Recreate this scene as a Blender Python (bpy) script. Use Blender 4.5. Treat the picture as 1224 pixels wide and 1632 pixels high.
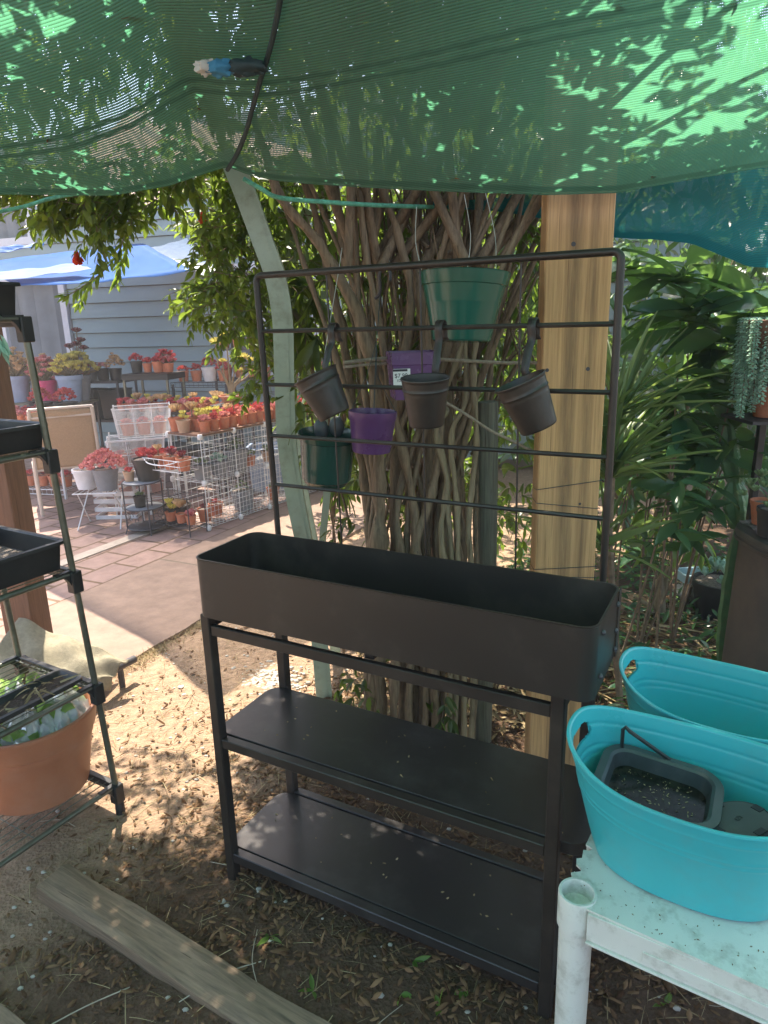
import bpy, math, random
import numpy as np
from mathutils import Vector, Matrix, Quaternion
from math import pi, sin, cos, radians, sqrt, atan2

random.seed(7)
RNG = np.random.default_rng(7)
for o in list(bpy.data.objects):
    bpy.data.objects.remove(o)
scene = bpy.context.scene

# ---------------------------------------------------------------- camera
CAM_H, FPX, PITCH, ROLL = 1.55, 1102.0, 0.2705, -0.0277
_U0 = Vector((0, sin(PITCH), cos(PITCH)))
CF = Vector((0, cos(PITCH), -sin(PITCH)))
CR = Vector((1, 0, 0)) * cos(ROLL) + _U0 * sin(ROLL)
CU = _U0 * cos(ROLL) - Vector((1, 0, 0)) * sin(ROLL)
cd = bpy.data.cameras.new('camera')
cam = bpy.data.objects.new('camera', cd)
scene.collection.objects.link(cam)
cam.matrix_world = Matrix(((CR.x, CU.x, -CF.x, 0), (CR.y, CU.y, -CF.y, 0), (CR.z, CU.z, -CF.z, CAM_H), (0, 0, 0, 1)))
cd.sensor_fit = 'VERTICAL'
cd.sensor_height = 24.0
cd.lens = 24.0 * FPX / 1632
cd.clip_start = 0.05
cd.clip_end = 400
scene.camera = cam

# ---------------------------------------------------------------- sky, sun, exposure
SUN_EL, SUN_AZ = radians(67), radians(-20)      # azimuth from +Y, clockwise positive
w = bpy.data.worlds.new('World')
scene.world = w
w.use_nodes = True
nt = w.node_tree
bg = nt.nodes['Background']
sky = nt.nodes.new('ShaderNodeTexSky')
sky.sky_type = 'NISHITA'
sky.sun_disc = False
sky.sun_elevation = SUN_EL
sky.sun_rotation = SUN_AZ
sky.air_density = 1.2
sky.dust_density = 2.0
nt.links.new(sky.outputs[0], bg.inputs[0])
bg.inputs[1].default_value = 0.15
sl = bpy.data.lights.new('sun', 'SUN')
sl.energy = 4.6
sl.angle = radians(0.5)
sl.color = (1.0, 0.91, 0.77)
so = bpy.data.objects.new('sun', sl)
scene.collection.objects.link(so)
SUN = Vector((sin(SUN_AZ) * cos(SUN_EL), cos(SUN_AZ) * cos(SUN_EL), sin(SUN_EL)))
so.rotation_euler = SUN.to_track_quat('Z', 'Y').to_euler()
so.location = (0, 0, 12)
scene.view_settings.view_transform = 'Standard'
scene.view_settings.look = 'None'
scene.view_settings.gamma = 1
scene.view_settings.exposure = 1.68
scene.cycles.max_bounces = 10
scene.cycles.transparent_max_bounces = 24
scene.cycles.sample_clamp_indirect = 6
scene.cycles.use_denoising = True

# ---------------------------------------------------------------- placing helpers
def ray(px, py):
    return CR * (px - 612) - CU * (py - 816) + CF * FPX
def at(px, py, Y):
    d = ray(px, py)
    return Vector((0, 0, CAM_H)) + d * (Y / d.y)
def gnd(px, py, z=0.0):
    d = ray(px, py)
    return Vector((0, 0, CAM_H)) + d * ((z - CAM_H) / d.z)

# ---------------------------------------------------------------- materials
MATS = {}
def node(nt, t, **kw):
    n = nt.nodes.new(t)
    for k, v in kw.items():
        if k in n.inputs.keys():
            n.inputs[k].default_value = v
        else:
            setattr(n, k, v)
    return n
def c4(c):
    return (c[0], c[1], c[2], 1)
def pm(name, base, rough=0.5, var=0.12, scale=15, bump=0.0, bscale=60, metal=0.0, dirt=None, dirt_amt=0.5, dirt_scale=6,
       stretch=(1, 1, 1), spec=0.5, coat=0.0, trans=0.0):
    """a principled surface whose colour wanders with noise, with optional soiling and bump"""
    m = bpy.data.materials.new(name)
    m.use_nodes = True
    nt = m.node_tree
    b = nt.nodes['Principled BSDF']
    tc = node(nt, 'ShaderNodeTexCoord')
    mp = node(nt, 'ShaderNodeMapping')
    mp.inputs['Scale'].default_value = stretch
    nt.links.new(tc.outputs['Object'], mp.inputs[0])
    n1 = node(nt, 'ShaderNodeTexNoise', Scale=scale, Detail=6.0, Roughness=0.6)
    nt.links.new(mp.outputs[0], n1.inputs['Vector'])
    cr = node(nt, 'ShaderNodeValToRGB')
    cr.color_ramp.elements[0].position = 0.3
    cr.color_ramp.elements[1].position = 0.7
    cr.color_ramp.elements[0].color = c4([max(0, x * (1 - var)) for x in base])
    cr.color_ramp.elements[1].color = c4([min(1, x * (1 + var)) for x in base])
    nt.links.new(n1.outputs['Fac'], cr.inputs[0])
    col = cr.outputs[0]
    if dirt is not None:
        n2 = node(nt, 'ShaderNodeTexNoise', Scale=dirt_scale, Detail=9.0, Roughness=0.7)
        nt.links.new(mp.outputs[0], n2.inputs['Vector'])
        r2 = node(nt, 'ShaderNodeValToRGB')
        r2.color_ramp.elements[0].position = 0.5
        r2.color_ramp.elements[1].position = 0.72
        r2.color_ramp.elements[0].color = (0, 0, 0, 1)
        r2.color_ramp.elements[1].color = (dirt_amt,) * 3 + (1,)
        nt.links.new(n2.outputs['Fac'], r2.inputs[0])
        mx = node(nt, 'ShaderNodeMix', data_type='RGBA')
        nt.links.new(r2.outputs[0], mx.inputs[0])
        nt.links.new(col, mx.inputs[6])
        mx.inputs[7].default_value = c4(dirt)
        col = mx.outputs[2]
    nt.links.new(col, b.inputs['Base Color'])
    rr = node(nt, 'ShaderNodeMapRange')
    rr.inputs[3].default_value = max(0.02, rough - 0.08)
    rr.inputs[4].default_value = min(1, rough + 0.08)
    nt.links.new(n1.outputs['Fac'], rr.inputs[0])
    nt.links.new(rr.outputs[0], b.inputs['Roughness'])
    b.inputs['Metallic'].default_value = metal
    b.inputs['Specular IOR Level'].default_value = spec
    b.inputs['Coat Weight'].default_value = coat
    if bump:
        n3 = node(nt, 'ShaderNodeTexNoise', Scale=bscale, Detail=5.0)
        nt.links.new(mp.outputs[0], n3.inputs['Vector'])
        bp = node(nt, 'ShaderNodeBump', Strength=bump, Distance=0.01)
        nt.links.new(n3.outputs['Fac'], bp.inputs['Height'])
        nt.links.new(bp.outputs[0], b.inputs['Normal'])
    if trans:
        tl = node(nt, 'ShaderNodeBsdfTranslucent')
        nt.links.new(col, tl.inputs[0])
        ms = node(nt, 'ShaderNodeMixShader')
        ms.inputs[0].default_value = trans
        nt.links.new(b.outputs[0], ms.inputs[1])
        nt.links.new(tl.outputs[0], ms.inputs[2])
        nt.links.new(ms.outputs[0], nt.nodes['Material Output'].inputs[0])
    MATS[name] = m
    return m

def leafmat(name, dark, light, trans_col, trans=0.45, rough=0.35, spec=0.5):
    """leaf: colour varies per leaf (attribute 'tone'), a paler midrib, light passes through"""
    m = bpy.data.materials.new(name)
    m.use_nodes = True
    nt = m.node_tree
    b = nt.nodes['Principled BSDF']
    a = node(nt, 'ShaderNodeAttribute', attribute_name='tone')
    cr = node(nt, 'ShaderNodeValToRGB')
    cr.color_ramp.elements[0].color = c4(dark)
    cr.color_ramp.elements[1].color = c4(light)
    nt.links.new(a.outputs['Fac'], cr.inputs[0])
    nt.links.new(cr.outputs[0], b.inputs['Base Color'])
    b.inputs['Roughness'].default_value = rough
    b.inputs['Specular IOR Level'].default_value = spec
    tl = node(nt, 'ShaderNodeBsdfTranslucent')
    c2 = node(nt, 'ShaderNodeValToRGB')
    c2.color_ramp.elements[0].color = c4([x * 0.65 for x in trans_col])
    c2.color_ramp.elements[1].color = c4(trans_col)
    nt.links.new(a.outputs['Fac'], c2.inputs[0])
    nt.links.new(c2.outputs[0], tl.inputs[0])
    ms = node(nt, 'ShaderNodeMixShader')
    ms.inputs[0].default_value = trans
    nt.links.new(b.outputs[0], ms.inputs[1])
    nt.links.new(tl.outputs[0], ms.inputs[2])
    nt.links.new(ms.outputs[0], nt.nodes['Material Output'].inputs[0])
    MATS[name] = m
    return m

M = MATS
pm('black_steel', (0.025, 0.0195, 0.016), rough=0.42, var=0.12, scale=5, spec=0.5, dirt=(0.095, 0.072, 0.055), dirt_amt=0.45, dirt_scale=5)
pm('black_steel_dusty', (0.026, 0.022, 0.021), rough=0.31, var=0.15, scale=4, spec=0.5, dirt=(0.10, 0.09, 0.08), dirt_amt=0.35, dirt_scale=7)
pm('black_plastic', (0.02, 0.02, 0.02), rough=0.45, var=0.2, scale=20, dirt=(0.08, 0.07, 0.06), dirt_amt=0.3)
pm('grey_plastic', (0.055, 0.063, 0.067), rough=0.45, var=0.15, scale=14, dirt=(0.2, 0.19, 0.17), dirt_amt=0.4)
pm('tube_steel', (0.16, 0.165, 0.13), rough=0.32, var=0.2, scale=30, metal=0.6, dirt=(0.10, 0.08, 0.05), dirt_amt=0.4)
pm('white_wire', (0.72, 0.72, 0.72), rough=0.4, var=0.06)
pm('dark_iron', (0.05, 0.045, 0.05), rough=0.5, var=0.3)
pm('terracotta', (0.52, 0.16, 0.075), rough=0.62, var=0.14, scale=30, dirt=(0.55, 0.36, 0.26), dirt_amt=0.4, dirt_scale=22)
pm('big_terracotta', (0.42, 0.165, 0.085), rough=0.5, var=0.1, scale=8, dirt=(0.45, 0.30, 0.22), dirt_amt=0.3, dirt_scale=5)
pm('tan_pot', (0.48, 0.30, 0.19), rough=0.6)
pm('soil', (0.06, 0.04, 0.028), rough=0.95, var=0.5, scale=90, bump=0.8, bscale=120)
pm('gravel_top', (0.22, 0.18, 0.15), rough=0.95, var=0.6, scale=160, bump=0.8, bscale=200)
pm('teal_plastic', (0.045, 0.42, 0.46), rough=0.30, var=0.06, scale=5, spec=0.55, dirt=(0.10, 0.36, 0.38), dirt_amt=0.6, dirt_scale=9)
pm('white_plastic', (0.66, 0.66, 0.60), rough=0.45, var=0.06, scale=7, dirt=(0.26, 0.24, 0.18), dirt_amt=0.6, dirt_scale=24)
pm('brown_bin', (0.075, 0.06, 0.052), rough=0.5, var=0.15, scale=6, dirt=(0.14, 0.10, 0.075), dirt_amt=0.5, dirt_scale=6)
pm('sage_paint', (0.42, 0.50, 0.38), rough=0.5, var=0.08, scale=12, dirt=(0.22, 0.22, 0.14), dirt_amt=0.6, dirt_scale=20, bump=0.1)
pm('green_plastic', (0.022, 0.13, 0.095), rough=0.14, var=0.1, scale=6, spec=0.6, trans=0.12)
pm('dark_green_plastic', (0.018, 0.06, 0.045), rough=0.2, var=0.1, scale=6, spec=0.6)
pm('purple_plastic', (0.12, 0.055, 0.16), rough=0.28, var=0.1, scale=8, spec=0.5)
pm('pot_blue', (0.10, 0.16, 0.42), rough=0.4)
pm('pot_greyblue', (0.30, 0.38, 0.52), rough=0.45)
pm('pot_grey', (0.22, 0.23, 0.25), rough=0.5)
pm('pot_pink', (0.72, 0.06, 0.20), rough=0.4)
pm('pot_white', (0.68, 0.68, 0.70), rough=0.4)
pm('label_white', (0.75, 0.78, 0.74), rough=0.5, var=0.03)
pm('label_ink', (0.02, 0.02, 0.025), rough=0.6)
pm('rope', (0.30, 0.25, 0.18), rough=0.9, var=0.3, scale=80, bump=0.5, bscale=200)
pm('green_rope', (0.12, 0.42, 0.27), rough=0.6, var=0.4, scale=60, bump=0.5, bscale=200)
pm('dark_cord', (0.025, 0.05, 0.055), rough=0.7)
pm('clear_line', (0.55, 0.58, 0.52), rough=0.3)
pm('burlap', (0.30, 0.26, 0.18), rough=0.9, var=0.2, scale=60, bump=0.6, bscale=300, dirt=(0.2, 0.17, 0.12), dirt_amt=0.5)
pm('clear_film', (0.62, 0.64, 0.62), rough=0.12, var=0.1, spec=0.9, trans=0.5)
pm('sling', (0.46, 0.33, 0.21), rough=0.8, var=0.1, scale=80, bump=0.4, bscale=400, trans=0.25)
pm('chair_frame', (0.55, 0.47, 0.39), rough=0.45, var=0.08)
pm('trim_white', (0.62, 0.62, 0.66), rough=0.5, var=0.05)
pm('wall_upper', (0.36, 0.38, 0.42), rough=0.7, var=0.05)
pm('curtain', (0.22, 0.18, 0.15), rough=0.9, var=0.2, scale=3)
pm('sheer', (0.18, 0.20, 0.22), rough=0.9, var=0.2, scale=3)
pm('pebble', (0.42, 0.38, 0.33), rough=0.85, var=0.3, scale=40)
pm('stake_wood', (0.14, 0.135, 0.095), rough=0.85, var=0.3, scale=12, stretch=(1, 1, 0.12), bump=0.5, bscale=40)
pm('white_rag', (0.6, 0.6, 0.55), rough=0.9)
pm('blue_rag', (0.06, 0.25, 0.42), rough=0.9)
pm('clear_tray', (0.45, 0.6, 0.62), rough=0.25, var=0.1, trans=0.3)
pm('water_dirty', (0.008, 0.010, 0.008), rough=0.22, var=0.3, scale=10, spec=0.2, dirt=(0.05, 0.05, 0.035), dirt_amt=0.7, dirt_scale=25)
pm('foam_white', (0.8, 0.8, 0.78), rough=0.5)
pm('flower', (0.75, 0.08, 0.02), rough=0.5, trans=0.4)
pm('twig', (0.20, 0.14, 0.09), rough=0.9, var=0.4, scale=40, bump=0.4)
pm('palelog', (0.38, 0.32, 0.24), rough=0.9, var=0.3)

leafmat('leaf_pom', (0.020, 0.045, 0.008), (0.075, 0.125, 0.018), (0.40, 0.56, 0.07), 0.46)
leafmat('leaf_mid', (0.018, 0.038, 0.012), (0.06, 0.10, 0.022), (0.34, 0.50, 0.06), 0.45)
leafmat('leaf_big', (0.022, 0.066, 0.038), (0.080, 0.18, 0.085), (0.28, 0.50, 0.10), 0.34, rough=0.26)
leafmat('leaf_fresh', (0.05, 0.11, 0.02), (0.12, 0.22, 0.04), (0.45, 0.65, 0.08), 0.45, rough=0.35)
leafmat('leaf_strap', (0.07, 0.12, 0.05), (0.26, 0.34, 0.15), (0.40, 0.55, 0.12), 0.4, rough=0.35)
leafmat('leaf_cast', (0.022, 0.045, 0.012), (0.07, 0.11, 0.02), (0.30, 0.48, 0.05), 0.4)
leafmat('dry_leaf', (0.085, 0.042, 0.022), (0.30, 0.18, 0.095), (0.3, 0.2, 0.1), 0.15, rough=0.9, spec=0.15)
leafmat('dry_straw', (0.20, 0.14, 0.07), (0.48, 0.38, 0.22), (0.3, 0.25, 0.12), 0.1, rough=0.9, spec=0.15)
leafmat('suc_red', (0.40, 0.02, 0.04), (0.74, 0.13, 0.14), (0.7, 0.12, 0.08), 0.25, rough=0.5)
leafmat('suc_pink', (0.55, 0.08, 0.13), (0.80, 0.34, 0.32), (0.8, 0.4, 0.3), 0.25, rough=0.5)
leafmat('suc_maroon', (0.10, 0.01, 0.02), (0.28, 0.04, 0.06), (0.4, 0.05, 0.05), 0.2, rough=0.5)
leafmat('suc_yellow', (0.45, 0.36, 0.03), (0.75, 0.66, 0.16), (0.8, 0.75, 0.2), 0.25, rough=0.5)
leafmat('suc_peach', (0.50, 0.26, 0.12), (0.75, 0.52, 0.28), (0.8, 0.6, 0.3), 0.25, rough=0.5)
leafmat('suc_green', (0.10, 0.18, 0.07), (0.34, 0.42, 0.20), (0.45, 0.6, 0.3), 0.25, rough=0.5)
leafmat('suc_glauc', (0.30, 0.50, 0.38), (0.55, 0.76, 0.60), (0.45, 0.65, 0.5), 0.25, rough=0.5)
leafmat('lettuce', (0.16, 0.30, 0.05), (0.36, 0.52, 0.14), (0.5, 0.75, 0.2), 0.4, rough=0.4)

def wood(name, base, dark, grain=(22, 22, 1.2), stain=0.0):
    """sawn board: long grain along local Z, optional dark heart streaks"""
    m = bpy.data.materials.new(name)
    m.use_nodes = True
    nt = m.node_tree
    b = nt.nodes['Principled BSDF']
    tc = node(nt, 'ShaderNodeTexCoord')
    mp = node(nt, 'ShaderNodeMapping')
    mp.inputs['Scale'].default_value = grain
    nt.links.new(tc.outputs['Object'], mp.inputs[0])
    n = node(nt, 'ShaderNodeTexNoise', Scale=4.0, Detail=8.0, Roughness=0.65, Distortion=0.4)
    nt.links.new(mp.outputs[0], n.inputs['Vector'])
    cr = node(nt, 'ShaderNodeValToRGB')
    cr.color_ramp.elements[0].position = 0.28
    cr.color_ramp.elements[1].position = 0.62
    cr.color_ramp.elements[0].color = c4(dark)
    cr.color_ramp.elements[1].color = c4(base)
    nt.links.new(n.outputs['Fac'], cr.inputs[0])
    col = cr.outputs[0]
    if stain:
        m2 = node(nt, 'ShaderNodeMapping')
        m2.inputs['Scale'].default_value = (3, 0.0, 0.9)
        nt.links.new(tc.outputs['Object'], m2.inputs[0])
        n2 = node(nt, 'ShaderNodeTexNoise', Scale=2.0, Detail=5.0)
        nt.links.new(m2.outputs[0], n2.inputs['Vector'])
        sp = node(nt, 'ShaderNodeSeparateXYZ')
        nt.links.new(tc.outputs['Object'], sp.inputs[0])
        wob = node(nt, 'ShaderNodeMath', operation='MULTIPLY_ADD')
        nt.links.new(n2.outputs['Fac'], wob.inputs[0]); wob.inputs[1].default_value = 0.03
        nt.links.new(sp.outputs['X'], wob.inputs[2])
        mr = node(nt, 'ShaderNodeMapRange')
        mr.inputs[1].default_value = -0.08; mr.inputs[2].default_value = 0.125
        nt.links.new(wob.outputs[0], mr.inputs[0])
        r2 = node(nt, 'ShaderNodeValToRGB')
        els = r2.color_ramp.elements
        els[0].position = 0.0; els[0].color = (0, 0, 0, 1)
        els[1].position = 1.0; els[1].color = (0, 0, 0, 1)
        for ps_, v_ in ((.26, 0.0), (.37, .95), (.46, .80), (.54, .12), (.60, .15), (.68, .85), (.78, .0)):
            e_ = els.new(ps_); e_.color = (v_ * stain,) * 3 + (1,)
        nt.links.new(mr.outputs[0], r2.inputs[0])
        m4 = node(nt, 'ShaderNodeMapping'); m4.inputs['Scale'].default_value = (30, 0.0, 2.2)
        nt.links.new(tc.outputs['Object'], m4.inputs[0])
        n4 = node(nt, 'ShaderNodeTexNoise', Scale=1.5, Detail=8.0, Roughness=0.7)
        nt.links.new(m4.outputs[0], n4.inputs['Vector'])
        mr4 = node(nt, 'ShaderNodeMapRange'); mr4.inputs[1].default_value = 0.36; mr4.inputs[2].default_value = 0.60; mr4.inputs[3].default_value = 0.35
        nt.links.new(n4.outputs['Fac'], mr4.inputs[0])
        mm = node(nt, 'ShaderNodeMath', operation='MULTIPLY')
        nt.links.new(r2.outputs[0], mm.inputs[0]); nt.links.new(mr4.outputs[0], mm.inputs[1])
        mx = node(nt, 'ShaderNodeMix', data_type='RGBA')
        nt.links.new(mm.outputs[0], mx.inputs[0])
        nt.links.new(col, mx.inputs[6])
        mx.inputs[7].default_value = (0.12, 0.07, 0.035, 1)
        col = mx.outputs[2]
    # hairline drying cracks and dark flecks following the grain
    m5 = node(nt, 'ShaderNodeMapping'); m5.inputs['Scale'].default_value = [g_ * (2.2 if g_ > 5 else .9) for g_ in grain]
    nt.links.new(tc.outputs['Object'], m5.inputs[0])
    n6 = node(nt, 'ShaderNodeTexNoise', Scale=3.0, Detail=3.0)
    nt.links.new(m5.outputs[0], n6.inputs['Vector'])
    r6 = node(nt, 'ShaderNodeValToRGB')
    r6.color_ramp.elements[0].position = 0.66; r6.color_ramp.elements[0].color = (1, 1, 1, 1)
    r6.color_ramp.elements[1].position = 0.70; r6.color_ramp.elements[1].color = (.35, .30, .26, 1)
    nt.links.new(n6.outputs['Fac'], r6.inputs[0])
    mc_ = node(nt, 'ShaderNodeMix', data_type='RGBA', blend_type='MULTIPLY'); mc_.inputs[0].default_value = 1.0
    nt.links.new(col, mc_.inputs[6]); nt.links.new(r6.outputs[0], mc_.inputs[7])
    nt.links.new(mc_.outputs[2], b.inputs['Base Color'])
    b.inputs['Roughness'].default_value = 0.75
    bp = node(nt, 'ShaderNodeBump', Strength=0.35, Distance=0.004)
    nt.links.new(n.outputs['Fac'], bp.inputs['Height'])
    nt.links.new(bp.outputs[0], b.inputs['Normal'])
    MATS[name] = m
wood('pine_post', (0.60, 0.355, 0.155), (0.38, 0.205, 0.085), grain=(42, 42, 1.0), stain=0.85)
wood('old_beam', (0.26, 0.18, 0.115), (0.09, 0.065, 0.042), grain=(1.6, 26, 26))
wood('brown_post', (0.22, 0.11, 0.065), (0.12, 0.06, 0.035))
wood('stake_grain', (0.21, 0.205, 0.145), (0.085, 0.085, 0.06), grain=(30, 30, 1.4))
wood('bark', (0.25, 0.175, 0.10), (0.085, 0.055, 0.032), grain=(26, 26, 3.0))
wood('bark_pale', (0.30, 0.23, 0.13), (0.12, 0.09, 0.05), grain=(10, 10, 1.6))

def netmat(name, thread, tr, pitch, gap, sx=1.0, knit=1.0):
    """knitted shade cloth: opaque-ish threads that let coloured light through, with gaps between them"""
    m = bpy.data.materials.new(name)
    m.use_nodes = True
    nt = m.node_tree
    for n in list(nt.nodes):
        if n.type == 'BSDF_PRINCIPLED':
            nt.nodes.remove(n)
    out = nt.nodes['Material Output']
    uv = node(nt, 'ShaderNodeUVMap', uv_map='UVMap')
    sep = node(nt, 'ShaderNodeSeparateXYZ')
    nz = node(nt, 'ShaderNodeTexNoise', Scale=1.6, Detail=2.0)
    nt.links.new(uv.outputs[0], nz.inputs['Vector'])
    nt.links.new(uv.outputs[0], sep.inputs[0])
    def stripes(sock, p, g):
        m0 = node(nt, 'ShaderNodeMath', operation='MULTIPLY_ADD')
        nt.links.new(sock, m0.inputs[0])
        m0.inputs[1].default_value = 1 / p
        nt.links.new(nz.outputs['Fac'], m0.inputs[2])
        fr = node(nt, 'ShaderNodeMath', operation='FRACT')
        nt.links.new(m0.outputs[0], fr.inputs[0])
        lt = node(nt, 'ShaderNodeMath', operation='LESS_THAN')
        nt.links.new(fr.outputs[0], lt.inputs[0])
        lt.inputs[1].default_value = g
        return lt.outputs[0]
    a = stripes(sep.outputs['Y'], pitch, gap)
    b = stripes(sep.outputs['X'], pitch * 0.6 * sx, 0.62)
    mu = node(nt, 'ShaderNodeMath', operation='MULTIPLY')
    nt.links.new(a, mu.inputs[0])
    nt.links.new(b, mu.inputs[1])
    # hems / bands: rows without gaps, stored in attribute 'band'
    at_ = node(nt, 'ShaderNodeAttribute', attribute_name='band')
    inv = node(nt, 'ShaderNodeMath', operation='SUBTRACT')
    inv.inputs[0].default_value = 1.0
    nt.links.new(at_.outputs['Fac'], inv.inputs[1])
    mu2 = node(nt, 'ShaderNodeMath', operation='MULTIPLY')
    nt.links.new(mu.outputs[0], mu2.inputs[0])
    nt.links.new(inv.outputs[0], mu2.inputs[1])
    # knit courses: every other row is thicker yarn; selvedge and hem are doubled cloth; dust blotches
    rowk = stripes(sep.outputs['Y'], pitch, 0.55)
    n5 = node(nt, 'ShaderNodeTexNoise', Scale=5.0, Detail=5.0)
    nt.links.new(uv.outputs[0], n5.inputs['Vector'])
    k1 = node(nt, 'ShaderNodeMath', operation='MULTIPLY_ADD')
    nt.links.new(rowk, k1.inputs[0]); k1.inputs[1].default_value = -0.26 * knit; k1.inputs[2].default_value = 0.80 + .12 * knit
    k2 = node(nt, 'ShaderNodeMath', operation='MULTIPLY_ADD')
    nt.links.new(n5.outputs['Fac'], k2.inputs[0]); k2.inputs[1].default_value = 0.5
    nt.links.new(k1.outputs[0], k2.inputs[2])
    k3 = node(nt, 'ShaderNodeMath', operation='MULTIPLY_ADD')
    nt.links.new(at_.outputs['Fac'], k3.inputs[0]); k3.inputs[1].default_value = -0.30
    nt.links.new(k2.outputs[0], k3.inputs[2])
    def tint(c):
        v = node(nt, 'ShaderNodeVectorMath', operation='SCALE')
        v.inputs[0].default_value = c
        nt.links.new(k3.outputs[0], v.inputs['Scale'])
        return v.outputs[0]
    df = node(nt, 'ShaderNodeBsdfDiffuse')
    nt.links.new(tint(thread), df.inputs[0])
    tl = node(nt, 'ShaderNodeBsdfTranslucent')
    nt.links.new(tint(tr), tl.inputs[0])
    ms = node(nt, 'ShaderNodeMixShader')
    ms.inputs[0].default_value = 0.55
    nt.links.new(df.outputs[0], ms.inputs[1])
    nt.links.new(tl.outputs[0], ms.inputs[2])
    tp = node(nt, 'ShaderNodeBsdfTransparent')
    m2 = node(nt, 'ShaderNodeMixShader')
    nt.links.new(mu2.outputs[0], m2.inputs[0])
    nt.links.new(ms.outputs[0], m2.inputs[1])
    nt.links.new(tp.outputs[0], m2.inputs[2])
    nt.links.new(m2.outputs[0], out.inputs[0])
    MATS[name] = m
netmat('green_net', (0.20, 0.31, 0.24), (0.10, 0.34, 0.185), 0.0072, 0.19)
netmat('teal_net', (0.02, 0.11, 0.12), (0.03, 0.30, 0.33), 0.006, 0.2)
netmat('pale_net', (0.5, 0.42, 0.36), (0.6, 0.46, 0.38), 0.02, 0.50, knit=0.0)
netmat('basket_mesh', (0.55, 0.55, 0.57), (0.5, 0.5, 0.5), 0.008, 0.95, sx=1.67, knit=0.0)
pm('blue_tarp', (0.02, 0.16, 0.50), rough=0.45, var=0.08, scale=6, trans=0.5)
pm('pale_tarp', (0.30, 0.40, 0.62), rough=0.45, var=0.08, scale=6, trans=0.5)

# ---------------------------------------------------------------- mesh helpers
def link(o, parent=None):
    scene.collection.objects.link(o)
    if parent is not None:
        o.parent = parent
    return o
def tag(o, label=None, cat=None, group=None, kind=None):
    if label: o['label'] = label
    if cat: o['category'] = cat
    if group: o['group'] = group
    if kind: o['kind'] = kind
    return o
def thing(name, loc, label, cat, group=None, rz=0.0):
    o = bpy.data.objects.new(name, None)
    o.empty_display_size = 0.05
    o.location = loc
    o.rotation_euler = (0, 0, rz)
    link(o)
    return tag(o, label, cat, group)
def root_matrix(o):
    m = Matrix.Translation(o.location) @ o.rotation_euler.to_matrix().to_4x4()
    return (root_matrix(o.parent) @ m) if o.parent else m

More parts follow.
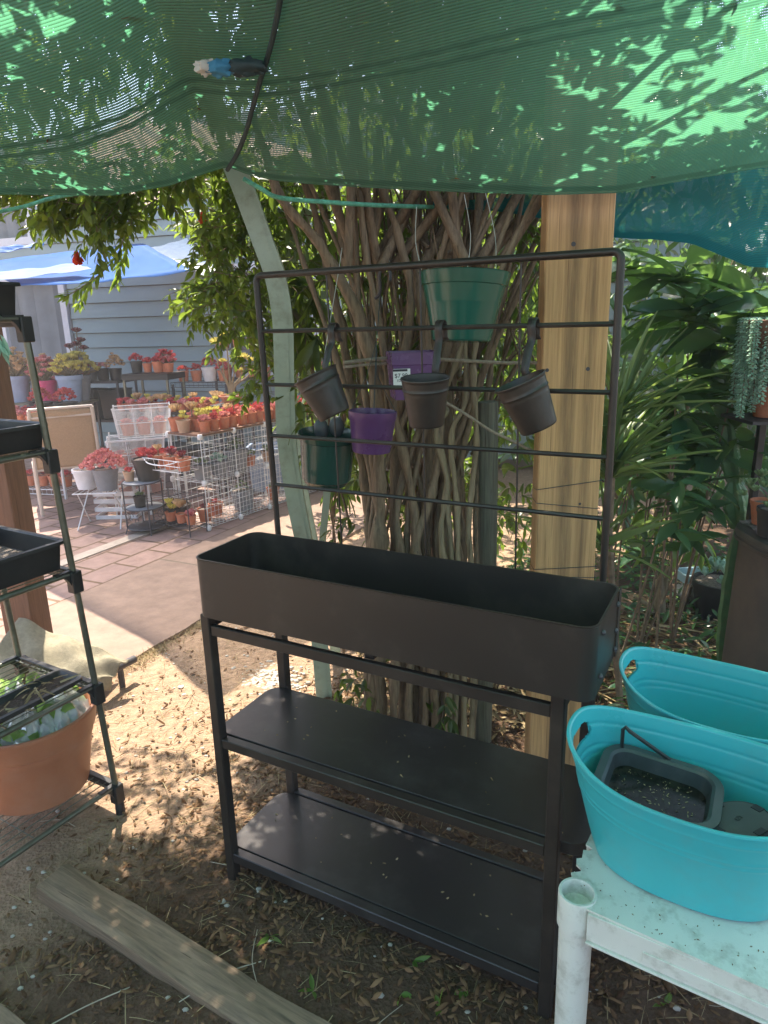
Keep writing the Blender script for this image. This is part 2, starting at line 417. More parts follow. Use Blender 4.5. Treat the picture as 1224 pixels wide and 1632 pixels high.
class MB:
    def __init__(s):
        s.v, s.f = [], []
    def add(s, vs, fs):
        n = len(s.v)
        s.v += [tuple(v) for v in vs]
        s.f += [tuple(i + n for i in f) for f in fs]
        return s
    def box(s, c, d, R=None, bev=0.0):
        x, y, z = d[0] / 2, d[1] / 2, d[2] / 2
        if bev <= 0:
            vs = [Vector((a * x, b * y, e * z)) for a in (-1, 1) for b in (-1, 1) for e in (-1, 1)]
            fs = [(0, 1, 3, 2), (4, 6, 7, 5), (0, 4, 5, 1), (2, 3, 7, 6), (0, 2, 6, 4), (1, 5, 7, 3)]
        else:
            k = bev
            vs, idx = [], {}
            for a in (-1, 1):
                for b in (-1, 1):
                    for e in (-1, 1):
                        for ax in range(3):
                            p = [a * (x - k), b * (y - k), e * (z - k)]
                            p[ax] = (a * x, b * y, e * z)[ax]
                            idx[(a, b, e, ax)] = len(vs)
                            vs.append(Vector(p))
            fs = []
            def I(*q): return idx[q]
            for sgn in (-1, 1):
                fs.append([I(sgn, b, e, 0) for b, e in ((-1, -1), (1, -1), (1, 1), (-1, 1))][::sgn])
                fs.append([I(a, sgn, e, 1) for a, e in ((-1, -1), (-1, 1), (1, 1), (1, -1))][::sgn])
                fs.append([I(a, b, sgn, 2) for a, b in ((-1, -1), (1, -1), (1, 1), (-1, 1))][::sgn])
            for a in (-1, 1):
                for b in (-1, 1):
                    fs.append([I(a, b, -1, 0), I(a, b, 1, 0), I(a, b, 1, 1), I(a, b, -1, 1)])
                    fs.append([I(a, -1, b, 0), I(a, 1, b, 0), I(a, 1, b, 2), I(a, -1, b, 2)])
                    fs.append([I(-1, a, b, 1), I(1, a, b, 1), I(1, a, b, 2), I(-1, a, b, 2)])
                    for e in (-1, 1):
                        fs.append([I(a, b, e, 0), I(a, b, e, 1), I(a, b, e, 2)])
        if R is not None:
            vs = [R @ v for v in vs]
        c = Vector(c)
        return s.add([v + c for v in vs], fs)
    def tube(s, pts, r, n=8, cap=True, closed=False):
        pts = [Vector(p) for p in pts]
        N = len(pts)
        rs = r if isinstance(r, (list, tuple)) else [r] * N
        vs, prev = [], None
        for i, p in enumerate(pts):
            if closed:
                t = pts[(i + 1) % N] - pts[i - 1]
            else:
                t = pts[min(i + 1, N - 1)] - pts[max(i - 1, 0)]
            t = t.normalized() if t.length > 1e-9 else Vector((0, 0, 1))
            if prev is None:
                a = Vector((0, 0, 1)) if abs(t.z) < 0.9 else Vector((1, 0, 0))
                u = t.cross(a).normalized()
            else:
                u = (prev - t * prev.dot(t))
                u = u.normalized() if u.length > 1e-6 else t.cross(Vector((1, 0.3, 0))).normalized()
            prev = u
            vv = t.cross(u)
            for k in range(n):
                th = 2 * pi * k / n
                vs.append(p + (u * cos(th) + vv * sin(th)) * rs[i])
        fs = []
        for i in range(N if closed else N - 1):
            j = (i + 1) % N
            for k in range(n):
                k2 = (k + 1) % n
                fs.append((i * n + k, i * n + k2, j * n + k2, j * n + k))
        if cap and not closed:
            fs.append(tuple(range(n))[::-1])
            fs.append(tuple((N - 1) * n + k for k in range(n)))
        return s.add(vs, fs)
    def lathe(s, prof, c=(0, 0, 0), n=24, R=None, sx=1.0, sy=1.0):
        """prof = [(r, z)...]"""
        vs = []
        for r, z in prof:
            for k in range(n):
                th = 2 * pi * k / n
                vs.append(Vector((r * cos(th) * sx, r * sin(th) * sy, z)))
        fs = []
        for i in range(len(prof) - 1):
            for k in range(n):
                k2 = (k + 1) % n
                fs.append((i * n + k, i * n + k2, (i + 1) * n + k2, (i + 1) * n + k))
        if R is not None:
            vs = [R @ v for v in vs]
        c = Vector(c)
        return s.add([v + c for v in vs], fs)
    def poly(s, pts):
        return s.add(pts, [tuple(range(len(pts)))])
    def prism(s, pts, h, up=Vector((0, 0, 1))):
        n = len(pts)
        a = [Vector(p) for p in pts]
        b = [p + up * h for p in a]
        fs = [tuple(range(n))[::-1], tuple(range(n, 2 * n))]
        fs += [(i, (i + 1) % n, n + (i + 1) % n, n + i) for i in range(n)]
        return s.add(a + b, fs)
    def grid(s, P, nu, nv):
        vs = [P(i / nu, j / nv) for j in range(nv + 1) for i in range(nu + 1)]
        fs = [(j * (nu + 1) + i, j * (nu + 1) + i + 1, (j + 1) * (nu + 1) + i + 1, (j + 1) * (nu + 1) + i) for j in range(nv) for i in range(nu)]
        return s.add(vs, fs)
    def mesh(s, name, inv=None, smooth=40):
        me = bpy.data.meshes.new(name)
        vs = s.v if inv is None else [tuple(inv @ Vector(v)) for v in s.v]
        me.from_pydata(vs, [], s.f)
        me.validate()
        if smooth:
            me.polygons.foreach_set('use_smooth', [True] * len(me.polygons))
            me.set_sharp_from_angle(angle=radians(smooth))
        me.update()
        return me
    def build(s, name, mat, parent=None, world=True, smooth=40):
        inv = root_matrix(parent).inverted() if (parent is not None and world) else None
        me = s.mesh(name, inv, smooth)
        me.materials.append(M[mat] if isinstance(mat, str) else mat)
        return link(bpy.data.objects.new(name, me), parent)

def solidify(o, t, offset=0.0):
    md = o.modifiers.new('thickness', 'SOLIDIFY')
    md.thickness = t
    md.offset = offset
    return o
def set_uv(o, nu, nv, su, sv, bands=()):
    me = o.data
    uv = me.uv_layers.new(name='UVMap')
    li = 0
    for p in me.polygons:
        for l in p.loop_indices:
            vi = me.loops[l].vertex_index
            i, j = vi % (nu + 1), vi // (nu + 1)
            uv.data[l].uv = (i / nu * su, j / nv * sv)
    a = me.attributes.new('band', 'FLOAT', 'POINT')
    for vi in range(len(me.vertices)):
        j = vi // (nu + 1)
        a.data[vi].value = 1.0 if j in bands else 0.0
    return o

# ---- leaves: many small blades in one mesh, numpy made
def leaf_template(kind):
    if kind == 'lance':       # simple pointed leaf, folded along the midrib
        ts = [0, .22, .5, .78, 1.0]; ws = [.04, .40, .5, .30, 0.0]
    elif kind == 'round':
        ts = [0, .2, .5, .8, 1.0]; ws = [.1, .42, .5, .42, 0.05]
    elif kind == 'strap':
        ts = [0, .3, .6, .85, 1.0]; ws = [.5, .5, .42, .22, 0.0]
    elif kind == 'spoon':
        ts = [0, .3, .65, .88, 1.0]; ws = [.14, .3, .5, .38, 0.0]
    V, F = [], []
    for t, w_ in zip(ts, ws):
        V += [(-w_, t, 0), (0, t, 1), (w_, t, 0)]
    for i in range(len(ts) - 1):
        a = i * 3
        F += [(a, a + 1, a + 4, a + 3), (a + 1, a + 2, a + 5, a + 4)]
    return np.array(V, float), np.array(F, int)
TPL = {k: leaf_template(k) for k in ('lance', 'round', 'strap', 'spoon')}

def leaves(name, P, D, L, W, mat, parent=None, kind='lance', droop=0.25, fold=-0.12, tone=None, world=True, roll=None, up=None):
    """P (n,3) bases, D (n,3) directions, L/W lengths and widths"""
    P = np.asarray(P, float); D = np.asarray(D, float)
    n = len(P)
    L = np.broadcast_to(np.asarray(L, float), (n,)); W = np.broadcast_to(np.asarray(W, float), (n,))
    D = D / (np.linalg.norm(D, axis=1, keepdims=True) + 1e-9)
    if up is None:
        up = RNG.normal(size=(n, 3)) * 0.45 + np.array([0, 0, 1.0])
    S = np.cross(D, up); S /= (np.linalg.norm(S, axis=1, keepdims=True) + 1e-9)
    N = np.cross(S, D)
    TV, TF = TPL[kind]
    t = TV[:, 1]
    k = len(TV)
    V = (P[:, None, :] + D[:, None, :] * (t[None, :, None] * L[:, None, None])
         + S[:, None, :] * (TV[None, :, 0, None] * W[:, None, None])
         + N[:, None, :] * (TV[None, :, 2, None] * fold * W[:, None, None]))
    dr = droop * (t ** 2)
    V = V - N[:, None, :] * (dr[None, :, None] * L[:, None, None])
    V = V.reshape(-1, 3)
    F = (TF[None] + (np.arange(n) * k)[:, None, None]).reshape(-1, 4)
    if parent is not None and world:
        inv = np.array(root_matrix(parent).inverted())
        V = V @ inv[:3, :3].T + inv[:3, 3]
    me = bpy.data.meshes.new(name)
    me.vertices.add(len(V)); me.vertices.foreach_set('co', V.ravel())
    me.loops.add(F.size); me.loops.foreach_set('vertex_index', F.ravel())
    me.polygons.add(len(F))
    me.polygons.foreach_set('loop_start', np.arange(len(F)) * 4)
    me.polygons.foreach_set('loop_total', np.full(len(F), 4))
    me.polygons.foreach_set('use_smooth', np.ones(len(F), bool))
    if tone is None:
        tone = RNG.beta(1.6, 2.2, n)
    a = me.attributes.new('tone', 'FLOAT', 'POINT')
    a.data.foreach_set('value', np.repeat(tone, k))
    me.update()
    me.materials.append(M[mat])
    return link(bpy.data.objects.new(name, me), parent)

def twigs_with_leaves(starts, n_seg, seg, dirfn, Lf, gap, spread=0.9):
    """grow drooping twigs; returns twig polylines and leaf bases/directions"""
    polys, P, D = [], [], []
    for st, d0 in starts:
        p = Vector(st); d = Vector(d0).normalized()
        pl = [p.copy()]
        for i in range(n_seg):
            d = (d + Vector(dirfn(p, i)) + Vector(RNG.normal(size=3)) * 0.14).normalized()
            q = p + d * seg
            m = max(1, int(seg / gap))
            for k in range(m):
                b = p.lerp(q, (k + RNG.random()) / m)
                for sgn in (-1, 1):
                    s = d.cross(Vector(RNG.normal(size=3))).normalized() * sgn
                    P.append(b); D.append(s * spread + d * 0.7 + Vector((0, 0, -0.25)))
            p = q
            pl.append(p.copy())
        P.append(p); D.append(d)
        polys.append(pl)
    return polys, P, D

# ================================================================ SETTING
E1 = Vector((0.4537, 0.8912, 0)); E2 = Vector((-0.8912, 0.4537, 0)); PO = Vector((-1.27, 2.96, 0))
def path_pt(a, b, z=0.0):
    v = PO + E1 * a + E2 * b
    return Vector((v.x, v.y, z))

def ground_material():
    m = bpy.data.materials.new('dirt')
    m.use_nodes = True
    nt = m.node_tree
    b = nt.nodes['Principled BSDF']
    tc = node(nt, 'ShaderNodeTexCoord')
    n1 = node(nt, 'ShaderNodeTexNoise', Scale=1.1, Detail=10.0, Roughness=0.65)
    n2 = node(nt, 'ShaderNodeTexNoise', Scale=28.0, Detail=8.0, Roughness=0.75)
    n3 = node(nt, 'ShaderNodeTexVoronoi', Scale=95.0)
    for n in (n1, n2, n3):
        nt.links.new(tc.outputs['Object'], n.inputs['Vector'])
    # dry sandy soil by the path, dark mulchy soil to the right / near; shade behind the trunks painted in too
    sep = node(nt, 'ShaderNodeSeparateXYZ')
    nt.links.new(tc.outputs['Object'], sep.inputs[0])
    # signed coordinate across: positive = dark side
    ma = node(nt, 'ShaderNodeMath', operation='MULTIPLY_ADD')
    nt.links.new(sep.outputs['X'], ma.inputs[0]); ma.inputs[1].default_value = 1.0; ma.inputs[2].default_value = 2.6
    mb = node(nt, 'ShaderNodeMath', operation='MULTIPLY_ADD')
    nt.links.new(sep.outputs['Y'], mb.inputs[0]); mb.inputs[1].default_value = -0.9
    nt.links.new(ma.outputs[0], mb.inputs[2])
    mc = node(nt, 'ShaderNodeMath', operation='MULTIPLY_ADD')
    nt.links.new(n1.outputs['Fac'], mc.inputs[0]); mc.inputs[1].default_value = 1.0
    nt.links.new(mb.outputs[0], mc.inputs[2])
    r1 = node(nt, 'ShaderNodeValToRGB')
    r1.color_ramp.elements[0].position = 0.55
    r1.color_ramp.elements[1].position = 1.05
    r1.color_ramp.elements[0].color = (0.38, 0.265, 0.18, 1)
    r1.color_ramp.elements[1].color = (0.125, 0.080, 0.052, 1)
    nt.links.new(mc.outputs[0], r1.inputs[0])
    r2 = node(nt, 'ShaderNodeValToRGB')
    r2.color_ramp.elements[0].position = 0.3
    r2.color_ramp.elements[1].position = 0.68
    r2.color_ramp.elements[0].color = (0.55, 0.52, 0.5, 1)
    r2.color_ramp.elements[1].color = (1.15, 1.12, 1.1, 1)
    nt.links.new(n2.outputs['Fac'], r2.inputs[0])
    mx = node(nt, 'ShaderNodeMix', data_type='RGBA', blend_type='MULTIPLY')
    mx.inputs[0].default_value = 1.0
    nt.links.new(r1.outputs[0], mx.inputs[6]); nt.links.new(r2.outputs[0], mx.inputs[7])
    nt.links.new(mx.outputs[2], b.inputs['Base Color'])
    b.inputs['Roughness'].default_value = 0.95
    b.inputs['Specular IOR Level'].default_value = 0.2
    ad = node(nt, 'ShaderNodeMath', operation='MULTIPLY_ADD')
    nt.links.new(n3.outputs['Distance'], ad.inputs[0]); ad.inputs[1].default_value = 0.5
    nt.links.new(n2.outputs['Fac'], ad.inputs[2])
    bp = node(nt, 'ShaderNodeBump', Strength=0.9, Distance=0.012)
    nt.links.new(ad.outputs[0], bp.inputs['Height'])
    nt.links.new(bp.outputs[0], b.inputs['Normal'])
    M['dirt'] = m
ground_material()

def hnoise(x, y):
    return (0.013 * sin(3.1 * x + 1.3 * y) + 0.008 * sin(5.3 * y - 2.2 * x + 1) + 0.005 * sin(11 * x + 3 * y) * sin(9 * y - 2 * x)
            + 0.004 * sin(23 * x + 5) * sin(27 * y + 1) + 0.003 * sin(41 * x + 20 * y) * sin(37 * y - 9 * x))
def axis(lo, hi, step, far):
    a = list(np.arange(lo, hi + 1e-6, step))
    k, d = step, a[-1]
    while d < far:
        k *= 1.5; d += k; a.append(d)
    k, d = step, a[0]
    while d > -far:
        k *= 1.5; d -= k; a.insert(0, d)
    return a
xs, ys = axis(-1.6, 2.4, 0.035, 28), axis(0.6, 3.9, 0.035, 28)
gm = MB()
for y in ys:
    for x in xs:
        d = (Vector((x, y, 0)) - PO).dot(E2)       # >0 on the path side
        soft = min(1, max(0, (-d - 0.02) / 0.15))
        gm.v.append((x, y, (hnoise(x, y) + 0.012) * soft * (1 if abs(x) < 4 and y < 8 else 0) - 0.012))
nx = len(xs)
for j in range(len(ys) - 1):
    for i in range(nx - 1):
        gm.f.append((j * nx + i, j * nx + i + 1, (j + 1) * nx + i + 1, (j + 1) * nx + i))
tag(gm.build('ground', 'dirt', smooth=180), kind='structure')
def gz(x, y):
    d = (Vector((x, y, 0)) - PO).dot(E2)
    soft = min(1, max(0, (-d - 0.02) / 0.15))
    return (hnoise(x, y) + 0.012) * soft - 0.012

def paving_mat(name, c1, c2, mortar, bw, bh, msize, off=0.5, bump=0.5):
    m = bpy.data.materials.new(name)
    m.use_nodes = True
    nt = m.node_tree
    b = nt.nodes['Principled BSDF']
    tc = node(nt, 'ShaderNodeTexCoord')
    nz = node(nt, 'ShaderNodeTexNoise', Scale=2.5, Detail=3.0)
    nt.links.new(tc.outputs['Object'], nz.inputs['Vector'])
    mxv = node(nt, 'ShaderNodeMix', data_type='VECTOR')
    mxv.inputs[0].default_value = 0.035
    nt.links.new(tc.outputs['Object'], mxv.inputs[4]); nt.links.new(nz.outputs['Color'], mxv.inputs[5])
    br = node(nt, 'ShaderNodeTexBrick', Scale=1.0)
    br.offset = off
    br.inputs['Brick Width'].default_value = bw
    br.inputs['Row Height'].default_value = bh
    br.inputs['Mortar Size'].default_value = msize
    br.inputs['Mortar Smooth'].default_value = 0.3
    br.inputs['Color1'].default_value = c4(c1)
    br.inputs['Color2'].default_value = c4(c2)
    br.inputs['Mortar'].default_value = c4(mortar)
    nt.links.new(mxv.outputs[1], br.inputs['Vector'])
    n2 = node(nt, 'ShaderNodeTexNoise', Scale=9.0, Detail=10.0, Roughness=0.7)
    nt.links.new(tc.outputs['Object'], n2.inputs['Vector'])
    r2 = node(nt, 'ShaderNodeValToRGB')
    r2.color_ramp.elements[0].position = 0.3
    r2.color_ramp.elements[1].position = 0.7
    r2.color_ramp.elements[0].color = (0.72, 0.72, 0.72, 1)
    r2.color_ramp.elements[1].color = (1.1, 1.1, 1.1, 1)
    nt.links.new(n2.outputs['Fac'], r2.inputs[0])
    mx = node(nt, 'ShaderNodeMix', data_type='RGBA', blend_type='MULTIPLY')
    mx.inputs[0].default_value = 1.0
    nt.links.new(br.outputs['Color'], mx.inputs[6]); nt.links.new(r2.outputs[0], mx.inputs[7])
    nt.links.new(mx.outputs[2], b.inputs['Base Color'])
    b.inputs['Roughness'].default_value = 0.9
    b.inputs['Specular IOR Level'].default_value = 0.25
    su = node(nt, 'ShaderNodeMath', operation='MULTIPLY_ADD')
    nt.links.new(br.outputs['Fac'], su.inputs[0]); su.inputs[1].default_value = -1.0
    nt.links.new(n2.outputs['Fac'], su.inputs[2])
    bp = node(nt, 'ShaderNodeBump', Strength=bump, Distance=0.01)
    nt.links.new(su.outputs[0], bp.inputs['Height'])
    nt.links.new(bp.outputs[0], b.inputs['Normal'])
    M[name] = m
paving_mat('concrete', (0.285, 0.195, 0.15), (0.265, 0.185, 0.145), (0.20, 0.15, 0.11), 1.22, 3.0, 0.012, 0.0, 0.35)
paving_mat('pavers', (0.36, 0.235, 0.19), (0.30, 0.20, 0.17), (0.17, 0.11, 0.07), 0.30, 0.235, 0.012, 0.5, 0.7)
pm('curb_stone', (0.40, 0.33, 0.27), rough=0.9, var=0.15, scale=14, bump=0.3)

def slab(name, a0, a1, b0, b1, z0, z1, mat, wob=0.0, n=1):
    """paving in the path's own frame: local x along, y across"""
    m = MB()
    top = []
    for i in range(n + 1):
        a = a0 + (a1 - a0) * i / n
        top.append(Vector((a, b0 + (random.uniform(-wob, wob) if wob else 0), z1)))
    pts = top + [Vector((a1, b1, z1)), Vector((a0, b1, z1))]
    m.prism([p - Vector((0, 0, z1 - z0)) for p in pts], z1 - z0)
    o = m.build(name, mat, smooth=0)
    o.location = PO
    o.rotation_euler = (0, 0, atan2(E1.y, E1.x))
    return tag(o, kind='structure')
slab('concrete_path', -4, 9.0, 0.0, 0.94, -0.08, 0.012, 'concrete', 0.012, 120)
slab('patio_paving', -4, 14.0, 0.95, 9.0, -0.08, 0.006, 'pavers')
slab('curb_strip', -4, 8.0, 1.47, 1.57, -0.08, 0.014, 'curb_stone', 0.004, 60)

# ---------------------------------------------------------------- house behind the patio
WD = Vector((-0.951, 0.309, 0)); WN = Vector((-0.309, -0.951, 0)); WO = Vector((-3.0, 8.5, 0))
def wall_at(px, py, off=0.0):
    """point where the pixel's ray meets the wall plane moved `off` toward the yard"""
    o = WO + WN * off
    d = ray(px, py)
    c0 = Vector((0, 0, CAM_H))
    t = (o - c0).dot(WN) / d.dot(WN)
    return c0 + d * t
def wu(p):                      # along-wall coordinate, positive to the left
    return (Vector((p.x, p.y, 0)) - WO).dot(WD)
def wp(u, z, off=0.0):
    v = WO + WD * u + WN * off
    return Vector((v.x, v.y, z))
pm('siding', (0.24, 0.315, 0.325), rough=0.65, var=0.05, scale=3, dirt=(0.21, 0.26, 0.29), dirt_amt=0.4, dirt_scale=4)
pm('glass_dark', (0.03, 0.035, 0.04), rough=0.06, var=0.1, spec=0.8)
u_win1 = wu(wall_at(115, 500)); z_w1t = 2.22
u_sid_r = wu(wall_at(348, 520))
u_win2 = wu(wall_at(500, 520))
uR = -6.5; uL = 9.0
house = thing('house', wp(0, 0), 'blue grey clapboard house with white trimmed windows behind the succulent shelves', 'house')
# lapped boards: real stepped profile, left free where windows are
holes = [(u_win1, 7.0, 0.02, z_w1t), (u_win2 - 0.1, u_sid_r - 0.05, 0.95, 2.2), (wu(wall_at(60, 380)), wu(wall_at(-130, 380)), 2.55, 3.2)]
m = MB()
pitch = 0.172
z = 0.12
while z < 3.45:
    spans = [(uR, uL)]
    for (a, b, z0, z1) in holes:
        a, b = min(a, b), max(a, b)
        if z + pitch > z0 + .03 and z < z1 - .03:
            ns = []
            for s0, s1 in spans:
                if b <= s0 or a >= s1: ns.append((s0, s1)); continue
                if a > s0: ns.append((s0, a))
                if b < s1: ns.append((b, s1))
            spans = ns
    for s0, s1 in spans:
        # board: thick at its lower edge
        m.add([wp(s0, z, 0.028), wp(s1, z, 0.028), wp(s1, z + pitch - .009, 0.008), wp(s0, z + pitch - .009, 0.008),
               wp(s0, z, 0.0), wp(s1, z, 0.0), wp(s1, z + pitch - .009, 0.0), wp(s0, z + pitch - .009, 0.0)],
              [(0, 1, 2, 3), (4, 5, 1, 0), (3, 2, 6, 7), (0, 3, 7, 4), (1, 5, 6, 2)])
    z += pitch
m.build('wall', 'siding', house, smooth=0)
m = MB()
for a, b in ((uR, uL),):
    m.prism([wp(a, 0, -0.25), wp(b, 0, -0.25), wp(b, 0, -0.16), wp(a, 0, -0.16)], 3.5)
m.build('inner_wall', 'curtain', house, smooth=0)
m = MB()
m.prism([wp(uR, 3.50, 0.10), wp(uL, 3.50, 0.10), wp(uL, 4.0, -4.5), wp(uR, 4.0, -4.5)], 0.12)
m.build('roof', 'wall_upper', house, smooth=0)
def window(a, b, z0, z1, mull=(), cur='curtain'):
    a, b = min(a, b), max(a, b)
    w_ = MB()
    t = 0.085
    for (c, d, e, f) in ((a - t, b + t, z1, z1 + t), (a - t, b + t, z0 - t, z0), (a - t, a, z0, z1), (b, b + t, z0, z1)):
        w_.prism([wp(c, e, 0.0), wp(d, e, 0.0), wp(d, e, 0.045), wp(c, e, 0.045)], f - e)
    for mu in mull:
        w_.prism([wp(mu - .025, z0, -0.02), wp(mu + .025, z0, -0.02), wp(mu + .025, z0, 0.03), wp(mu - .025, z0, 0.03)], z1 - z0)
    win = w_.build('window', 'trim_white', house, smooth=0)
    g = MB()
    # curtain folds behind the glass
    n = 70
    def P(i, j):
        u = a + (b - a) * i
        return wp(u, z0 + (z1 - z0) * j, -0.09 + 0.022 * sin(u * 26) + 0.01 * sin(u * 57))
    g.grid(P, n, 1)
    g.build('curtain', cur, win)
    return win
window(u_win1 + .12, 6.9, 0.10, 2.12, (u_win1 + 1.05, u_win1 + 2.0, u_win1 + 3.1), 'sheer')
window(u_sid_r - 0.14, u_win2, 1.02, 2.1, ((u_sid_r + u_win2) / 2,), 'sheer')
window(holes[2][0] + .1, holes[2][1] - .1, 2.62, 3.12, ((holes[2][0] + holes[2][1]) / 2,), 'sheer')

# roof-like bright sheet and blue tarps slung from the wall
def cloth(name, corners, mat, nu=24, nv=8, sag=0.1, parent=None, wr=0.01, uv=None):
    a, b, c, d = [Vector(p) for p in corners]      # a-b bottom edge, d-c top edge
    def P(i, j):
        p = (a * (1 - i) + b * i) * (1 - j) + (d * (1 - i) + c * i) * j
        s = 16 * i * (1 - i) * j * (1 - j)
        p = p - Vector((0, 0, sag * s + sag * 0.5 * 4 * i * (1 - i) * (1 - j)))
        return p + Vector((0, 0.3, 1)) * wr * sin(17 * i + 5 * j) * sin(9 * j + 2 + 4 * i)
    o = MB().grid(P, nu, nv).build(name, mat, parent, smooth=180)
    return solidify(o, 0.002)
o = cloth('tarp', [at(28, 456, 6.9), at(310, 431, 6.4), at(228, 388, 7.9), at(-40, 418, 8.1)], 'blue_tarp', sag=0.05)
tag(o, 'blue tarp awning stretched across the patio above the siding', 'tarp')
o = cloth('tarp', [at(-60, 452, 6.8), at(150, 428, 7.0), at(120, 420, 7.2), at(-60, 440, 7.3)], 'pale_tarp', sag=0.02)
tag(o, 'pale blue strip of sheeting lying over the blue tarp at far left', 'tarp')
o = cloth('tarp', [at(-40, 408, 6.2), at(70, 390, 6.9), at(70, 386, 6.95), at(-40, 398, 6.3)], 'blue_tarp', sag=0.01)
tag(o, 'narrow twisted blue tarp edge hanging above the main awning at left', 'tarp')
o = cloth('canopy_sheet', [at(238, 395, 7.9), at(345, 447, 7.0), at(350, 392, 8.1), at(300, 380, 8.2)], 'foam_white', sag=0.02)
tag(o, 'bright white canopy sheet behind the blue tarp, seen past the leaves', 'canopy')

# pale shade cloth over the path (its straight edge draws the shadow line on the path)
eA, eB, eC = Vector((-2.75, 5.40, 2.5)), Vector((-1.60, 4.33, 2.5)), Vector((-1.24, 3.86, 2.5))
off = SUN * (0 / 1)
def shade_pt(x, y, h):          # where a point must hang to shade ground point (x, y)
    k = h / SUN.z
    return Vector((x + SUN.x * k, y + SUN.y * k, h))
g1, g2, g3, g4 = (-2.9, 4.7), (-1.2, 3.18), (-0.74, 2.62), (-0.4, 3.4)
hh = 2.55
def P(i, j):
    ed = [shade_pt(*g1, hh), shade_pt(*g2, hh), shade_pt(*g3, hh)]
    t = i * 2
    e = ed[0].lerp(ed[1], t) if t <= 1 else ed[1].lerp(ed[2], t - 1)
    inward = Vector((0.55, 0.9, 0.02)) * (1.35 * j)
    return e + inward + Vector((0, 0, -0.05 * sin(pi * i)))
o = MB().grid(P, 30, 10).build('shade_net', 'pale_net', smooth=180)
set_uv(o, 30, 10, 2.6, 1.4, (0,))
tag(o, 'pale shade cloth strung high over the concrete path', 'shade net')

# ================================================================ BLACK PLANTER STAND
RC, RS = cos(-0.498), sin(-0.498)
RO = Vector((-0.4824, 1.6295, 0))
def rk(a, b, z):
    return Vector((RO.x + RC * a - RS * b, RO.y + RS * a + RC * b, z))
RR = Matrix.Rotation(-0.498, 3, 'Z')
stand = thing('planter_stand', (RO.x, RO.y, 0), 'tall black metal planter stand with two shelves and a trellis back', 'planter stand', rz=-0.498)
def rrect(x0, x1, y0, y1, r, n=8):
    pts = []
    for cx, cy, a0 in ((x1 - r, y1 - r, 0), (x0 + r, y1 - r, 90), (x0 + r, y0 + r, 180), (x1 - r, y0 + r, 270)):
        for k in range(n + 1):
            a = radians(a0 + 90 * k / n)
            pts.append((cx + r * cos(a), cy + r * sin(a)))
    return pts
LL, LR, LY, RY = -0.013, 0.930, 0.023, 0.323
LT = 0.029
# trough
def trough():
    m = MB()
    zt, zb = 0.994, 0.838
    t = 0.003
    out = rrect(0, 0.985, 0, 0.245, 0.032)
    inn = rrect(t, 0.985 - t, t, 0.245 - t, 0.030)
    lip = rrect(-0.0015, 0.9865, -0.0015, 0.2465, 0.033)
    n = len(out)
    rings = [(out, zb), (out, zt - 0.004), (lip, zt - 0.002), (lip, zt), (inn, zt), (inn, zb + 0.004)]
    vs = [(x, y, z) for ring, z in rings for x, y in ring]
    fs = []
    for i in range(len(rings) - 1):
        for k in range(n):
            k2 = (k + 1) % n
            fs.append((i * n + k, i * n + k2, (i + 1) * n + k2, (i + 1) * n + k))
    fs.append(tuple(range(n))[::-1]); fs.append(tuple(5 * n + k for k in range(n)))
    m.add(vs, fs)
    return m.build('planter_box', 'black_steel', stand, world=False, smooth=25)
box_o = trough()
for (y, z) in ((0.055, 0.965), (0.055, 0.872), (0.205, 0.965), (0.205, 0.905), (0.205, 0.862)):
    m = MB()
    m.lathe([(0, 0.006), (0.003, 0.0058), (0.0055, 0.003), (0.006, 0)], (0, 0, 0), 12, R=Matrix.Rotation(pi / 2, 3, 'Y'))
    m.v = [(x + 0.9865, y_ + y, z_ + z) for x, y_, z_ in m.v]
    b_ = m.build('bolt', 'dark_iron', stand, world=False)
    b_.parent = box_o
# seam where the end panel is folded over the rear
m = MB().box((0.9875, 0.225, 0.916), (0.003, 0.026, 0.150)).build('seam_strip', 'black_steel', stand, world=False, smooth=0)
m.parent = box_o
# legs
for (x, y, top) in ((LL, LY, 0.832), (LR - LT, LY, 0.848), (LL, RY, 0.832), (LR - LT, RY, 0.832)):
    fz = gz(*rk(x, y, 0).xy)
    MB().box((x + LT / 2, y - 0.002 + LT / 2 - 0.001, (top + fz - 0.004) / 2), (LT, LT, top - fz + 0.004), bev=0.003).build('leg', 'black_steel', stand, world=False, smooth=30)
# rails under the trough
for (x0, x1, y0, y1, z0, z1) in (
        (LL + LT, LR - LT, LY + .002, LY + 0.018, 0.774, 0.803), (LL + LT, LR - LT, RY + 0.002, RY + 0.026, 0.774, 0.803),
        (LL + 0.002, LL + LT - 0.002, LY + LT, RY, 0.792, 0.836), (LR - LT + .002, LR - .002, LY + LT, RY, 0.792, 0.836),
        (0.46, 0.485, LY + 0.026, RY, 0.797, 0.836)):
    MB().box(((x0 + x1) / 2, (y0 + y1) / 2, (z0 + z1) / 2), (x1 - x0, y1 - y0, z1 - z0), bev=0.002).build('rail', 'black_steel', stand, world=False, smooth=30)
# shelves
def shelf(z, t, x0, x1, y0, y1, r, name='shelf'):
    pts = rrect(x0, x1, y0, y1, r)
    m = MB()
    m.prism([Vector((x, y, z - t)) for x, y in pts], t)
    o = m.build(name, 'black_steel_dusty', stand, world=False, smooth=25)
    bv = o.modifiers.new('b', 'BEVEL'); bv.width = 0.0012; bv.segments = 2; bv.limit_method = 'ANGLE'
    return o
